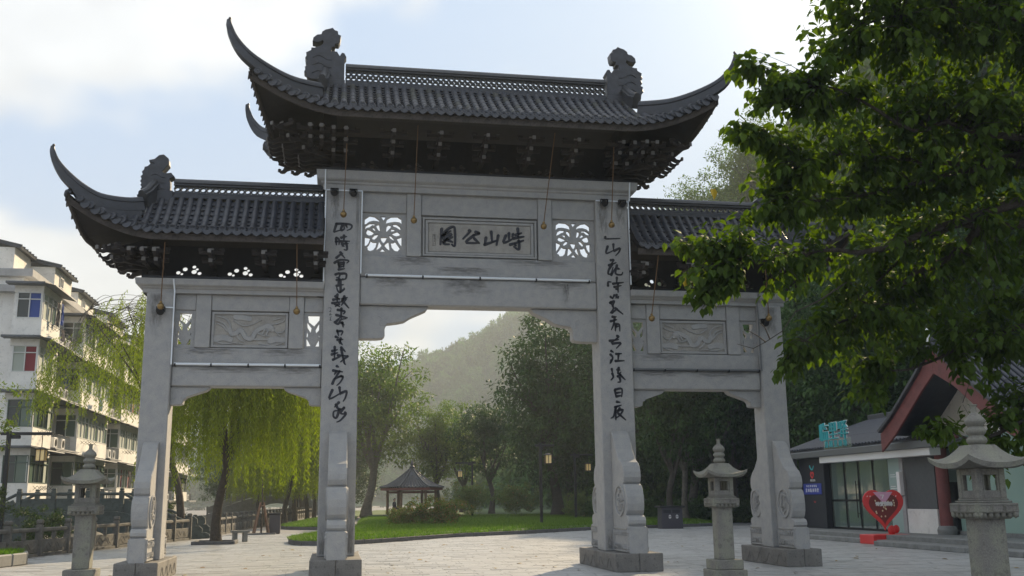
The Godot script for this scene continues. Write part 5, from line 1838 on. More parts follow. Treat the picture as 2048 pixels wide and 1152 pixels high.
# ---------------------------------------------------------------- apartments across the canal
func window_on(parent: Node3D, o: Vector3, u: Vector3, w: float, h: float, n: int, frame: Material, panes: Array, out: Vector3) -> void:
	# frame with n panes; o is the lower corner, u the direction along the wall
	var fb := MB.new()
	var up := Vector3.UP
	var t := 0.05
	for k in n + 1:
		var p := o + u * (w * k / n)
		fb.obox(Transform3D(Basis(u, up, u.cross(up)), p + up * h * 0.5), Vector3(t, h + t, 0.09), 0.0)
	for y in [0.0, h * 0.74, h]:
		fb.obox(Transform3D(Basis(u, up, u.cross(up)), o + u * w * 0.5 + up * y + out * 0.004), Vector3(w + t, t, 0.09), 0.0)
	var f := part("window", fb, frame, parent)
	for k in n:
		var b := MB.new()
		var p := o + u * (w * k / n) - out * 0.02
		b.qo(p, p + u * (w / n), p + u * (w / n) + up * h, p + up * h, out)
		part("pane", b, M[panes[k % panes.size()]], f)

func build_apartments() -> void:
	var t := thing("apartment_building", "white five storey apartment block with enclosed balconies along the canal", "building")
	var W: Material = M["plaster_warm"]
	var XW := -20.5
	var XB := -19.1
	var b := MB.new()
	b.box(Vector3(-33.0, -0.1, -100.0), Vector3(XW, 13.9, -34.6), 0.0)
	part("main_wall", b, M["plaster"], t)
	var fl := [1.7, 4.62, 7.52, 10.44]
	var rr := RandomNumberGenerator.new()
	rr.seed = 12
	var bays := [[-33.5, -37.2], [-43.0, -51.5], [-55.8, -64.6], [-70.0, -79.0], [-84.0, -93.0]]
	# eaves band and parapet
	b = MB.new()
	b.box(Vector3(-33.2, 13.9, -100.2), Vector3(-20.0, 14.35, -34.3), 0.03)
	part("eaves_band", b, M["plaster_grey"], t)
	for i in bays.size():
		var z1: float = bays[i][0]
		var z0: float = bays[i][1]
		for k in 4:
			var y: float = fl[k]
			var hgt := 2.88
			var bw := MB.new()
			bw.box(Vector3(XW - 0.1, y, z0), Vector3(XB, y + 1.0, z1), 0.01)
			bw.box(Vector3(XW - 0.1, y + 2.42, z0), Vector3(XB, y + hgt, z1), 0.01)
			for q in [[z0, z0 + 0.12], [z1 - 0.12, z1]]:
				bw.box(Vector3(XB - 0.14, y + 1.0, q[0]), Vector3(XB - 0.02, y + 2.42, q[1]))
			bw.box(Vector3(XW - 0.1, y + 1.0, z0 + 0.1), Vector3(XW + 0.05, y + 2.42, z1 - 0.1))
			var bay := part("balcony_bay", bw, M["plaster"], t)
			var green := (i == 0 and k < 2) or rr.randf() < 0.2
			var fr: Material = M["frame_green"] if green else M["frame_white"]
			var L := z1 - z0 - 0.3
			var n := maxi(3, int(L / 0.85))
			var sets := [["curtain", "glass_dark", "glass_green"], ["glass_green", "glass_dark", "glass_dark", "curtain"], ["glass_dark", "cloth_red", "glass_green"], ["curtain", "curtain", "glass_green"], ["glass_dark", "glass_dark", "curtain", "glass_green"]]
			window_on(bay, Vector3(XB - 0.03, y + 1.02, z1 - 0.15), Vector3(0, 0, -1), L, 1.38, n, fr, sets[rr.randi() % 5], Vector3.RIGHT)
			var ns := ["cloth_blue", "glass_dark"] if (k == 3 and i == 0) or (i == 1 and k == 2) else ["curtain", "cloth_red"] if (k == 2 and i == 0) else ["glass_dark", "glass_green"]
			if k == 3 and i == 0:
				ns = ["glass_dark", "cloth_blue"]
			window_on(bay, Vector3(XW + 0.1, y + 1.02, z1 - 0.03), Vector3.RIGHT, 1.22, 1.38, 2, fr, ns, Vector3(0, 0, 1))
			# sloping canopy over the bay
			var ab := MB.new()
			var ya := y + hgt - 0.06
			for q in [[0.0, "awning"], [-0.05, "awning"]]:
				var yy: float = ya + q[0]
				var A := Vector3(XB - 0.2, yy + 0.10, z0 - 0.1)
				var B := Vector3(XB + 0.75, yy - 0.12, z0 - 0.1)
				var C := Vector3(XB + 0.75, yy - 0.12, z1 + 0.7)
				var D := Vector3(XB - 0.2, yy + 0.10, z1 + 0.7)
				ab.qo(A, B, C, D, Vector3.UP if q[0] == 0.0 else Vector3.DOWN)
			ab.box(Vector3(XW - 0.4, ya - 0.04, z1 + 0.01), Vector3(XB + 0.2, ya + 0.08, z1 + 0.68), 0.01)
			var aw := part("canopy", ab, M["awning"], t)
			var rim := MB.new()
			rim.bar(Vector3(XB + 0.76, ya - 0.13, z0 - 0.1), Vector3(XB + 0.76, ya - 0.13, z1 + 0.7), 0.03, 0.06)
			part("canopy_rim", rim, M["awning_rim"], aw)
			# folding drying racks
			if rr.randf() < 0.75:
				var rk := MB.new()
				for g in 2:
					var zz := z1 - 0.8 - g * 1.3
					for e in 3:
						var o := Vector3(XB + 0.05 + e * 0.22, y + 0.62, zz)
						rk.rod(o, o + Vector3(0.22, 0.22, 0), 0.012, 4)
						rk.rod(o + Vector3(0, 0.22, 0), o + Vector3(0.22, 0, 0), 0.012, 4)
				part("drying_rack", rk, M["metal_dark"], t)
		# ground floor under the bay
		b = MB.new()
		b.box(Vector3(XW - 0.1, -0.1, z0), Vector3(XB - 0.3, 1.62, z1), 0.01)
		part("ground_floor_bay", b, M["plaster_grey"], t)
		# recess between this bay and the next: windows, ledges with air conditioners
		var zr1: float = z0
		var zr0: float = bays[i + 1][0] if i + 1 < bays.size() else -99.0
		for k in 4:
			var y: float = fl[k]
			var lw := zr1 - zr0
			window_on(t, Vector3(XW + 0.06, y + 0.85, zr1 - lw * 0.5 + 0.2 + 1.5), Vector3(0, 0, -1), 1.5, 1.55, 2, M["frame_white"], ["glass_dark", "glass_dark"], Vector3.RIGHT)
			window_on(t, Vector3(XW + 0.06, y + 0.85, zr1 - lw * 0.5 - 0.3), Vector3(0, 0, -1), 1.3, 1.55, 2, M["frame_white"], ["glass_dark", "curtain"], Vector3.RIGHT)
			var lb := MB.new()
			lb.box(Vector3(XW + 0.02, y + 0.02, zr0 + 0.1), Vector3(XB + 0.25, y + 0.09, zr1 - 0.1), 0.01)
			part("ledge", lb, M["awning"], t)
			var rb := MB.new()
			for e in 2:
				rb.bar(Vector3(XB + 0.26, y + 0.03 - e * 0.09, zr0 + 0.1), Vector3(XB + 0.26 + e * 0.05, y + 0.03 - e * 0.09, zr1 - 0.1), 0.03, 0.035)
			part("ledge_rim", rb, M["awning_rim"], t)
			for e in 2:
				if rr.randf() < 0.15:
					continue
				var zc := zr1 - 1.0 - e * 1.6 - rr.randf() * 0.4
				var ac := MB.new()
				ac.box(Vector3(XB - 0.35, y + 0.12, zc - 0.42), Vector3(XB - 0.02, y + 0.72, zc + 0.42), 0.02)
				var unit := part("air_conditioner", ac, M["white_paint"], t)
				var gr := MB.new()
				gr.lathe([Vector2(0, 0.012), Vector2(0.22, 0.012), Vector2(0.24, 0.0)], 14, Transform3D(Basis(Vector3(0, 0, 1), -PI * 0.5), Vector3(XB - 0.02, y + 0.42, zc)))
				part("fan_grille", gr, M["metal_dark"], unit)
				var cg := MB.new()
				for q in 6:
					var zz := zc - 0.55 + q * 0.22
					cg.rod(Vector3(XB + 0.2, y + 0.09, zz), Vector3(XB + 0.2, y + 0.85, zz), 0.011, 4)
				cg.rod(Vector3(XB + 0.2, y + 0.85, zc - 0.55), Vector3(XB + 0.2, y + 0.85, zc + 0.55), 0.014, 4)
				for zz in [zc - 0.55, zc + 0.55]:
					cg.rod(Vector3(XB + 0.2, y + 0.85, zz), Vector3(XW + 0.1, y + 0.85, zz), 0.012, 4)
				part("cage", cg, M["metal_grey"], t)
			# downpipe
			var dp := MB.new()
			dp.rod(Vector3(XW + 0.12, y - 0.1, zr1 - 0.3), Vector3(XW + 0.12, y + 2.9, zr1 - 0.3), 0.055, 8)
			part("downpipe", dp, M["frame_white"], t)
	# attic rooms with tiled pitches
	for q in [[-36.2, -39.4, -21.6, 16.0], [-39.4, -43.4, -20.2, 15.6], [-46.0, -50.5, -20.4, 15.4], [-55.0, -61.0, -20.4, 15.5], [-66.0, -72.0, -20.4, 15.4], [-78.0, -86.0, -20.4, 15.4]]:
		b = MB.new()
		b.box(Vector3(-32.0, 14.35, q[1]), Vector3(q[2], q[3], q[0]), 0.0)
		var at := part("attic_wall", b, M["plaster_warm"], t)
		var rf := MB.new()
		rf.bar(Vector3(q[2] + 0.35, q[3] - 0.02, (q[0] + q[1]) * 0.5), Vector3(-32.0, q[3] + 2.6, (q[0] + q[1]) * 0.5), q[0] - q[1] + 0.3, 0.14, 0.0)
		part("attic_roof", rf, M["tile_light"], t)
		var rt := MB.new()
		for k in 6:
			rt.rod(Vector3(q[2] + 0.4, q[3] + 0.07, q[0] + 0.1 - k * (q[0] - q[1]) / 5.5), Vector3(q[2] - 3.0, q[3] + 0.86, q[0] + 0.1 - k * (q[0] - q[1]) / 5.5), 0.07, 5)
		part("attic_tiling", rt, M["tile_light"], t, "stuff")
		if q[2] > -21.0:
			window_on(at, Vector3(q[2] + 0.02, 14.62, q[0] - 1.1), Vector3(0, 0, -1), 0.75, 0.78, 2, M["frame_white"], ["glass_dark"], Vector3.RIGHT)
	# rest of the end wall: a low wing further left
	b = MB.new()
	b.box(Vector3(-33.2, 13.0, -34.6), Vector3(-20.75, 13.4, -34.1), 0.02)
	part("end_cornice", b, M["plaster_grey"], t)
	# washing
	var wash := [[Vector3(-18.75, 12.6, -35.0), 0.55, 1.3, "cloth_dark", "dark trousers drying under the top canopy of the apartment block"], [Vector3(-18.75, 12.7, -35.9), 0.5, 1.2, "cloth_blue", "blue cloth drying beside the dark trousers on the top balcony"], [Vector3(-18.6, 11.2, -35.6), 0.8, 0.65, "cloth_dark", "dark brown jacket hung on the top balcony rack"], [Vector3(-18.6, 8.35, -46.0), 1.1, 0.8, "cloth_teal", "dark teal shirt on a rack of the second balcony column"], [Vector3(-18.6, 5.3, -45.4), 1.2, 0.5, "cloth_white", "pale laundry hung below the curtained balcony window"], [Vector3(-18.7, 3.9, -58.0), 0.9, 1.2, "cloth_dark", "long dark blanket hung on the lowest far balcony"]]
	for w in wash:
		var c := MB.new()
		var o: Vector3 = w[0]
		var n := 6
		for i in n:
			for j in 4:
				var f := func(a: int, e: int) -> Vector3:
					return o + Vector3(0.05 * sin(a * 1.9 + e), -w[2] * e / 4.0, -w[1] * a / n * (1.0 - 0.12 * e / 4.0))
				c.qo(f.call(i, j), f.call(i + 1, j), f.call(i + 1, j + 1), f.call(i, j + 1), Vector3.RIGHT)
		c.rod(o + Vector3(0, 0.02, 0.3), o + Vector3(0, 0.02, -w[1] - 0.3), 0.014, 4)
		lone("laundry", c, M[w[3]], w[4], "laundry", "laundry on the balconies")

# ---------------------------------------------------------------- tourist shop on the right
func glyph(b: MB, s: String, o: Vector3, size: float, r: float, d: float, X: Vector3, N: Vector3) -> void:
	b.strokes(s, r, d, Transform3D(Basis(X, Vector3.UP, N), o), size * 0.01, 0.95)

func build_shop() -> void:
	var t := thing("shop_building", "low shop with grey fascia, glass front and red gabled tile roof", "building")
	var XF := 16.0
	var b := MB.new()
	# platform and steps
	b.box(Vector3(14.45, -0.02, -15.9), Vector3(26.0, 0.30, 4.0), 0.015)
	part("platform", b, M["step_stone"], t)
	for k in 9:
		b = MB.new()
		var z := -6.9 + k * 1.2
		b.box(Vector3(13.62, 0.0, z + 0.004), Vector3(14.445, 0.15, z + 1.196), 0.015)
		part("step_stone", b, M["step_stone"], t)
	for k in 7:
		b = MB.new()
		var z := -15.9 + k * 1.28
		b.box(Vector3(14.1, 0.0, z + 0.004), Vector3(14.445, 0.15, z + 1.276), 0.015)
		part("step_stone", b, M["step_stone"], t)
	# portal frame
	b = MB.new()
	b.box(Vector3(XF - 0.6, 0.3, -16.4), Vector3(XF - 0.35, 3.06, -16.2), 0.01)
	part("portal_post", b, M["metal_grey"], t)
	b = MB.new()
	b.box(Vector3(XF - 0.6, 3.062, -16.4), Vector3(XF + 0.5, 3.30, -5.6), 0.015)
	part("fascia", b, M["metal_grey"], t)
	b = MB.new()
	b.box(Vector3(XF - 0.45, 2.82, -14.0), Vector3(XF - 0.05, 3.06, -6.4), 0.01)
	part("light_box", b, M["white_paint"], t)
	b = MB.new()
	b.box(Vector3(XF - 0.25, 0.3, -16.2), Vector3(XF + 0.1, 3.06, -14.1), 0.01)
	var sp := part("sign_panel", b, M["black_paint"], t)
	var X := Vector3(0, 0, 1)
	var N := Vector3(-1, 0, 0)
	var px := XF - 0.252
	b = MB.new()
	b.box(Vector3(px - 0.02, 1.62, -15.9), Vector3(px, 2.05, -14.35), 0.004)
	part("blue_plate", b, M["sign_blue"], sp)
	b = MB.new()
	for i in 6:
		glyph(b, [GLYPH_LI, GLYPH_BO, GLYPH_LIN, GLYPH_GANG, GLYPH_YI, GLYPH_AI][i], Vector3(px - 0.02, 1.71, -15.72 + i * 0.2), 0.15, 0.008, 0.004, X, N)
		glyph(b, [GLYPH_GANG, GLYPH_LI, GLYPH_YI, GLYPH_BO, GLYPH_XIANG, GLYPH_LIN][i], Vector3(px - 0.02, 1.91, -15.62 + i * 0.16), 0.09, 0.005, 0.004, X, N)
	part("plate_lettering", b, M["white_paint"], sp, "stuff")
	b = MB.new()
	b.stroke(PackedVector2Array([Vector2(0.0, 0.16), Vector2(0.07, 0.21), Vector2(0.13, 0.15), Vector2(0.08, 0.05), Vector2(0.0, 0.0), Vector2(-0.08, 0.05), Vector2(-0.13, 0.15), Vector2(-0.07, 0.21), Vector2(0.0, 0.16)]), 0.04, 0.01, Transform3D(Basis(X, Vector3.UP, N), Vector3(px, 2.28, -15.1)), 1.0)
	b.strokes("-8,-6 0,-12 8,-6;-6,-10 6,-10", 0.012, 0.006, Transform3D(Basis(X, Vector3.UP, N), Vector3(px, 1.42, -15.0)))
	part("red_emblem", b, M["sign_red"], sp, "stuff")
	b = MB.new()
	b.stroke(PackedVector2Array([Vector2(-0.16, 0.06), Vector2(-0.06, -0.05), Vector2(0.08, -0.06), Vector2(0.17, 0.06)]), 0.045, 0.01, Transform3D(Basis(X, Vector3.UP, N), Vector3(px, 2.68, -15.1)), 0.5)
	part("wave_emblem", b, M["teal"], sp)
	b = MB.new()
	for i in 4:
		glyph(b, [GLYPH_XIANG, GLYPH_AI, GLYPH_LI, GLYPH_YI][i], Vector3(px, 2.13, -15.28 + i * 0.11), 0.09, 0.005, 0.003, X, N)
	part("emblem_lettering", b, M["white_paint"], sp, "stuff")
	# glazed entrance
	b = MB.new()
	for z in [-14.1, -12.95, -11.9, -10.85, -9.75]:
		b.box(Vector3(XF + 0.0, 0.3, z - 0.03), Vector3(XF + 0.08, 2.82, z + 0.03), 0.004)
	b.box(Vector3(XF + 0.002, 1.35, -14.1), Vector3(XF + 0.07, 1.42, -9.75), 0.004)
	b.box(Vector3(XF + 0.002, 0.3, -14.1), Vector3(XF + 0.07, 0.38, -9.75), 0.004)
	part("door_frame", b, M["metal_dark"], t)
	for k in 4:
		b = MB.new()
		var z: float = [-14.1, -12.95, -11.9, -10.85][k]
		b.box(Vector3(XF + 0.025, 0.38, z + 0.03), Vector3(XF + 0.04, 2.82, z + 1.02))
		var g := part("glass_door", b, M["pane"], t)
		if k in [1, 2]:
			var h := MB.new()
			var hz := z + (0.95 if k == 1 else 0.10)
			h.rod(Vector3(XF - 0.06, 0.75, hz), Vector3(XF - 0.06, 2.1, hz), 0.018, 6)
			h.rod(Vector3(XF - 0.06, 0.9, hz), Vector3(XF + 0.03, 0.9, hz), 0.012, 5)
			h.rod(Vector3(XF - 0.06, 1.95, hz), Vector3(XF + 0.03, 1.95, hz), 0.012, 5)
			part("door_handle", h, M["metal_dark"], g)
	b = MB.new()
	b.box(Vector3(XF + 4.0, 0.3, -16.4), Vector3(XF + 4.2, 3.3, 3.9))
	b.box(Vector3(XF + 0.2, 0.3, -16.5), Vector3(XF + 4.0, 3.3, -16.3))
	part("interior_wall", b, M["teal_panel"], t)
	b = MB.new()
	b.box(Vector3(XF + 1.4, 0.3, -13.2), Vector3(XF + 2.0, 1.3, -11.2), 0.02)
	b.box(Vector3(XF + 2.6, 0.3, -10.8), Vector3(XF + 3.2, 2.0, -9.9), 0.02)
	part("counter", b, M["shop_wall"], t)
	# mint info panel, white box, rolled shutter wall with white plinth
	b = MB.new()
	b.box(Vector3(XF - 0.02, 0.3, -9.72), Vector3(XF + 0.1, 2.82, -8.95), 0.005)
	part("mint_panel", b, M["teal_panel"], t)
	b = MB.new()
	for k in 4:
		for e in 2:
			b.box(Vector3(XF - 0.026, 2.25 - k * 0.4 - e * 0.07, -9.62), Vector3(XF - 0.021, 2.27 - k * 0.4 - e * 0.07, -9.30 + e * 0.12))
	part("panel_lettering", b, M["white_paint"], t, "stuff")
	b = MB.new()
	b.box(Vector3(XF - 0.06, 0.3, -8.94), Vector3(XF + 0.1, 2.82, -8.72), 0.005)
	part("jamb", b, M["plaster_grey"], t)
	b = MB.new()
	b.box(Vector3(XF - 0.22, 1.55, -8.90), Vector3(XF - 0.062, 2.35, -8.70), 0.015)
	part("white_cabinet", b, M["white_paint"], t)
	b = MB.new()
	b.box(Vector3(XF, 1.10, -8.7), Vector3(XF + 0.14, 3.06, -6.95), 0.005)
	part("shutter", b, M["shop_wall"], t)
	b = MB.new()
	b.box(Vector3(XF - 0.03, 0.3, -8.7), Vector3(XF + 0.16, 1.098, -6.95), 0.01)
	part("white_plinth_wall", b, M["plaster"], t)
	b = MB.new()
	b.rod(Vector3(XF + 0.15, 0.55, -6.75), Vector3(XF + 0.15, 3.6, -6.75), 0.2, 16)
	var col := part("red_column", b, M["red_paint"], t)
	b = MB.new()
	b.lathe([Vector2(0, 0.3), Vector2(0.3, 0.3), Vector2(0.31, 0.45), Vector2(0.27, 0.56), Vector2(0.2, 0.58)], 16, Transform3D(Basis(), Vector3(XF + 0.15, 0, -6.75)))
	part("column_base", b, M["step_stone"], col)
	b = MB.new()
	b.box(Vector3(XF + 0.5, 0.42, -6.5), Vector3(XF + 0.7, 3.4, 3.9), 0.005)
	part("mint_wall", b, M["green_wall"], t)
	b = MB.new()
	b.box(Vector3(XF + 0.42, 0.3, -6.5), Vector3(XF + 0.76, 0.42, 3.9), 0.005)
	part("skirting", b, M["step_stone"], t)
	# low roof behind the fascia: eave line, cover tiles and ridge
	b = MB.new()
	b.qo(Vector3(16.0, 3.42, -18.0), Vector3(16.0, 3.42, -7.3), Vector3(20.2, 4.85, -7.3), Vector3(20.2, 4.85, -18.0), Vector3(-0.3, 1, 0))
	b.qo(Vector3(16.0, 3.32, -18.0), Vector3(16.0, 3.32, -7.3), Vector3(20.2, 4.75, -7.3), Vector3(20.2, 4.75, -18.0), Vector3.DOWN)
	b.qo(Vector3(16.0, 3.42, -18.0), Vector3(16.0, 3.42, -7.3), Vector3(16.0, 3.32, -7.3), Vector3(16.0, 3.32, -18.0), Vector3.LEFT)
	part("low_roof", b, M["tile"], t)
	for k in 45:
		var z := -7.45 - k * 0.235
		b = MB.new()
		add_tile_row(b, [Vector3(19.9, 4.76, z), Vector3(18.6, 4.33, z), Vector3(17.3, 3.89, z), Vector3(15.93, 3.42, z)], Vector3(0, 0, 1), 0.08)
		var o := part("roof_tile_row", b, M["tile"], t)
	b = MB.new()
	b.box(Vector3(20.0, 4.75, -18.0), Vector3(20.3, 5.05, -8.5), 0.03)
	part("low_ridge", b, M["tile_light"], t)
	b = MB.new()
	b.box(Vector3(16.02, 3.31, -18.0), Vector3(16.12, 3.42, -5.6), 0.005)
	part("eave_beam", b, M["red_paint"], t)
	b = MB.new()
	b.box(Vector3(17.5, 0.0, -18.0), Vector3(17.7, 3.4, -16.5), 0.01)
	part("rear_wall", b, M["shop_wall"], t)
	# gable
	var XG := 15.0
	var pk := Vector2(-4.85, 6.12)
	var prof := [Vector2(-8.25, 3.66), Vector2(-7.4, 4.14), Vector2(-6.5, 4.78), Vector2(-5.6, 5.44), pk, Vector2(-3.9, 5.44), Vector2(-3.0, 4.78), Vector2(-2.1, 4.14), Vector2(-1.25, 3.66)]
	for s in [0, 1]:
		var pl := PackedVector2Array()
		var seq: Array = prof.slice(0, 5) if s == 0 else prof.slice(4, 9)
		for q: Vector2 in seq:
			pl.append(q)
		for i in range(seq.size() - 1, -1, -1):
			var q: Vector2 = seq[i]
			var dn := 0.60 if i != (4 if s == 0 else 0) else 0.80
			pl.append(q - Vector2(0, dn))
		b = MB.new()
		b.extrude(pl, -0.04, 0.04, Transform3D(Basis(Vector3(0, 0, 1), Vector3.UP, Vector3(-1, 0, 0)), Vector3(XG, -0.06, 0)), 0.01)
		part("bargeboard", b, M["red_paint"], t)
		b = MB.new()
		for i in seq.size() - 1:
			var p: Vector2 = seq[i]
			var q: Vector2 = seq[i + 1]
			b.bar(Vector3(XG - 0.02, p.y + 0.02, p.x), Vector3(XG - 0.02, q.y + 0.02, q.x), 0.26, 0.12, 0.02)
		part("verge_tiles", b, M["tile_light"], t)
	b = MB.new()
	for i in prof.size() - 1:
		var p: Vector2 = prof[i]
		var q: Vector2 = prof[i + 1]
		b.qo(Vector3(XG, p.y, p.x), Vector3(XG, q.y, q.x), Vector3(27.0, q.y, q.x), Vector3(27.0, p.y, p.x), Vector3.UP)
		b.qo(Vector3(XG + 0.1, p.y - 0.12, p.x), Vector3(XG + 0.1, q.y - 0.12, q.x), Vector3(27.0, q.y - 0.12, q.x), Vector3(27.0, p.y - 0.12, p.x), Vector3.DOWN)
	part("gable_roof_deck", b, M["tile"], t)
	for k in 46:
		var x := XG + 0.35 + k * 0.25
		b = MB.new()
		var P := []
		for i in range(4, 9):
			P.append(Vector3(x, prof[i].y + 0.02, prof[i].x))
		add_tile_row(b, P, Vector3(1, 0, 0), 0.085)
		P = []
		for i in range(4, -1, -1):
			P.append(Vector3(x, prof[i].y + 0.02, prof[i].x))
		add_tile_row(b, P, Vector3(1, 0, 0), 0.085)
		part("roof_tile_row", b, M["tile"], t)
	b = MB.new()
	b.box(Vector3(XG - 0.1, 6.08, -4.97), Vector3(27.0, 6.38, -4.73), 0.03)
	part("gable_ridge", b, M["tile_light"], t)
	b = MB.new()
	b.stroke(PackedVector2Array([Vector2(0.0, 0.0), Vector2(0.05, 0.25), Vector2(-0.03, 0.5)]), 0.07, 0.06, Transform3D(Basis(Vector3(0, 0, 1), Vector3.UP, Vector3(-1, 0, 0)), Vector3(XG - 0.1, 6.25, -4.85)), 0.4)
	part("ridge_horn", b, M["white_paint"], t)
	b = MB.new()
	var gw := PackedVector2Array()
	for q: Vector2 in prof:
		gw.append(q - Vector2(0, 0.14))
	gw.append(Vector2(-1.2, 3.3))
	gw.append(Vector2(-8.25, 3.3))
	b.extrude(gw, -0.08, 0.08, Transform3D(Basis(Vector3(0, 0, 1), Vector3.UP, Vector3(-1, 0, 0)), Vector3(16.7, 0, 0)))
	part("gable_wall", b, M["plaster_warm"], t)
	# letters on the fascia, each a part of the sign
	var sg := thing("shop_sign", "teal raised character sign on the shop fascia", "sign", Vector3(XF - 0.3, 3.32, -13.9))
	b = MB.new()
	b.box(Vector3(-0.02, 0.02, 0.1), Vector3(0.02, 0.40, 2.25), 0.005)
	part("sign_backing", b, M["pane"], sg)
	var gl := [GLYPH_LIN, GLYPH_LI, GLYPH_YI]
	for i in 3:
		b = MB.new()
		glyph(b, gl[i], Vector3(0.0, 0.34 + i * 0.02, -0.15 + i * 0.76), 0.70, 0.027, 0.07, X, N)
		part("sign_character", b, M["teal"], sg)
		b = MB.new()
		glyph(b, gl[i], Vector3(0.03, 0.355 + i * 0.02, -0.135 + i * 0.76), 0.70, 0.03, 0.02, X, N)
		part("character_edge", b, M["white_paint"], sg)
	for i in 5:
		b = MB.new()
		glyph(b, [GLYPH_GANG, GLYPH_XIANG, GLYPH_LI, GLYPH_BO, GLYPH_YI][i], Vector3(-0.03, 0.08, 0.25 + i * 0.37), 0.26, 0.018, 0.02, X, N)
		part("small_character", b, M["teal"], sg)
	var cm := thing("security_camera", "small white security camera on the shop portal corner", "camera", Vector3(XF - 0.6, 3.28, -16.5))
	b = MB.new()
	b.box(Vector3(-0.35, -0.02, -0.06), Vector3(-0.05, 0.10, 0.06), 0.02)
	part("body", b, M["white_paint"], cm)
	b = MB.new()
	b.rod(Vector3(-0.05, 0.0, 0), Vector3(0.1, -0.1, 0), 0.03, 6)
	part("bracket", b, M["white_paint"], cm)
	# heart sign
	var hs := thing("heart_sign", "red heart shaped sign board standing by the shop steps", "sign", Vector3(14.0, 0, -8.1), 0.0)
	var heart := PackedVector2Array()
	for k in 40:
		var a := TAU * k / 40.0
		heart.append(Vector2(0.66 * pow(sin(a), 3.0), 0.60 * (0.8125 * cos(a) - 0.3125 * cos(2 * a) - 0.125 * cos(3 * a) - 0.0625 * cos(4 * a)) + 0.12))
	var T := Transform3D(Basis(Vector3.UP, -0.25), Vector3(0.75, 1.05, 0.0))
	b = MB.new()
	var h2 := PackedVector2Array()
	for q in heart:
		h2.append(Vector2(q.x, q.y * 1.22))
	b.extrude(h2, -0.05, 0.05, T, 0.012)
	part("heart_board", b, M["sign_red"], hs)
	b = MB.new()
	var h3 := PackedVector2Array()
	for q in h2:
		h3.append(Vector2(q.x * 0.72, q.y * 0.74 + 0.02))
	b.extrude(h3, 0.03, 0.062, T, 0.006, false)
	part("heart_inner", b, M["sign_dark_red"], hs)
	b = MB.new()
	b.extrude(PackedVector2Array([Vector2(-0.32, 0.62), Vector2(0.32, 0.62), Vector2(0.02, 0.22)]), -0.03, 0.068, T, 0.004)
	part("pink_wedge", b, M["sign_pink"], hs)
	b = MB.new()
	for i in 4:
		b.strokes([GLYPH_BO, GLYPH_AI, GLYPH_XIANG, GLYPH_YI][i], 0.016, 0.01, T * Transform3D(Basis(), Vector3(-0.27 + i * 0.14, 0.16, 0.07)), 0.0014)
	b.strokes("-8,52 2,52;2,52 -4,40", 0.014, 0.006, T * Transform3D(Basis(), Vector3(0, 0, 0.07)))
	for i in 8:
		b.strokes("0,0 3,1;0,2 3,3", 0.007, 0.004, T * Transform3D(Basis(), Vector3(-0.52 + (i % 4) * 0.09 + (0.66 if i > 3 else 0.0), 0.47, 0.051)))
	part("heart_lettering", b, M["white_paint"], hs, "stuff")
	var rr := RandomNumberGenerator.new()
	rr.seed = 3
	var dots := 0
	while dots < 17:
		var p := Vector2(rr.randf_range(-0.4, 0.4), rr.randf_range(-0.45, 0.35))
		if not Geometry2D.is_point_in_polygon(p * 1.15, h3):
			continue
		b = MB.new()
		b.ball(T * Vector3(p.x, p.y, 0.064), Vector3(0.03, 0.034, 0.012), 7)
		part("cream_stud", b, M["cream"], hs)
		dots += 1
	b = MB.new()
	b.box(Vector3(0.0, 0.0, -0.35), Vector3(1.35, 0.30, 0.55), 0.015)
	part("red_stand", b, M["sign_red"], hs)
	b = MB.new()
	b.ball(Vector3(0.92, 0.42, 0.12), Vector3(0.15, 0.17, 0.06), 10)
	b.ball(Vector3(1.08, 0.46, 0.12), Vector3(0.13, 0.14, 0.06), 10)
	part("small_heart", b, M["sign_red"], hs)

# ---------------------------------------------------------------- plants
func rnd_dir(r: RandomNumberGenerator) -> Vector3:
	var z := r.randf_range(-1.0, 1.0)
	var a := r.randf() * TAU
	var s := sqrt(1.0 - z * z)
	return Vector3(s * cos(a), z, s * sin(a))

func crown_mesh(sd: int, R: Vector3, clumps: int, per: int, ls: float, c0: Vector3, c1: Vector3, droop := 0.25, warm := 0.0, bare := 0.5) -> ArrayMesh:
	var r := RandomNumberGenerator.new()
	r.seed = sd
	var f := FastNoiseLite.new()
	f.seed = sd
	f.frequency = 0.9
	var b := MB.new()
	b.use_col = true
	for i in clumps:
		var d := rnd_dir(r)
		var lobe := 0.78 + 0.45 * f.get_noise_3dv(d * 2.0)
		var o := d * pow(r.randf(), bare) * lobe * R
		var cr := Vector3(1.0, 0.62, 1.0) * r.randf_range(0.13, 0.24) * minf(R.x, R.y)
		var tone := r.randf()
		var hgt := clampf(o.y / R.y * 0.5 + 0.5, 0.0, 1.0)
		for j in per:
			var q := rnd_dir(r)
			var p := o + q * cr * pow(r.randf(), 0.4)
			var ld := (q * 0.7 + rnd_dir(r) * 0.7 + Vector3(0, -droop, 0)).normalized()
			var k := clampf(tone * 0.6 + r.randf() * 0.4, 0, 1)
			var col := c0.lerp(c1, k) * r.randf_range(0.75, 1.25)
			if warm > 0.0 and r.randf() < warm:
				col = Vector3(0.50, 0.24, 0.15) * r.randf_range(0.6, 1.2)
			b.col = Color(col.x, col.y, col.z)
			b.leaf(p, ld, (Vector3.UP + q * 0.6 + rnd_dir(r) * 0.4).normalized(), ls * r.randf_range(0.7, 1.3), ls * r.randf_range(0.42, 0.6))
	return b.mesh()

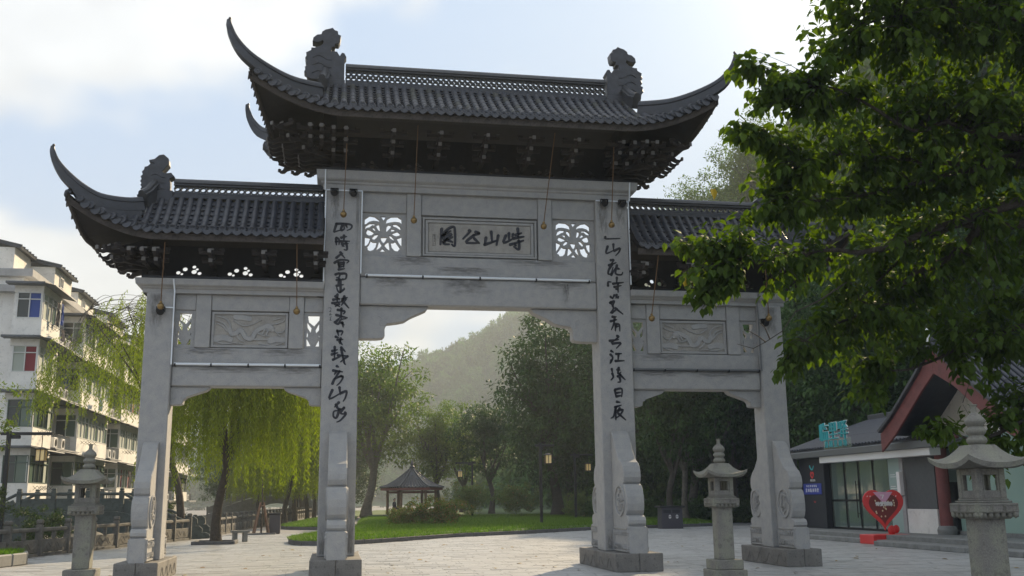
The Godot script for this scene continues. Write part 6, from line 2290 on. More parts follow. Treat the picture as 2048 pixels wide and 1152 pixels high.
func limb(b: MB, a: Vector3, c: Vector3, r0: float, r1: float, sag: float, r: RandomNumberGenerator, sides := 6) -> void:
	var p := PackedVector3Array()
	var w := PackedFloat32Array()
	var n := 6
	var j := Vector3(r.randf_range(-1, 1), 0, r.randf_range(-1, 1)) * a.distance_to(c) * 0.06
	for i in n + 1:
		var t := i / float(n)
		p.append(a.lerp(c, t) + Vector3(0, sag * 4.0 * t * (1.0 - t), 0) + j * sin(t * PI * 1.5))
		w.append(lerpf(r0, r1, t))
	b.tube(p, w, sides)

func trunk_mesh(sd: int, h0: float, hc: float, R: Vector3, rad: float, limbs: int, lean := Vector3.ZERO) -> ArrayMesh:
	# bole to h0, then limbs up into a crown centred at hc
	var r := RandomNumberGenerator.new()
	r.seed = sd
	var b := MB.new()
	var p := PackedVector3Array()
	var w := PackedFloat32Array()
	for i in 8:
		var t := i / 7.0
		p.append(Vector3(lean.x * t * t + 0.05 * rad * 8.0 * sin(t * 5.0 + sd), h0 * t - 0.15, lean.z * t * t + 0.05 * rad * 8.0 * sin(t * 4.0 + sd * 2)))
		w.append(rad * (1.45 - 0.55 * minf(t * 3.0, 1.0)) * lerpf(1.0, 0.85, t))
	b.tube(p, w, 10)
	var top := p[7]
	for i in limbs:
		var a := TAU * (i + r.randf() * 0.6) / limbs
		var e := Vector3(cos(a) * R.x, 0, sin(a) * R.z) * r.randf_range(0.35, 0.7) + Vector3(lean.x, hc + R.y * r.randf_range(-0.35, 0.65), lean.z)
		limb(b, top - Vector3(0, 0.2, 0), e, rad * 0.55, rad * 0.1, r.randf_range(-0.2, 0.1), r)
		for k in 3:
			var s := top.lerp(e, r.randf_range(0.4, 0.8))
			limb(b, s, s + (e - s) * 0.6 + rnd_dir(r) * R.x * 0.25, rad * 0.2, rad * 0.05, 0.0, r, 4)
	return b.mesh()

func willow_meshes(sd: int, H: float, R: float, low: float, strands: int, lean: Vector3) -> Array:
	var r := RandomNumberGenerator.new()
	r.seed = sd
	var tb := MB.new()
	var p := PackedVector3Array()
	var w := PackedFloat32Array()
	var fork := Vector3(lean.x * 0.35, H * 0.32, lean.z * 0.35)
	for i in 7:
		var t := i / 6.0
		p.append(Vector3(fork.x * t * t, fork.y * t - 0.1, fork.z * t * t) + Vector3(sin(t * 6.0 + sd) * 0.04, 0, cos(t * 5.0) * 0.04))
		w.append(lerpf(0.20, 0.14, t) * (1.0 + 0.35 * maxf(0.0, 1.0 - t * 4.0)))
	tb.tube(p, w, 10)
	var b := MB.new()
	b.use_col = true
	var ends := []
	for i in 9:
		var a := TAU * (i + r.randf() * 0.5) / 9.0
		var e := Vector3(lean.x + cos(a) * R * r.randf_range(0.2, 0.62), H * r.randf_range(0.72, 0.97), lean.z + sin(a) * R * r.randf_range(0.2, 0.62))
		limb(tb, fork - Vector3(0, 0.15, 0), e, 0.085, 0.015, 0.5, r, 6)
		ends.append(e)
	var tufts := []
	for i in 44:
		tufts.append([r.randf() * TAU, sqrt(r.randf()), r.randf_range(0.78, 1.03), r.randf_range(0.45, 1.0), r.randf()])
	for i in strands:
		var tf: Array = tufts[i % tufts.size()]
		var a: float = tf[0] + r.randfn(0.0, 0.22)
		var q: float = clampf(tf[1] + r.randfn(0.0, 0.09), 0.02, 1.08)
		var s := Vector3(lean.x + cos(a) * R * q, H * (1.02 - 0.36 * q * q) * (tf[2] + r.randfn(0.0, 0.03)), lean.z + sin(a) * R * q)
		var e: Vector3 = ends[r.randi() % ends.size()]
		if i % 6 == 0:
			limb(tb, e, s, 0.018, 0.006, 0.35, r, 3)
		var L: float = (s.y - low) * tf[3] * r.randf_range(0.65, 1.05) * (0.78 + 0.22 * q)
		var out := Vector3(cos(a), 0, sin(a)) * r.randf_range(0.2, 0.7)
		var n := int(L / 0.075)
		var tone: float = clampf(tf[4] * 0.7 + r.randf() * 0.3, 0, 1)
		var ph := r.randf() * TAU
		var prev := s
		for k in n:
			var t := k / float(maxi(n, 1))
			var pos := s + out * (1.0 - exp(-t * 3.0)) + Vector3(sin(t * 4.0 + ph) * 0.08, -L * t + 0.25 * sin(minf(t * 6.0, PI)), cos(t * 3.5 + ph) * 0.08)
			if k % 8 == 7:
				b.col = Color(0.10, 0.10, 0.03)
				b.tri(prev, prev + Vector3(0.012, 0, 0.006), pos)
				prev = pos
			var side := Vector3(cos(ph + k * 2.4), 0, sin(ph + k * 2.4))
			var d := (Vector3.DOWN * 1.0 + side * 0.55).normalized()
			var c := Vector3(0.15, 0.20, 0.028).lerp(Vector3(0.38, 0.41, 0.06), clampf(tone * 0.6 + r.randf() * 0.4, 0, 1))
			b.col = Color(c.x, c.y, c.z)
			b.leaf(pos, d, side.cross(Vector3.DOWN).normalized().lerp(Vector3.UP, 0.3).normalized(), r.randf_range(0.12, 0.19), 0.045)
	return [tb.mesh(), b.mesh()]

func plant(called: String, label: String, cat: String, grp: String, at: Vector3, turn: float, s: Vector3, tm: Mesh, cm: Mesh, crown_at: Vector3, bark: String, lm: String) -> Node3D:
	var t := thing(called, label, cat, at, turn, grp)
	t.scale = s
	if tm:
		put("trunk", tm, M[bark], t)
	put("crown" if tm else "foliage", cm, M[lm], t, "stuff").position = crown_at
	return t

func hill_h(x: float, z: float) -> float:
	# steep wooded slope to the right
	var e := clampf((-z - 40.0) / 72.0, 0.0, 1.0)
	var x0 := lerpf(25.0, 18.0, e)
	var w := lerpf(52.0, 75.0, e)
	return 66.0 * smoothstep(x0, x0 + w, x) * smoothstep(-25.0, 15.0, -z) * smoothstep(-260.0, -140.0, z)

func far_hill_h(x: float, z: float) -> float:
	# the hill that closes the view through the middle opening
	var crest := 64.0 + 52.0 * smoothstep(12.0, 138.0, x) + 22.0 * smoothstep(110.0, 260.0, x)
	crest *= smoothstep(-190.0, 10.0, x)
	return crest * smoothstep(-400.0, -585.0, z) * (1.0 + 0.05 * sin(x * 0.05) + 0.04 * sin(z * 0.07 + x * 0.03)) - 1.0

func build_trees() -> void:
	# wooded hills
	for which in 2:
		var hb := MB.new()
		var nx := 50
		var nz := 40
		var hf := func(i: int, k: int) -> Vector3:
			if which == 0:
				var x := -20.0 + 230.0 * i / nx
				var z := 40.0 - 310.0 * k / nz
				return Vector3(x, hill_h(x, z) - 0.3, z)
			var x2 := -190.0 + 560.0 * i / nx
			var z2 := -400.0 - 260.0 * k / nz
			return Vector3(x2, far_hill_h(x2, z2), z2)
		for i in nx:
			for k in nz:
				if maxf(hf.call(i, k).y, hf.call(i + 1, k + 1).y) < -0.25 and maxf(hf.call(i + 1, k).y, hf.call(i, k + 1).y) < -0.25:
					continue
				hb.qo(hf.call(i, k), hf.call(i + 1, k), hf.call(i + 1, k + 1), hf.call(i, k + 1), Vector3.UP)
		struct(["hill", "far_hill"][which], hb, M["hill"])
	var r := RandomNumberGenerator.new()
	r.seed = 41
	# the far wood on it: one mass of crowns
	var far := []
	for v in 3:
		far.append(crown_mesh(300 + v, Vector3(4.2, 4.4, 4.2), 46, 26, 0.85, Vector3(0.06, 0.12, 0.032), Vector3(0.13, 0.205, 0.05), 0.1, 0.0, 0.35))
	var lists := [[], [], []]
	var cols := [[], [], []]
	var tries := 0
	while tries < 6500:
		tries += 1
		var x := r.randf_range(18.0, 190.0)
		var z := r.randf_range(-200.0, 20.0)
		var h := hill_h(x, z)
		if h < 1.0:
			continue
		# only the slope that faces the plaza
		if x > 75.0 + maxf(-z - 50.0, 0.0) * 0.42:
			continue
		if r.randf() > 0.62:
			continue
		var s := r.randf_range(0.7, 1.35)
		var v := r.randi() % 3
		lists[v].append(Transform3D(Basis(Vector3.UP, r.randf() * TAU).scaled(Vector3(s, s * r.randf_range(0.9, 1.4), s)), Vector3(x, h + 2.6 * s, z)))
		var k := r.randf_range(0.7, 1.3)
		cols[v].append(Color(k * r.randf_range(0.85, 1.2), k, k * 0.95))
	for i in 1700:
		var x := r.randf_range(-60.0, 190.0)
		var z := r.randf_range(-596.0, -420.0)
		var h := far_hill_h(x, z)
		var s := r.randf_range(0.9, 2.1)
		var v := r.randi() % 3
		lists[v].append(Transform3D(Basis(Vector3.UP, r.randf() * TAU).scaled(Vector3(s, s * r.randf_range(0.9, 1.5), s)), Vector3(x, h + 2.2 * s, z)))
		var k := r.randf_range(0.45, 1.6)
		cols[v].append(Color(k * r.randf_range(0.85, 1.2), k, k * 0.95))
	for v in 3:
		var mm := MultiMesh.new()
		mm.transform_format = MultiMesh.TRANSFORM_3D
		mm.use_colors = true
		mm.mesh = far[v]
		mm.instance_count = lists[v].size()
		for i in lists[v].size():
			mm.set_instance_transform(i, lists[v][i])
			mm.set_instance_color(i, cols[v][i])
		var o := MultiMeshInstance3D.new()
		o.name = numbered("hill_forest")
		o.multimesh = mm
		o.material_override = M["leaf_far"]
		o.set_meta("kind", "stuff")
		add_child(o, true)
	# park trees
	var lightA := crown_mesh(1, Vector3(6.4, 7.6, 6.0), 210, 85, 0.33, Vector3(0.09, 0.145, 0.026), Vector3(0.25, 0.30, 0.05), 0.2)
	var lightB := crown_mesh(2, Vector3(4.2, 4.9, 4.2), 100, 75, 0.28, Vector3(0.085, 0.14, 0.026), Vector3(0.23, 0.28, 0.045), 0.2)
	var darkA := crown_mesh(3, Vector3(5.4, 7.8, 5.2), 250, 85, 0.29, Vector3(0.035, 0.075, 0.024), Vector3(0.085, 0.14, 0.038), 0.35)
	var darkB := crown_mesh(4, Vector3(4.6, 5.0, 4.6), 150, 80, 0.27, Vector3(0.033, 0.07, 0.023), Vector3(0.08, 0.13, 0.035), 0.35)
	var tA := trunk_mesh(11, 4.2, 11.5, Vector3(5, 5.5, 5), 0.42, 7, Vector3(0.5, 0, 0))
	var tB := trunk_mesh(12, 3.0, 8.0, Vector3(3.4, 3.6, 3.4), 0.26, 6, Vector3(-0.4, 0, 0.3))
	var tC := trunk_mesh(13, 4.0, 9.5, Vector3(4, 5, 4), 0.38, 7)
	var tD := trunk_mesh(14, 3.2, 7.2, Vector3(3.2, 3.2, 3.2), 0.28, 5, Vector3(0.3, 0, 0.2))
	var G := "trees in the park behind the archway"
	plant("camphor_tree", "large light green tree left in the middle opening, thick pale trunk", "tree", G, Vector3(-0.1, 0.2, -73.0), 0.4, Vector3(1.05, 1.02, 1.05), tA, lightA, Vector3(0.5, 10.0, 0), "bark_pale", "leaf_light")
	plant("camphor_tree", "light green tree behind the left inner pillar", "tree", G, Vector3(-6.2, 0.2, -84.0), 2.4, Vector3(0.95, 0.9, 0.95), tA, lightA, Vector3(0.5, 10.0, 0), "bark", "leaf_light")
	plant("camphor_tree", "yellow green tree above the pavilion roof in the middle opening", "tree", G, Vector3(6.9, 0.2, -77.0), 4.0, Vector3(0.75, 0.70, 0.75), tA, lightA, Vector3(0.5, 9.4, 0), "bark", "leaf_light")
	plant("slender_tree", "small light tree right of the pavilion", "tree", G, Vector3(10.2, 0.2, -84.0), 1.0, Vector3(1.05, 1.0, 1.05), tB, lightB, Vector3(-0.4, 7.4, 0.3), "bark", "leaf_light")
	plant("slender_tree", "low dark tree between the pavilion and the tall dark tree", "tree", G, Vector3(11.5, 0.2, -72.0), 3.0, Vector3(1.0, 1.0, 1.0), tD, darkB, Vector3(0.3, 7.2, 0.2), "bark", "leaf_dark")
	plant("dark_tree", "tall dense dark tree right in the middle opening", "tree", G, Vector3(14.0, 0.2, -56.0), 0.9, Vector3(1.2, 1.16, 1.2), tC, darkA, Vector3(0, 8.4, 0), "bark", "leaf_dark")
	plant("dark_tree", "dark tree half hidden by the right inner pillar", "tree", G, Vector3(17.8, 0.2, -49.0), 2.2, Vector3(1.1, 1.02, 1.1), tC, darkA, Vector3(0, 8.4, 0), "bark", "leaf_dark")
	plant("dark_tree", "dark tree with pale bole in the right side opening", "tree", G, Vector3(20.5, 0.2, -42.0), 4.1, Vector3(0.9, 0.88, 0.9), tC, darkA, Vector3(0, 8.2, 0), "bark_pale", "leaf_dark")
	plant("dark_tree", "dark tree behind the middle stone lantern in the right opening", "tree", G, Vector3(24.5, 0.2, -45.0), 5.2, Vector3(1.0, 0.9, 1.0), tC, darkA, Vector3(0, 8.2, 0), "bark", "leaf_dark")
	plant("dark_tree", "dark tree right of the outer pillar behind the low shop roof", "tree", G, Vector3(25.0, 0.2, -33.0), 1.4, Vector3(1.0, 0.92, 1.0), tC, darkA, Vector3(0, 8.2, 0), "bark", "leaf_dark")
	plant("dark_tree", "dark leafy tree rising behind the shop gable", "tree", G, Vector3(30.0, 0.5, -20.0), 3.3, Vector3(1.25, 1.25, 1.25), tC, darkA, Vector3(0, 8.2, 0), "bark", "leaf_dark")
	plant("dark_tree", "dark tree behind the sign end of the shop", "tree", G, Vector3(24.8, 0.2, -26.5), 0.2, Vector3(1.2, 1.22, 1.2), tC, darkA, Vector3(0, 8.0, 0), "bark", "leaf_dark")
	plant("dark_tree", "dark tree deep in the wood right of the tall dark tree", "tree", G, Vector3(22.0, 0.2, -60.0), 2.9, Vector3(1.15, 1.1, 1.15), tC, darkA, Vector3(0, 8.4, 0), "bark", "leaf_dark")
	plant("dark_tree", "dark tree farther back behind the tall dark tree", "tree", G, Vector3(18.5, 0.2, -70.0), 1.9, Vector3(1.1, 0.95, 1.1), tC, darkA, Vector3(0, 8.4, 0), "bark", "leaf_dark")
	plant("dark_tree", "tall dark tree behind the shop roof ridge, mostly hidden by near branches", "tree", G, Vector3(34.0, 0.5, -10.0), 2.6, Vector3(1.25, 1.2, 1.25), tC, darkA, Vector3(0, 8.2, 0), "bark", "leaf_dark")
	plant("dark_tree", "tall dark tree between shop and hill, mostly hidden by near branches", "tree", G, Vector3(30.5, 0.5, -30.0), 0.6, Vector3(1.25, 1.25, 1.25), tC, darkA, Vector3(0, 8.2, 0), "bark", "leaf_dark")
	plant("hazy_tree", "tall hazy tree above the right side roof", "tree", G, Vector3(50.0, hill_h(50.0, -112.0) - 0.5, -112.0), 1.3, Vector3(1.35, 1.3, 1.35), tA, lightA, Vector3(0.5, 11.6, 0), "bark", "leaf_far")
	plant("hazy_tree", "hazy hillside tree beside the near branches above the right roof", "tree", G, Vector3(56.0, hill_h(56.0, -106.0) - 0.5, -106.0), 3.3, Vector3(1.3, 1.2, 1.3), tA, lightA, Vector3(0.5, 11.6, 0), "bark", "leaf_far")
	for i in 5:
		plant("thin_trunk_tree", ["thin dark tree at the left edge of the right opening", "thin tree with bare bole behind the dark waste bin", "thin tree left of the middle stone lantern", "thin tree right of the middle stone lantern", "thin tree beside the right outer pillar"][i], "tree", G, Vector3(15.9 + i * 1.9, 0.2, -33.5 - i * 0.7 - (i % 2) * 2.0), i * 1.7, Vector3(0.75, 0.9 + 0.08 * (i % 3), 0.75), tD, darkB, Vector3(0.3, 7.6, 0.2), "bark_pale" if i == 1 else "bark", "leaf_dark")
	# willows along the canal
	var GW := "willows along the canal"
	var wa := willow_meshes(21, 9.4, 3.2, 1.9, 1350, Vector3(0.8, 0, 0.2))
	plant("willow_tree", "bright green weeping willow in the left side opening", "tree", GW, Vector3(-7.84, 0, -18.2), 0.0, Vector3.ONE, wa[0], wa[1], Vector3.ZERO, "bark", "leaf_willow")
	var wb := willow_meshes(22, 11.2, 4.3, 4.6, 520, Vector3(-2.4, 0, -0.5))
	plant("willow_tree", "leaning dark trunked willow before the apartments left of the archway", "tree", GW, Vector3(-10.1, 0, -25.6), 0.0, Vector3(1, 1.05, 1), wb[0], wb[1], Vector3.ZERO, "bark", "leaf_willow")
	var spots := [Vector3(-6.4, 0, -44.0), Vector3(-6.0, 0, -51.0), Vector3(-5.3, 0, -59.0), Vector3(-4.9, 0, -68.0), Vector3(-11.5, 0, -92.0)]
	var wl := ["distant willow beside the double path lamps", "second distant willow along the canal path", "third distant willow along the canal path", "farthest willow on the canal path", "dark willow beyond the pale far bridge"]
	for i in 5:
		plant("willow_tree", wl[i], "tree", GW, spots[i], i * 1.3 + 0.5, Vector3(0.95, 0.85 + 0.05 * (i % 2), 0.95), wa[0], wa[1], Vector3.ZERO, "bark", "leaf_willow")
	for i in 4:
		plant("dark_tree", ["dark tree closing the canal view left of the far bridge", "dark tree behind the far bridge", "dark tree behind the distant willows", "dark tree at the far end of the canal path"][i], "tree", G, [Vector3(-17.0, 0, -118.0), Vector3(-9.0, 0, -122.0), Vector3(-1.5, 0, -104.0), Vector3(-4.0, 0, -124.0)][i], i * 2.0, Vector3(1.15, 0.85, 1.15), tC, darkA, Vector3(0, 8.0, 0), "bark", "leaf_dark")
	# small trees and shrubs at the left edge
	var lime := crown_mesh(31, Vector3(1.5, 2.0, 1.5), 60, 60, 0.12, Vector3(0.10, 0.15, 0.025), Vector3(0.25, 0.27, 0.05), 0.1)
	var lt := trunk_mesh(32, 2.6, 4.4, Vector3(1.2, 1.4, 1.2), 0.10, 5)
	plant("young_tree", "yellow green young tree at the left edge before the apartments", "tree", "", Vector3(-13.9, 0, -8.6), 0.0, Vector3.ONE, lt, lime, Vector3(0, 4.2, 0), "bark", "leaf_light")
	var conif := crown_mesh(33, Vector3(0.9, 1.0, 0.9), 70, 46, 0.09, Vector3(0.035, 0.06, 0.02), Vector3(0.10, 0.12, 0.03), -0.4)
	plant("pine_shrub", "dark spiky shrub at the left edge below the lamp arm", "shrub", "", Vector3(-14.6, 0.0, -12.6), 0.0, Vector3(1.1, 1.15, 1.1), null, conif, Vector3(0, 1.35, 0), "bark", "leaf_dark")
	var ivy := crown_mesh(34, Vector3(1.6, 1.2, 1.4), 80, 60, 0.10, Vector3(0.03, 0.055, 0.018), Vector3(0.08, 0.11, 0.03), 0.3)
	plant("ivy_bush", "dark ivy bush beside the footbridge end", "shrub", "", Vector3(-15.0, -0.4, -21.5), 0.0, Vector3(1.2, 1.1, 1.0), null, ivy, Vector3(0, 0.9, 0), "bark", "leaf_dark")
	plant("pale_bush", "pale leafy bush behind the railing at the left edge", "shrub", "", Vector3(-14.2, -0.2, -10.4), 1.0, Vector3(0.75, 0.6, 0.75), null, crown_mesh(35, Vector3(1.3, 1.0, 1.3), 50, 50, 0.09, Vector3(0.10, 0.13, 0.06), Vector3(0.20, 0.22, 0.11), 0.2), Vector3(0, 0.8, 0), "bark", "leaf_light")
	plant("bank_bush", "green bush between the footbridge foot and the far bridge", "shrub", "", Vector3(-12.2, -0.3, -34.0), 1.0, Vector3(1.0, 1.15, 1.0), null, ivy, Vector3(0, 1.0, 0), "bark", "leaf_light")

func build_park() -> void:
	lawn_patch("lawn", LAWN, 12)
	lawn_patch("small_lawn", LAWN_TWO, 5)
	var edge := MB.new()
	sheet(edge, [Vector2(-20, -1.5), Vector2(-13.4, -3.2), Vector2(-11.9, -4.9), Vector2(-11.6, -6.3), Vector2(-11.9, -7.4), Vector2(-13.3, -7.2), Vector2(-15, -3.0), Vector2(-20, -2)], 0.30)
	struct("verge_lawn", edge, M["lawn"])
	var kb := MB.new()
	var kp := [Vector3(-20, 0.16, -1.45), Vector3(-13.4, 0.16, -3.15), Vector3(-11.85, 0.16, -4.85), Vector3(-11.52, 0.16, -6.3), Vector3(-11.8, 0.16, -7.35)]
	var kt := thing("verge_kerb", "rough pale stone kerb round the lawn at the lower left corner", "kerb")
	for i in kp.size() - 1:
		var n := maxi(1, roundi(kp[i].distance_to(kp[i + 1]) / 0.6))
		for k in n:
			var s := MB.new()
			s.bar(kp[i].lerp(kp[i + 1], k / float(n) + 0.01), kp[i].lerp(kp[i + 1], (k + 1) / float(n) - 0.01), 0.16, 0.32, 0.03)
			part("kerb_stone", s, M["step_stone"], kt)
	# grass blades
	var tb := MB.new()
	tb.use_col = true
	var r := RandomNumberGenerator.new()
	r.seed = 8
	for i in 9:
		var a := r.randf() * TAU
		var d := Vector3(cos(a) * 0.5, 1.0, sin(a) * 0.5).normalized()
		var o := Vector3(r.randf_range(-0.08, 0.08), 0, r.randf_range(-0.08, 0.08))
		var c := Vector3(0.075, 0.14, 0.022).lerp(Vector3(0.17, 0.25, 0.04), r.randf())
		tb.col = Color(c.x, c.y, c.z)
		var s := Vector3(-sin(a), 0, cos(a)) * 0.011
		var l := r.randf_range(0.06, 0.13)
		tb.tri(o - s, o + s, o + d * l + Vector3(cos(a), 0, sin(a)) * l * 0.3)
	var tuft := tb.mesh()
	var xf := []
	var polys := [PackedVector2Array(LAWN), PackedVector2Array(LAWN_TWO), PackedVector2Array([Vector2(-15, -2.9), Vector2(-13.4, -3.25), Vector2(-11.95, -4.95), Vector2(-11.65, -6.3), Vector2(-11.95, -7.3), Vector2(-13.3, -7.1)])]
	var box := [[-5.2, 20.0, -62.0, -14.4, 60000], [-6.4, 0.0, -60.0, -35.0, 16000], [-15.0, -11.5, -7.5, -2.5, 7000]]
	for q in 3:
		var inner: PackedVector2Array = Geometry2D.offset_polygon(polys[q], -0.5)[0] if q < 2 else polys[q]
		for i in box[q][4]:
			var p := Vector2(r.randf_range(box[q][0], box[q][1]), lerpf(box[q][3], box[q][2], pow(r.randf(), 1.6)))
			if not Geometry2D.is_point_in_polygon(p, polys[q]):
				continue
			var y := 0.30 if q == 2 else (0.24 if Geometry2D.is_point_in_polygon(p, inner) else 0.17)
			var s := r.randf_range(0.8, 1.6)
			xf.append(Transform3D(Basis(Vector3.UP, r.randf() * TAU).scaled(Vector3(s, s * r.randf_range(0.8, 1.3), s)), Vector3(p.x, y - 0.01, p.y)))
	var mm := MultiMesh.new()
	mm.transform_format = MultiMesh.TRANSFORM_3D
	mm.mesh = tuft
	mm.instance_count = xf.size()
	for i in xf.size():
		mm.set_instance_transform(i, xf[i])
	var o := MultiMeshInstance3D.new()
	o.name = "grass_blades"
	o.multimesh = mm
	o.material_override = M["grass"]
	o.set_meta("kind", "stuff")
	add_child(o, true)
	# shrubs
	var flo := crown_mesh(51, Vector3(2.0, 1.0, 1.6), 120, 60, 0.11, Vector3(0.09, 0.135, 0.035), Vector3(0.20, 0.24, 0.06), -0.2, 0.2)
	plant("flowering_shrub", "low spreading shrub with reddish flowers on the lawn", "shrub", "", Vector3(2.3, 0.2, -33.2), 0.3, Vector3(1.22, 0.98, 1.0), null, flo, Vector3(0, 0.75, 0), "bark", "leaf_light")
	plant("flowering_shrub", "reddish shrub clump at the left end of the flowering bed", "shrub", "", Vector3(0.4, 0.2, -32.6), 2.3, Vector3(0.66, 0.72, 0.66), null, flo, Vector3(0, 0.75, 0), "bark", "leaf_light")
	var tall := crown_mesh(52, Vector3(2.6, 1.5, 1.6), 150, 60, 0.13, Vector3(0.11, 0.15, 0.06), Vector3(0.24, 0.28, 0.11), -0.5, 0.03)
	plant("hedge_shrub", "tall dense hedge shrub behind the flowering bed, left part", "shrub", "tall hedge shrubs on the lawn", Vector3(6.5, 0.2, -53.0), 0.0, Vector3(0.95, 0.95, 1.0), null, tall, Vector3(0, 1.5, 0), "bark", "leaf_light")
	plant("hedge_shrub", "tall dense hedge shrub behind the flowering bed, right part", "shrub", "tall hedge shrubs on the lawn", Vector3(10.4, 0.2, -52.5), 3.3, Vector3(0.95, 0.92, 1.0), null, tall, Vector3(0, 1.5, 0), "bark", "leaf_light")
	plant("round_shrub", "single rounded shrub right of the path lamp on the lawn", "shrub", "", Vector3(13.4, 0.2, -46.0), 0.7, Vector3(0.55, 0.75, 0.7), null, tall, Vector3(0, 1.2, 0), "bark", "leaf_light")
	plant("yellow_shrub", "yellow leaved shrub beside the pavilion", "shrub", "", Vector3(5.6, 0.2, -60.0), 0.7, Vector3(0.5, 0.75, 0.5), null, crown_mesh(53, Vector3(1.6, 1.4, 1.6), 40, 50, 0.12, Vector3(0.25, 0.22, 0.03), Vector3(0.40, 0.32, 0.05), 0.0), Vector3(0, 1.5, 0), "bark", "leaf_light")
	# undergrowth along the wood edge, one mass
	var ub := crown_mesh(54, Vector3(1.1, 0.6, 0.9), 40, 40, 0.12, Vector3(0.04, 0.08, 0.025), Vector3(0.10, 0.16, 0.045), -0.1)
	var ux := []
	for i in 150:
		var t := r.randf()
		var p := Vector3(lerpf(14.0, 26.0, t), 0.25, lerpf(-44.0, -33.0, t) - r.randf() * 9.0 + 2.0)
		var s := r.randf_range(0.8, 1.5)
		ux.append(Transform3D(Basis(Vector3.UP, r.randf() * TAU).scaled(Vector3(s, s, s)), p + Vector3(0, 0.35 * s, 0)))
	var um := MultiMesh.new()
	um.transform_format = MultiMesh.TRANSFORM_3D
	um.mesh = ub
	um.instance_count = ux.size()
	for i in ux.size():
		um.set_instance_transform(i, ux[i])
	var uo := MultiMeshInstance3D.new()
	uo.name = "undergrowth"
	uo.multimesh = um
	uo.material_override = M["leaf_dark"]
	uo.set_meta("kind", "stuff")
	add_child(uo, true)

# ---------------------------------------------------------------- the broad leaved tree over the right of the plaza
const LOBES := "6.36,9.74,8.34,1.52;7.86,9.55,8.56,1.61;4.82,8.76,8.37,0.87;3.76,8.24,8.59,0.51;4.50,7.66,8.08,0.96;6.31,8.17,7.47,1.57;8.13,7.97,7.75,1.66;4.18,6.72,7.83,0.78;5.89,6.64,7.08,1.29;7.83,6.67,6.90,1.51;3.62,6.18,7.09,0.58;2.84,5.75,6.86,0.45;3.29,5.39,6.87,0.49;3.03,5.07,6.75,0.25;4.60,5.73,7.17,0.63;6.93,5.20,6.43,1.23;8.52,4.99,6.67,1.42;6.09,5.02,6.25,0.76;7.05,4.05,5.7,0.5;8.6,4.45,6.0,0.55;9.3,4.0,6.50,0.6;7.33,2.80,7.03,0.40;8.36,2.47,6.62,0.55;8.98,2.82,6.81,0.55;6.66,3.87,5.58,0.49;9.57,8.48,8.64,1.79;10.63,6.08,7.28,1.89;10.42,3.30,6.65,1.42;7.28,11.57,8.89,1.79;9.06,11.11,9.11,1.79;5.46,10.55,8.87,1.05;5.37,4.38,5.98,0.43;5.10,3.92,5.84,0.28;3.25,8.74,8.61,0.21;3.23,7.75,8.39,0.24"
const LIMBS := "12.2,5.6,8.2 10.91,7.58,8.69 8.71,6.74,8.12 7.83,6.46,7.69 7.25,6.29,7.45 6.65,6.06,7.19 6.06,5.94,7.06 5.36,5.96,7.04 4.47,5.75,7.05 3.46,5.70,6.96;12.2,5.6,8.2 10.91,7.58,8.69 8.68,7.81,8.34 7.78,7.84,8.39 7.20,8.04,8.33 6.63,7.88,8.20 5.57,8.37,8.32 4.60,8.64,8.41;12.2,5.6,8.2 10.91,7.58,8.69 8.96,7.65,7.94 8.23,7.58,7.69 7.50,7.56,7.56 6.56,7.59,7.60 5.44,7.56,7.71 4.43,7.21,7.77;10.6,7.5,8.5 8.83,7.41,8.07 8.62,7.47,8.05 7.81,7.40,7.58 7.10,7.21,7.31 6.37,7.06,7.15 5.20,6.83,7.30 4.32,6.73,7.54;12.2,4.9,8.1 11.34,6.67,8.05 9.06,6.44,7.59 8.32,6.42,7.35 7.90,6.47,7.19 7.10,5.93,6.62 6.37,5.20,6.33;8.32,6.42,7.35 8.21,6.17,7.07 7.84,5.85,6.73 7.42,5.70,6.52 6.85,5.05,6.18 6.20,4.87,6.03 5.36,4.47,6.00;12.2,4.3,8.0 11.78,5.14,7.28 9.92,4.79,6.88 8.72,4.48,6.29 7.90,4.05,5.84 7.04,3.91,5.66;12.2,3.6,8.0 11.64,4.18,7.26 10.21,3.28,6.92 8.98,2.82,6.81 8.29,2.55,6.73 7.39,2.77,6.93;12.2,5.6,8.2 10.89,8.46,8.87 8.92,9.71,8.79 7.76,10.08,8.66 6.33,9.91,8.58 5.37,9.57,8.54;12.2,5.6,8.2 11.0,9.5,9.0 9.2,11.2,9.0 7.4,11.6,8.9 5.8,10.7,8.8"
const TWIGS := "5.97,5.49,6.74 5.06,4.98,7.30 4.55,4.75,7.37 4.28,4.40,7.35 4.00,4.22,7.26 3.79,4.11,7.20 3.51,4.19,7.17;4.00,4.22,7.26 3.82,4.31,7.35 3.64,4.41,7.34;4.07,4.27,7.29 3.98,4.47,7.31 3.89,4.55,7.31"

func poly3(s: String) -> PackedVector3Array:
	var o := PackedVector3Array()
	for q in s.split(" ", false):
		var e := q.split(",")
		o.append(Vector3(float(e[0]), float(e[1]), float(e[2])))
	return o

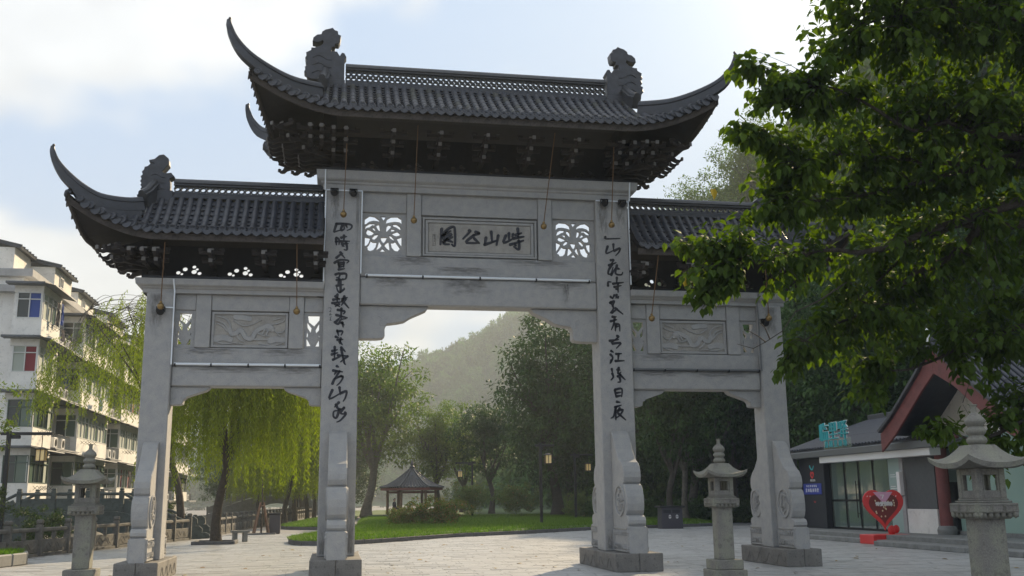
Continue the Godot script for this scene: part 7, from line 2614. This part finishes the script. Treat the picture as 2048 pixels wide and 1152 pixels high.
func heart_leaf(b: MB, p: Vector3, d: Vector3, up: Vector3, l: float) -> void:
	var s := d.cross(up).normalized()
	var u := s.cross(d)
	var w := l * 0.40
	var na := (u + s * 0.35).normalized()
	var nb := (u - s * 0.35).normalized()
	var m := p + d * l * 0.42 - u * l * 0.07
	var tip := p + d * l - u * l * 0.16
	var r0 := p - d * l * 0.10 + s * w * 0.55 + u * l * 0.03
	var r1 := p + d * l * 0.30 + s * w + u * l * 0.05
	var r2 := p + d * l * 0.66 + s * w * 0.55
	var l0 := p - d * l * 0.10 - s * w * 0.55 + u * l * 0.03
	var l1 := p + d * l * 0.30 - s * w + u * l * 0.05
	var l2 := p + d * l * 0.66 - s * w * 0.55
	b.t3(p, m, r1, na, na, na)
	b.t3(p, r1, r0, na, na, na)
	b.t3(m, r2, r1, na, na, na)
	b.t3(m, tip, r2, na, na, na)
	b.t3(p, l1, m, nb, nb, nb)
	b.t3(p, l0, l1, nb, nb, nb)
	b.t3(m, l1, l2, nb, nb, nb)
	b.t3(m, l2, tip, nb, nb, nb)

func build_near_tree() -> void:
	var t := thing("broadleaf_tree", "large broad leaved tree overhanging the right of the plaza", "tree", Vector3(12.2, 0, 8.0))
	var off := Vector3(12.2, 0, 8.0)
	var r := RandomNumberGenerator.new()
	r.seed = 19
	var tb := MB.new()
	tb.tube(PackedVector3Array([Vector3(0.25, -0.1, -0.1), Vector3(0.15, 0.6, 0.0), Vector3(0.05, 2.2, 0.05), Vector3(0.0, 4.0, 0.1), Vector3(0.0, 5.7, 0.2)]), PackedFloat32Array([0.42, 0.30, 0.26, 0.24, 0.2]), 12)
	part("trunk", tb, M["bark"], t)
	var lines := []
	var k := 0
	for s in LIMBS.split(";"):
		var p := poly3(s)
		var w := PackedFloat32Array()
		var q := PackedVector3Array()
		for i in p.size():
			q.append(p[i] - off)
			w.append(lerpf(0.14 if k in [0, 4, 8] else 0.10, 0.014, pow(i / float(p.size() - 1), 0.75)))
		# bend between the points
		var pp := PackedVector3Array()
		var ww := PackedFloat32Array()
		for i in q.size() - 1:
			for j in 3:
				pp.append(q[i].cubic_interpolate(q[i + 1], q[maxi(i - 1, 0)], q[mini(i + 2, q.size() - 1)], j / 3.0) + Vector3(r.randf_range(-1, 1), r.randf_range(-1, 1), r.randf_range(-1, 1)) * 0.018)
				ww.append(lerpf(w[i], w[i + 1], j / 3.0))
		pp.append(q[q.size() - 1]); ww.append(w[w.size() - 1])
		var lb := MB.new()
		lb.tube(pp, ww, 7)
		part("limb", lb, M["bark"], t)
		lines.append(pp)
		k += 1
	var twb := MB.new()
	for s in TWIGS.split(";"):
		var p := poly3(s)
		var q := PackedVector3Array()
		var w := PackedFloat32Array()
		for i in p.size():
			q.append(p[i] - off)
			w.append(lerpf(0.016, 0.004, i / float(p.size() - 1)))
		twb.tube(q, w, 4)
	var b := MB.new()
	b.use_col = true
	var yel := MB.new()
	for one in LOBES.split(";"):
		var e := one.split(",")
		var c := Vector3(float(e[0]), float(e[1]), float(e[2])) - off
		var R := float(e[3])
		var n := int(10.0 + R * R * 58.0)
		if c.x > -2.2:
			n = int(n * 0.5)
		# nearest limb point feeds this part of the crown
		for i in n:
			var d := rnd_dir(r)
			var o := c + d * R * pow(r.randf(), 0.42) * Vector3(1.0, 0.92, 1.15)
			if R > 0.4:
				# foliage hangs in tiers, with light between them
				o.y = roundf((o.y + 0.18 * o.x) / 0.62) * 0.62 - 0.18 * o.x + r.randfn(0.0, 0.10)
			var best := Vector3.ZERO
			var bd := 1e9
			for L: PackedVector3Array in lines:
				for q in range(4, L.size(), 2):
					var dd := L[q].distance_squared_to(o) + 0.4 * absf(L[q].x - o.x - 0.3)
					if dd < bd:
						bd = dd
						best = L[q]
			if o.z > best.z - 0.1 and absf(o.y - best.y) < 0.17 and absf(o.x - best.x) < 0.35 and r.randf() < 0.8:
				continue
			var len := o.distance_to(best)
			var st := best.lerp(o, clampf(1.0 - 0.75 / maxf(len, 0.1), 0.0, 0.9))
			if i % 3 == 0:
				st = best
			var tp := PackedVector3Array([st, st.lerp(o, 0.5) + Vector3(0, 0.06, 0), o])
			twb.tube(tp, PackedFloat32Array([0.009, 0.006, 0.003]), 3, false)
			var ax := (o - st).normalized()
			var tone := r.randf()
			var m := 9 + r.randi() % 5
			for j in m:
				var f := j / float(m - 1)
				var p := st.lerp(o, lerpf(0.35, 1.02, f)) + rnd_dir(r) * 0.05
				var a := j * 2.4 + i
				var sd := Basis(ax, a) * (Vector3.UP if absf(ax.y) < 0.9 else Vector3.RIGHT).cross(ax).normalized()
				var ld := (sd * 0.75 + ax * 0.35 + Vector3(0, -0.75, 0) + rnd_dir(r) * 0.25).normalized()
				var stalk := p + ld * 0.03 + sd * 0.05
				var col := Vector3(0.062, 0.108, 0.030).lerp(Vector3(0.135, 0.20, 0.045), clampf(tone * 0.55 + r.randf() * 0.45, 0, 1))
				b.col = Color(col.x, col.y, col.z)
				heart_leaf(b, stalk, ld, (Vector3.UP * 0.9 + sd * 0.5 + rnd_dir(r) * 0.35).normalized(), 0.19 * (0.5 + 0.55 * sqrt(r.randf())))
	part("twigs", twb, M["bark"], t, "stuff")
	part("crown", b, M["leaf_near"], t, "stuff")
	for q in [Vector3(2.70, 5.40, 6.9), Vector3(3.05, 6.85, 7.6), Vector3(7.55, 7.55, 7.0), Vector3(5.9, 4.3, 5.7), Vector3(6.2, 8.0, 7.2), Vector3(6.9, 6.1, 6.0), Vector3(4.5, 7.2, 7.6)]:
		heart_leaf(yel, q - off, Vector3(0.1, -1, 0.1).normalized(), Vector3(0.3, 0.1, 1).normalized(), 0.19)
	part("yellow_leaves", yel, M["yellow_leaf"], t, "stuff")

# ---------------------------------------------------------------- lamps, pavilion and small things
func path_lamp(label: String, at: Vector3, h: float, arm: float, turn: float, drop: float) -> void:
	var t := thing("path_lamp", label, "street lamp", at, turn, "lantern lamps on dark posts")
	var m: Material = M["metal_dark"]
	var b := MB.new()
	b.box(Vector3(-0.075, 0, -0.075), Vector3(0.075, h, 0.075), 0.008)
	b.box(Vector3(-0.13, 0, -0.13), Vector3(0.13, 0.08, 0.13), 0.01)
	b.box(Vector3(-0.10, 0.9, -0.10), Vector3(0.10, 1.0, 0.10), 0.01)
	part("post", b, m, t)
	b = MB.new()
	b.box(Vector3(-0.3, h - 0.18, -0.05), Vector3(arm + 0.35, h - 0.06, 0.05), 0.008)
	b.box(Vector3(0.07, h - 0.32, -0.04), Vector3(arm * 0.35, h - 0.185, 0.04), 0.02)
	part("arm", b, m, t)
	b = MB.new()
	b.rod(Vector3(arm, h - 0.18, 0), Vector3(arm, h - drop, 0), 0.018, 5)
	b.lathe([Vector2(0.0, 0.08), Vector2(0.06, 0.07), Vector2(0.27, 0.0), Vector2(0.26, -0.03), Vector2(0, -0.03)], 8, Transform3D(Basis(), Vector3(arm, h - drop, 0)))
	part("lantern_roof", b, m, t)
	b = MB.new()
	b.box(Vector3(arm - 0.16, h - drop - 0.46, -0.16), Vector3(arm + 0.16, h - drop - 0.035, 0.16), 0.01)
	part("lamp_shade", b, M["lamp_glass"], t)
	b = MB.new()
	for x in [-0.17, 0.0, 0.17]:
		for z in [-0.17, 0.17]:
			b.box(Vector3(arm + x - 0.014, h - drop - 0.48, z - 0.014), Vector3(arm + x + 0.014, h - drop - 0.03, z + 0.014))
			b.box(Vector3(arm + z - 0.014, h - drop - 0.48, x - 0.013), Vector3(arm + z + 0.013, h - drop - 0.031, x + 0.013))
	b.box(Vector3(arm - 0.19, h - drop - 0.51, -0.19), Vector3(arm + 0.19, h - drop - 0.47, 0.19), 0.008)
	part("lantern_bars", b, m, t)

func person_mesh(sd: int, shirt: Vector3, trousers: Vector3, hair: Vector3, sit: bool) -> ArrayMesh:
	# one skin over tapered bones, meshed with surface nets
	var J := {
		"pel": Vector3(0, 0.94, 0), "chest": Vector3(0, 1.28, 0), "neck": Vector3(0, 1.46, 0.0), "head": Vector3(0, 1.60, 0.02),
		"sl": Vector3(-0.17, 1.38, 0), "sr": Vector3(0.17, 1.38, 0), "el": Vector3(-0.24, 1.12, -0.03), "er": Vector3(0.24, 1.12, 0.05), "wl": Vector3(-0.25, 0.88, 0.05), "wr": Vector3(0.24, 0.90, 0.16),
		"hl": Vector3(-0.09, 0.92, 0), "hr": Vector3(0.09, 0.92, 0), "kl": Vector3(-0.10, 0.50, 0.06), "kr": Vector3(0.10, 0.50, -0.03), "al": Vector3(-0.10, 0.09, -0.03), "ar": Vector3(0.10, 0.09, -0.12), "tl": Vector3(-0.11, 0.04, 0.12), "tr": Vector3(0.11, 0.04, 0.03)}
	if sit:
		for k in ["pel", "chest", "neck", "head", "sl", "sr", "el", "er", "wl", "wr", "hl", "hr"]:
			J[k] = J[k] + Vector3(0, -0.42, 0)
		J["kl"] = Vector3(-0.11, 0.50, 0.42); J["kr"] = Vector3(0.11, 0.50, 0.42)
		J["al"] = Vector3(-0.11, 0.09, 0.40); J["ar"] = Vector3(0.11, 0.09, 0.40)
		J["tl"] = Vector3(-0.12, 0.04, 0.55); J["tr"] = Vector3(0.12, 0.04, 0.55)
	var B := [["pel", "chest", 0.145, 0.155], ["chest", "neck", 0.13, 0.06], ["neck", "head", 0.055, 0.07], ["sl", "sr", 0.07, 0.07], ["sl", "el", 0.058, 0.045], ["el", "wl", 0.044, 0.032], ["sr", "er", 0.058, 0.045], ["er", "wr", 0.044, 0.032], ["pel", "hl", 0.12, 0.10], ["pel", "hr", 0.12, 0.10], ["hl", "kl", 0.095, 0.062], ["kl", "al", 0.062, 0.042], ["hr", "kr", 0.095, 0.062], ["kr", "ar", 0.062, 0.042], ["al", "tl", 0.045, 0.035], ["ar", "tr", 0.045, 0.035]]
	var hd: Vector3 = J["head"]
	var field := func(p: Vector3) -> float:
		var d := 1e9
		for q in B:
			var a: Vector3 = J[q[0]]
			var c: Vector3 = J[q[1]]
			var t := clampf((p - a).dot(c - a) / maxf((c - a).length_squared(), 1e-6), 0.0, 1.0)
			var e := p.distance_to(a.lerp(c, t)) - lerpf(q[2], q[3], t)
			var h := clampf(0.5 + 0.5 * (d - e) / 0.04, 0.0, 1.0)
			d = lerpf(d, e, h) - 0.04 * h * (1.0 - h)
		var hq := (p - hd - Vector3(0, 0.02, 0)) / Vector3(0.078, 0.115, 0.098)
		d = minf(d, (hq.length() - 1.0) * 0.085)
		var nose := p.distance_to(hd + Vector3(0, 0.005, 0.10)) - 0.018
		return minf(d, nose)
	var cs := 0.026
	var lo := Vector3(-0.42, -0.05, -0.30)
	var N := Vector3i(33, 70, 38)
	var val := PackedFloat32Array()
	val.resize(N.x * N.y * N.z)
	for i in N.x:
		for j in N.y:
			for k in N.z:
				val[(i * N.y + j) * N.z + k] = field.call(lo + Vector3(i, j, k) * cs)
	var vid := {}
	var vp := PackedVector3Array()
	for i in N.x - 1:
		for j in N.y - 1:
			for k in N.z - 1:
				var s := Vector3.ZERO
				var c := 0
				for e in [[0, 0, 0, 1, 0, 0], [0, 0, 0, 0, 1, 0], [0, 0, 0, 0, 0, 1], [1, 0, 0, 1, 1, 0], [1, 0, 0, 1, 0, 1], [0, 1, 0, 1, 1, 0], [0, 1, 0, 0, 1, 1], [0, 0, 1, 1, 0, 1], [0, 0, 1, 0, 1, 1], [1, 1, 0, 1, 1, 1], [1, 0, 1, 1, 1, 1], [0, 1, 1, 1, 1, 1]]:
					var a: float = val[((i + e[0]) * N.y + j + e[1]) * N.z + k + e[2]]
					var d: float = val[((i + e[3]) * N.y + j + e[4]) * N.z + k + e[5]]
					if (a < 0.0) != (d < 0.0):
						s += Vector3(i + e[0], j + e[1], k + e[2]).lerp(Vector3(i + e[3], j + e[4], k + e[5]), a / (a - d))
						c += 1
				if c > 0:
					vid[(i * N.y + j) * N.z + k] = vp.size()
					vp.append(lo + s / c * cs)
	var b := MB.new()
	b.use_col = true
	var emit := func(a: int, c: int, d: int, e: int, flip: bool) -> void:
		var q := [vp[vid[a]], vp[vid[c]], vp[vid[d]], vp[vid[e]]]
		if flip:
			q = [q[3], q[2], q[1], q[0]]
		var m: Vector3 = (q[0] + q[1] + q[2] + q[3]) * 0.25
		var col := trousers
		var nk: Vector3 = J["neck"]
		var pl: Vector3 = J["pel"]
		if m.y > hd.y + 0.045 or (m.y > hd.y - 0.04 and m.z < hd.z - 0.02):
			col = hair
		elif m.y > nk.y - 0.01:
			col = Vector3(0.42, 0.27, 0.19)
		elif m.distance_to(J["wl"]) < 0.10 or m.distance_to(J["wr"]) < 0.10:
			col = Vector3(0.42, 0.27, 0.19)
		elif m.y > pl.y - 0.02 and m.z < pl.z + 0.3:
			col = shirt
		elif m.y < 0.08:
			col = Vector3(0.02, 0.02, 0.02)
		b.col = Color(col.x, col.y, col.z)
		b.quad(q[0], q[1], q[2], q[3])
	for i in range(1, N.x - 1):
		for j in range(1, N.y - 1):
			for k in range(1, N.z - 1):
				var o := (i * N.y + j) * N.z + k
				var v0 := val[o]
				if (v0 < 0.0) != (val[o + N.y * N.z] < 0.0):
					emit.call(o - N.z - 1, o - 1, o, o - N.z, v0 > 0.0)
				if (v0 < 0.0) != (val[o + N.z] < 0.0):
					emit.call(o - N.y * N.z - 1, o - N.y * N.z, o, o - 1, v0 > 0.0)
				if (v0 < 0.0) != (val[o + 1] < 0.0):
					emit.call(o - N.y * N.z - N.z, o - N.z, o, o - N.y * N.z, v0 > 0.0)
	return b.mesh()

func build_small_things() -> void:
	var fl := MB.new()
	fl.use_col = true
	var fr := RandomNumberGenerator.new()
	fr.seed = 61
	for i in 150:
		var p := Vector3(fr.randf_range(-9.0, 13.0), 0.012, fr.randf_range(-14.0, 9.0))
		if absf(absf(p.x) - AX) < 0.7 or absf(absf(p.x) - BX) < 0.6:
			continue
		var c := Vector3(0.30, 0.22, 0.05).lerp(Vector3(0.12, 0.07, 0.03), fr.randf())
		fl.col = Color(c.x, c.y, c.z)
		var a := fr.randf() * TAU
		heart_leaf(fl, p, Vector3(cos(a), 0.06, sin(a)).normalized(), Vector3(0.1, 1, 0.2).normalized(), fr.randf_range(0.07, 0.14))
	part("fallen_leaves", fl, M["person_paint"], self, "stuff")
	path_lamp("dark path lamp on the lawn left of the right inner pillar", Vector3(7.78, 0.2, -31.0), 4.35, 0.42, 0.0, 0.62)
	path_lamp("distant path lamp left of the tall hedge shrub", Vector3(7.6, 0.2, -57.5), 4.35, 1.0, PI, 0.75)
	path_lamp("dim path lamp beside the right inner pillar under dark trees", Vector3(12.6, 0.2, -43.1), 4.35, 0.9, 0.0, 0.7)
	path_lamp("large path lamp with long arm at the left edge", Vector3(-16.0, -0.1, -19.2), 4.55, 1.25, 0.0, 0.72)
	path_lamp("path lamp whose arm shows left of the left inner pillar", Vector3(-4.0, 0.0, -45.0), 4.4, 0.95, PI, 0.6)
	path_lamp("farther path lamp under the distant willows", Vector3(-6.45, 0.0, -70.0), 4.4, 1.0, PI, 0.65)
	var dome := thing("dome_camera", "white dome camera hung beside the path lamp arm", "camera", Vector3(-4.55, 3.62, -45.0))
	var b := MB.new()
	b.lathe([Vector2(0, -0.24), Vector2(0.11, -0.2), Vector2(0.16, -0.08), Vector2(0.16, 0.06), Vector2(0.12, 0.16), Vector2(0.03, 0.2), Vector2(0, 0.2)], 14)
	part("housing", b, M["white_paint"], dome)
	b = MB.new()
	b.rod(Vector3(0, 0.2, 0), Vector3(0, 0.62, 0), 0.03, 6)
	part("stem", b, M["metal_dark"], dome)
	# pavilion
	var pv := thing("pavilion", "small pavilion with dark pyramid roof and red eaves under the trees", "pavilion", Vector3(3.2, 0.15, -63.0))
	pv.scale = Vector3(0.92, 0.96, 0.92)
	var n := 6
	b = MB.new()
	var red := MB.new()
	for k in n:
		var a0 := TAU * k / n
		var a1 := TAU * (k + 1) / n
		var d0 := Vector3(cos(a0), 0, sin(a0))
		var d1 := Vector3(cos(a1), 0, sin(a1))
		for i in 6:
			var s0 := i / 6.0
			var s1 := (i + 1) / 6.0
			var y0 := 2.55 + 1.75 * pow(1.0 - s0, 1.5)
			var y1 := 2.55 + 1.75 * pow(1.0 - s1, 1.5)
			b.qo(d0 * 2.9 * s0 + Vector3(0, y0, 0), d1 * 2.9 * s0 + Vector3(0, y0, 0), d1 * 2.9 * s1 + Vector3(0, y1, 0), d0 * 2.9 * s1 + Vector3(0, y1, 0), Vector3.UP + d0)
		b.qo(d0 * 2.85 + Vector3(0, 2.5, 0), d1 * 2.85 + Vector3(0, 2.5, 0), d1 * 0.2 + Vector3(0, 2.7, 0), d0 * 0.2 + Vector3(0, 2.7, 0), Vector3.DOWN)
		red.bar(d0 * 2.80 + Vector3(0, 2.42, 0), d1 * 2.80 + Vector3(0, 2.42, 0), 0.10, 0.22)
		red.bar(d0 * 2.2 + Vector3(0, 2.15, 0), d1 * 2.2 + Vector3(0, 2.15, 0), 0.1, 0.18)
	part("roof", b, M["tile"], pv)
	part("eave_board", red, M["red_paint"], pv)
	b = MB.new()
	for k in n:
		var a0 := TAU * k / n
		var a1 := TAU * (k + 1) / n
		for j in 9:
			var d := Vector3(cos(a0), 0, sin(a0)).lerp(Vector3(cos(a1), 0, sin(a1)), j / 9.0)
			var P := []
			var smin := 0.05 if j == 0 else 0.25 + 0.5 * absf(j / 9.0 - 0.5)
			for i in 5:
				var s := lerpf(smin, 1.02, i / 4.0)
				P.append(d * 2.9 * s + Vector3(0, 2.58 + 1.75 * pow(maxf(1.0 - s, 0.0), 1.5), 0))
			for i in 4:
				b.rod(P[i], P[i + 1], 0.06 if j else 0.09, 5)
	part("tile_ribs", b, M["tile_light"], pv, "stuff")
	b = MB.new()
	b.lathe([Vector2(0.22, 4.2), Vector2(0.25, 4.35), Vector2(0.12, 4.45), Vector2(0.15, 4.6), Vector2(0.0, 4.95)], 10)
	part("finial", b, M["tile_light"], pv)
	for k in n:
		var a := TAU * k / n
		b = MB.new()
		b.rod(Vector3(cos(a) * 2.2, 0.1, sin(a) * 2.2), Vector3(cos(a) * 2.2, 2.5, sin(a) * 2.2), 0.13, 10)
		part("column", b, M["wood"], pv)
	b = MB.new()
	b.lathe([Vector2(0, 0.25), Vector2(2.6, 0.25), Vector2(2.65, 0.0)], 6)
	part("floor", b, M["step_stone"], pv)
	# stone bench
	var be := thing("stone_bench", "small grey stone bench beside the willow", "bench", Vector3(-7.05, 0, -19.8), 0.25)
	b = MB.new()
	b.box(Vector3(-0.36, 0.36, -0.2), Vector3(0.36, 0.45, 0.2), 0.015)
	part("seat", b, M["step_stone"], be)
	for s in [-0.2, 0.2]:
		b = MB.new()
		b.box(Vector3(s - 0.09, 0, -0.15), Vector3(s + 0.09, 0.358, 0.15), 0.012)
		part("leg", b, M["step_stone"], be)
	# willow planter edging
	var pe := thing("tree_edging", "dark timber edging round the foot of the willow", "edging", Vector3(-7.84, 0, -18.2))
	for q in [[Vector3(-0.7, 0.06, 0.75), Vector3(0.7, 0.06, 0.75)], [Vector3(-0.7, 0.06, -0.75), Vector3(0.7, 0.06, -0.75)], [Vector3(-0.75, 0.06, -0.8), Vector3(-0.75, 0.06, 0.8)], [Vector3(0.75, 0.06, -0.8), Vector3(0.75, 0.06, 0.8)]]:
		b = MB.new()
		b.bar(q[0], q[1], 0.12, 0.13, 0.015)
		part("board", b, M["kerb"], pe)
	# staked young tree
	var tp := thing("tree_stakes", "three brown wooden stakes propping a bare sapling", "tree stakes", Vector3(-6.85, 0, -29.4))
	for k in 4:
		var a := TAU * k / 4.0 + 0.6
		b = MB.new()
		b.rod(Vector3(cos(a) * 0.52, 0, sin(a) * 0.52), Vector3(cos(a) * 0.1, 1.55, sin(a) * 0.1), 0.045, 7)
		part("stake", b, M["wood"], tp)
	b = MB.new()
	for k in 4:
		var a := TAU * k / 4.0 + 0.6
		var c := TAU * (k + 1) / 4.0 + 0.6
		b.rod(Vector3(cos(a) * 0.16, 1.38, sin(a) * 0.16), Vector3(cos(c) * 0.16, 1.38, sin(c) * 0.16), 0.03, 5)
	part("cross_ties", b, M["wood"], tp)
	b = MB.new()
	b.box(Vector3(-0.75, 0, -0.75), Vector3(0.75, 0.06, 0.75), 0.02)
	part("base_frame", b, M["kerb"], tp)
	var sa := thing("sapling", "bare thin sapling held by the wooden stakes", "tree", Vector3(-6.85, 0, -29.4))
	b = MB.new()
	b.tube(PackedVector3Array([Vector3(0, 0, 0), Vector3(0.03, 1.2, 0), Vector3(-0.02, 2.6, 0.02), Vector3(0.04, 3.6, 0)]), PackedFloat32Array([0.05, 0.04, 0.028, 0.01]), 7)
	part("trunk", b, M["bark"], sa)
	# bins
	var b1 := thing("waste_bin", "dark square waste bin by the canal path", "bin", Vector3(-6.2, 0, -29.6))
	b = MB.new()
	b.box(Vector3(-0.27, 0, -0.25), Vector3(0.27, 0.95, 0.25), 0.02)
	part("body", b, M["bin_grey"], b1)
	b = MB.new()
	b.box(Vector3(-0.31, 0.952, -0.29), Vector3(0.31, 1.02, 0.29), 0.02)
	part("lid", b, M["metal_dark"], b1)
	var b2 := thing("waste_station", "wide dark waste sorting bin with flat lid at the lawn edge", "bin", Vector3(13.75, 0, -27.2))
	b = MB.new()
	b.extrude(PackedVector2Array([Vector2(-0.58, 0), Vector2(0.58, 0), Vector2(0.54, 1.05), Vector2(-0.54, 1.05)]), -0.35, 0.35, Transform3D.IDENTITY, 0.02)
	part("body", b, M["bin_grey"], b2)
	b = MB.new()
	b.box(Vector3(-0.68, 1.052, -0.45), Vector3(0.68, 1.14, 0.45), 0.02)
	part("lid", b, M["metal_dark"], b2)
	b = MB.new()
	for s in [-0.12, 0.26]:
		b.strokes("-6,0 6,0;-4,-5 4,-5;0,10 -5,6;0,10 5,6", 0.016, 0.006, Transform3D(Basis(), Vector3(s, 0.58, 0.352)), 0.01, 1.0)
	part("white_symbols", b, M["white_paint"], b2, "stuff")
	for s in [-0.26, 0.22]:
		b = MB.new()
		b.box(Vector3(s - 0.2, 0.78, 0.345), Vector3(s + 0.2, 0.94, 0.354), 0.002)
		part("slot", b, M["black_paint"], b2)
	# people, far off
	var body := person_mesh(1, Vector3(0.62, 0.62, 0.62), Vector3(0.05, 0.05, 0.07), Vector3(0.012, 0.01, 0.01), false)
	var p1 := put(numbered("person"), body, M["person_paint"], self)
	p1.position = Vector3(-10.6, 2.1, -96.0)
	tag(p1, "person in a white top standing on the far pale bridge", "person")
	var body2 := person_mesh(2, Vector3(0.03, 0.03, 0.04), Vector3(0.03, 0.03, 0.04), Vector3(0.012, 0.01, 0.01), true)
	var p2 := put(numbered("person"), body2, M["person_paint"], self)
	p2.position = Vector3(1.6, 0.42, -60.6)
	p2.rotation.y = 1.2
	tag(p2, "person in dark clothes sitting by the pavilion", "person")
	var body3 := person_mesh(3, Vector3(0.30, 0.55, 0.08), Vector3(0.03, 0.04, 0.09), Vector3(0.012, 0.01, 0.01), false)
	var p3 := put(numbered("person"), body3, M["person_paint"], self)
	p3.position = Vector3(-18.4, 0.5, -26.0)
	p3.rotation.y = PI * 0.5
	tag(p3, "person in a bright green jacket on the footbridge", "person")
	var umb := thing("umbrella", "small red umbrella far down the canal path", "umbrella", Vector3(-3.6, 0, -62.0))
	b = MB.new()
	b.lathe([Vector2(0, 1.95), Vector2(0.3, 1.85), Vector2(0.5, 1.65), Vector2(0.48, 1.64), Vector2(0, 1.86)], 10)
	part("canopy", b, M["sign_red"], umb)
	b = MB.new()
	b.rod(Vector3(0, 0, 0), Vector3(0, 1.95, 0), 0.02, 5)
	part("shaft", b, M["metal_dark"], umb)
	var pa := copy_of(p1, "person", "person holding the red umbrella on the canal path", Vector3(-3.6, 0.0, -62.25), 0.3)
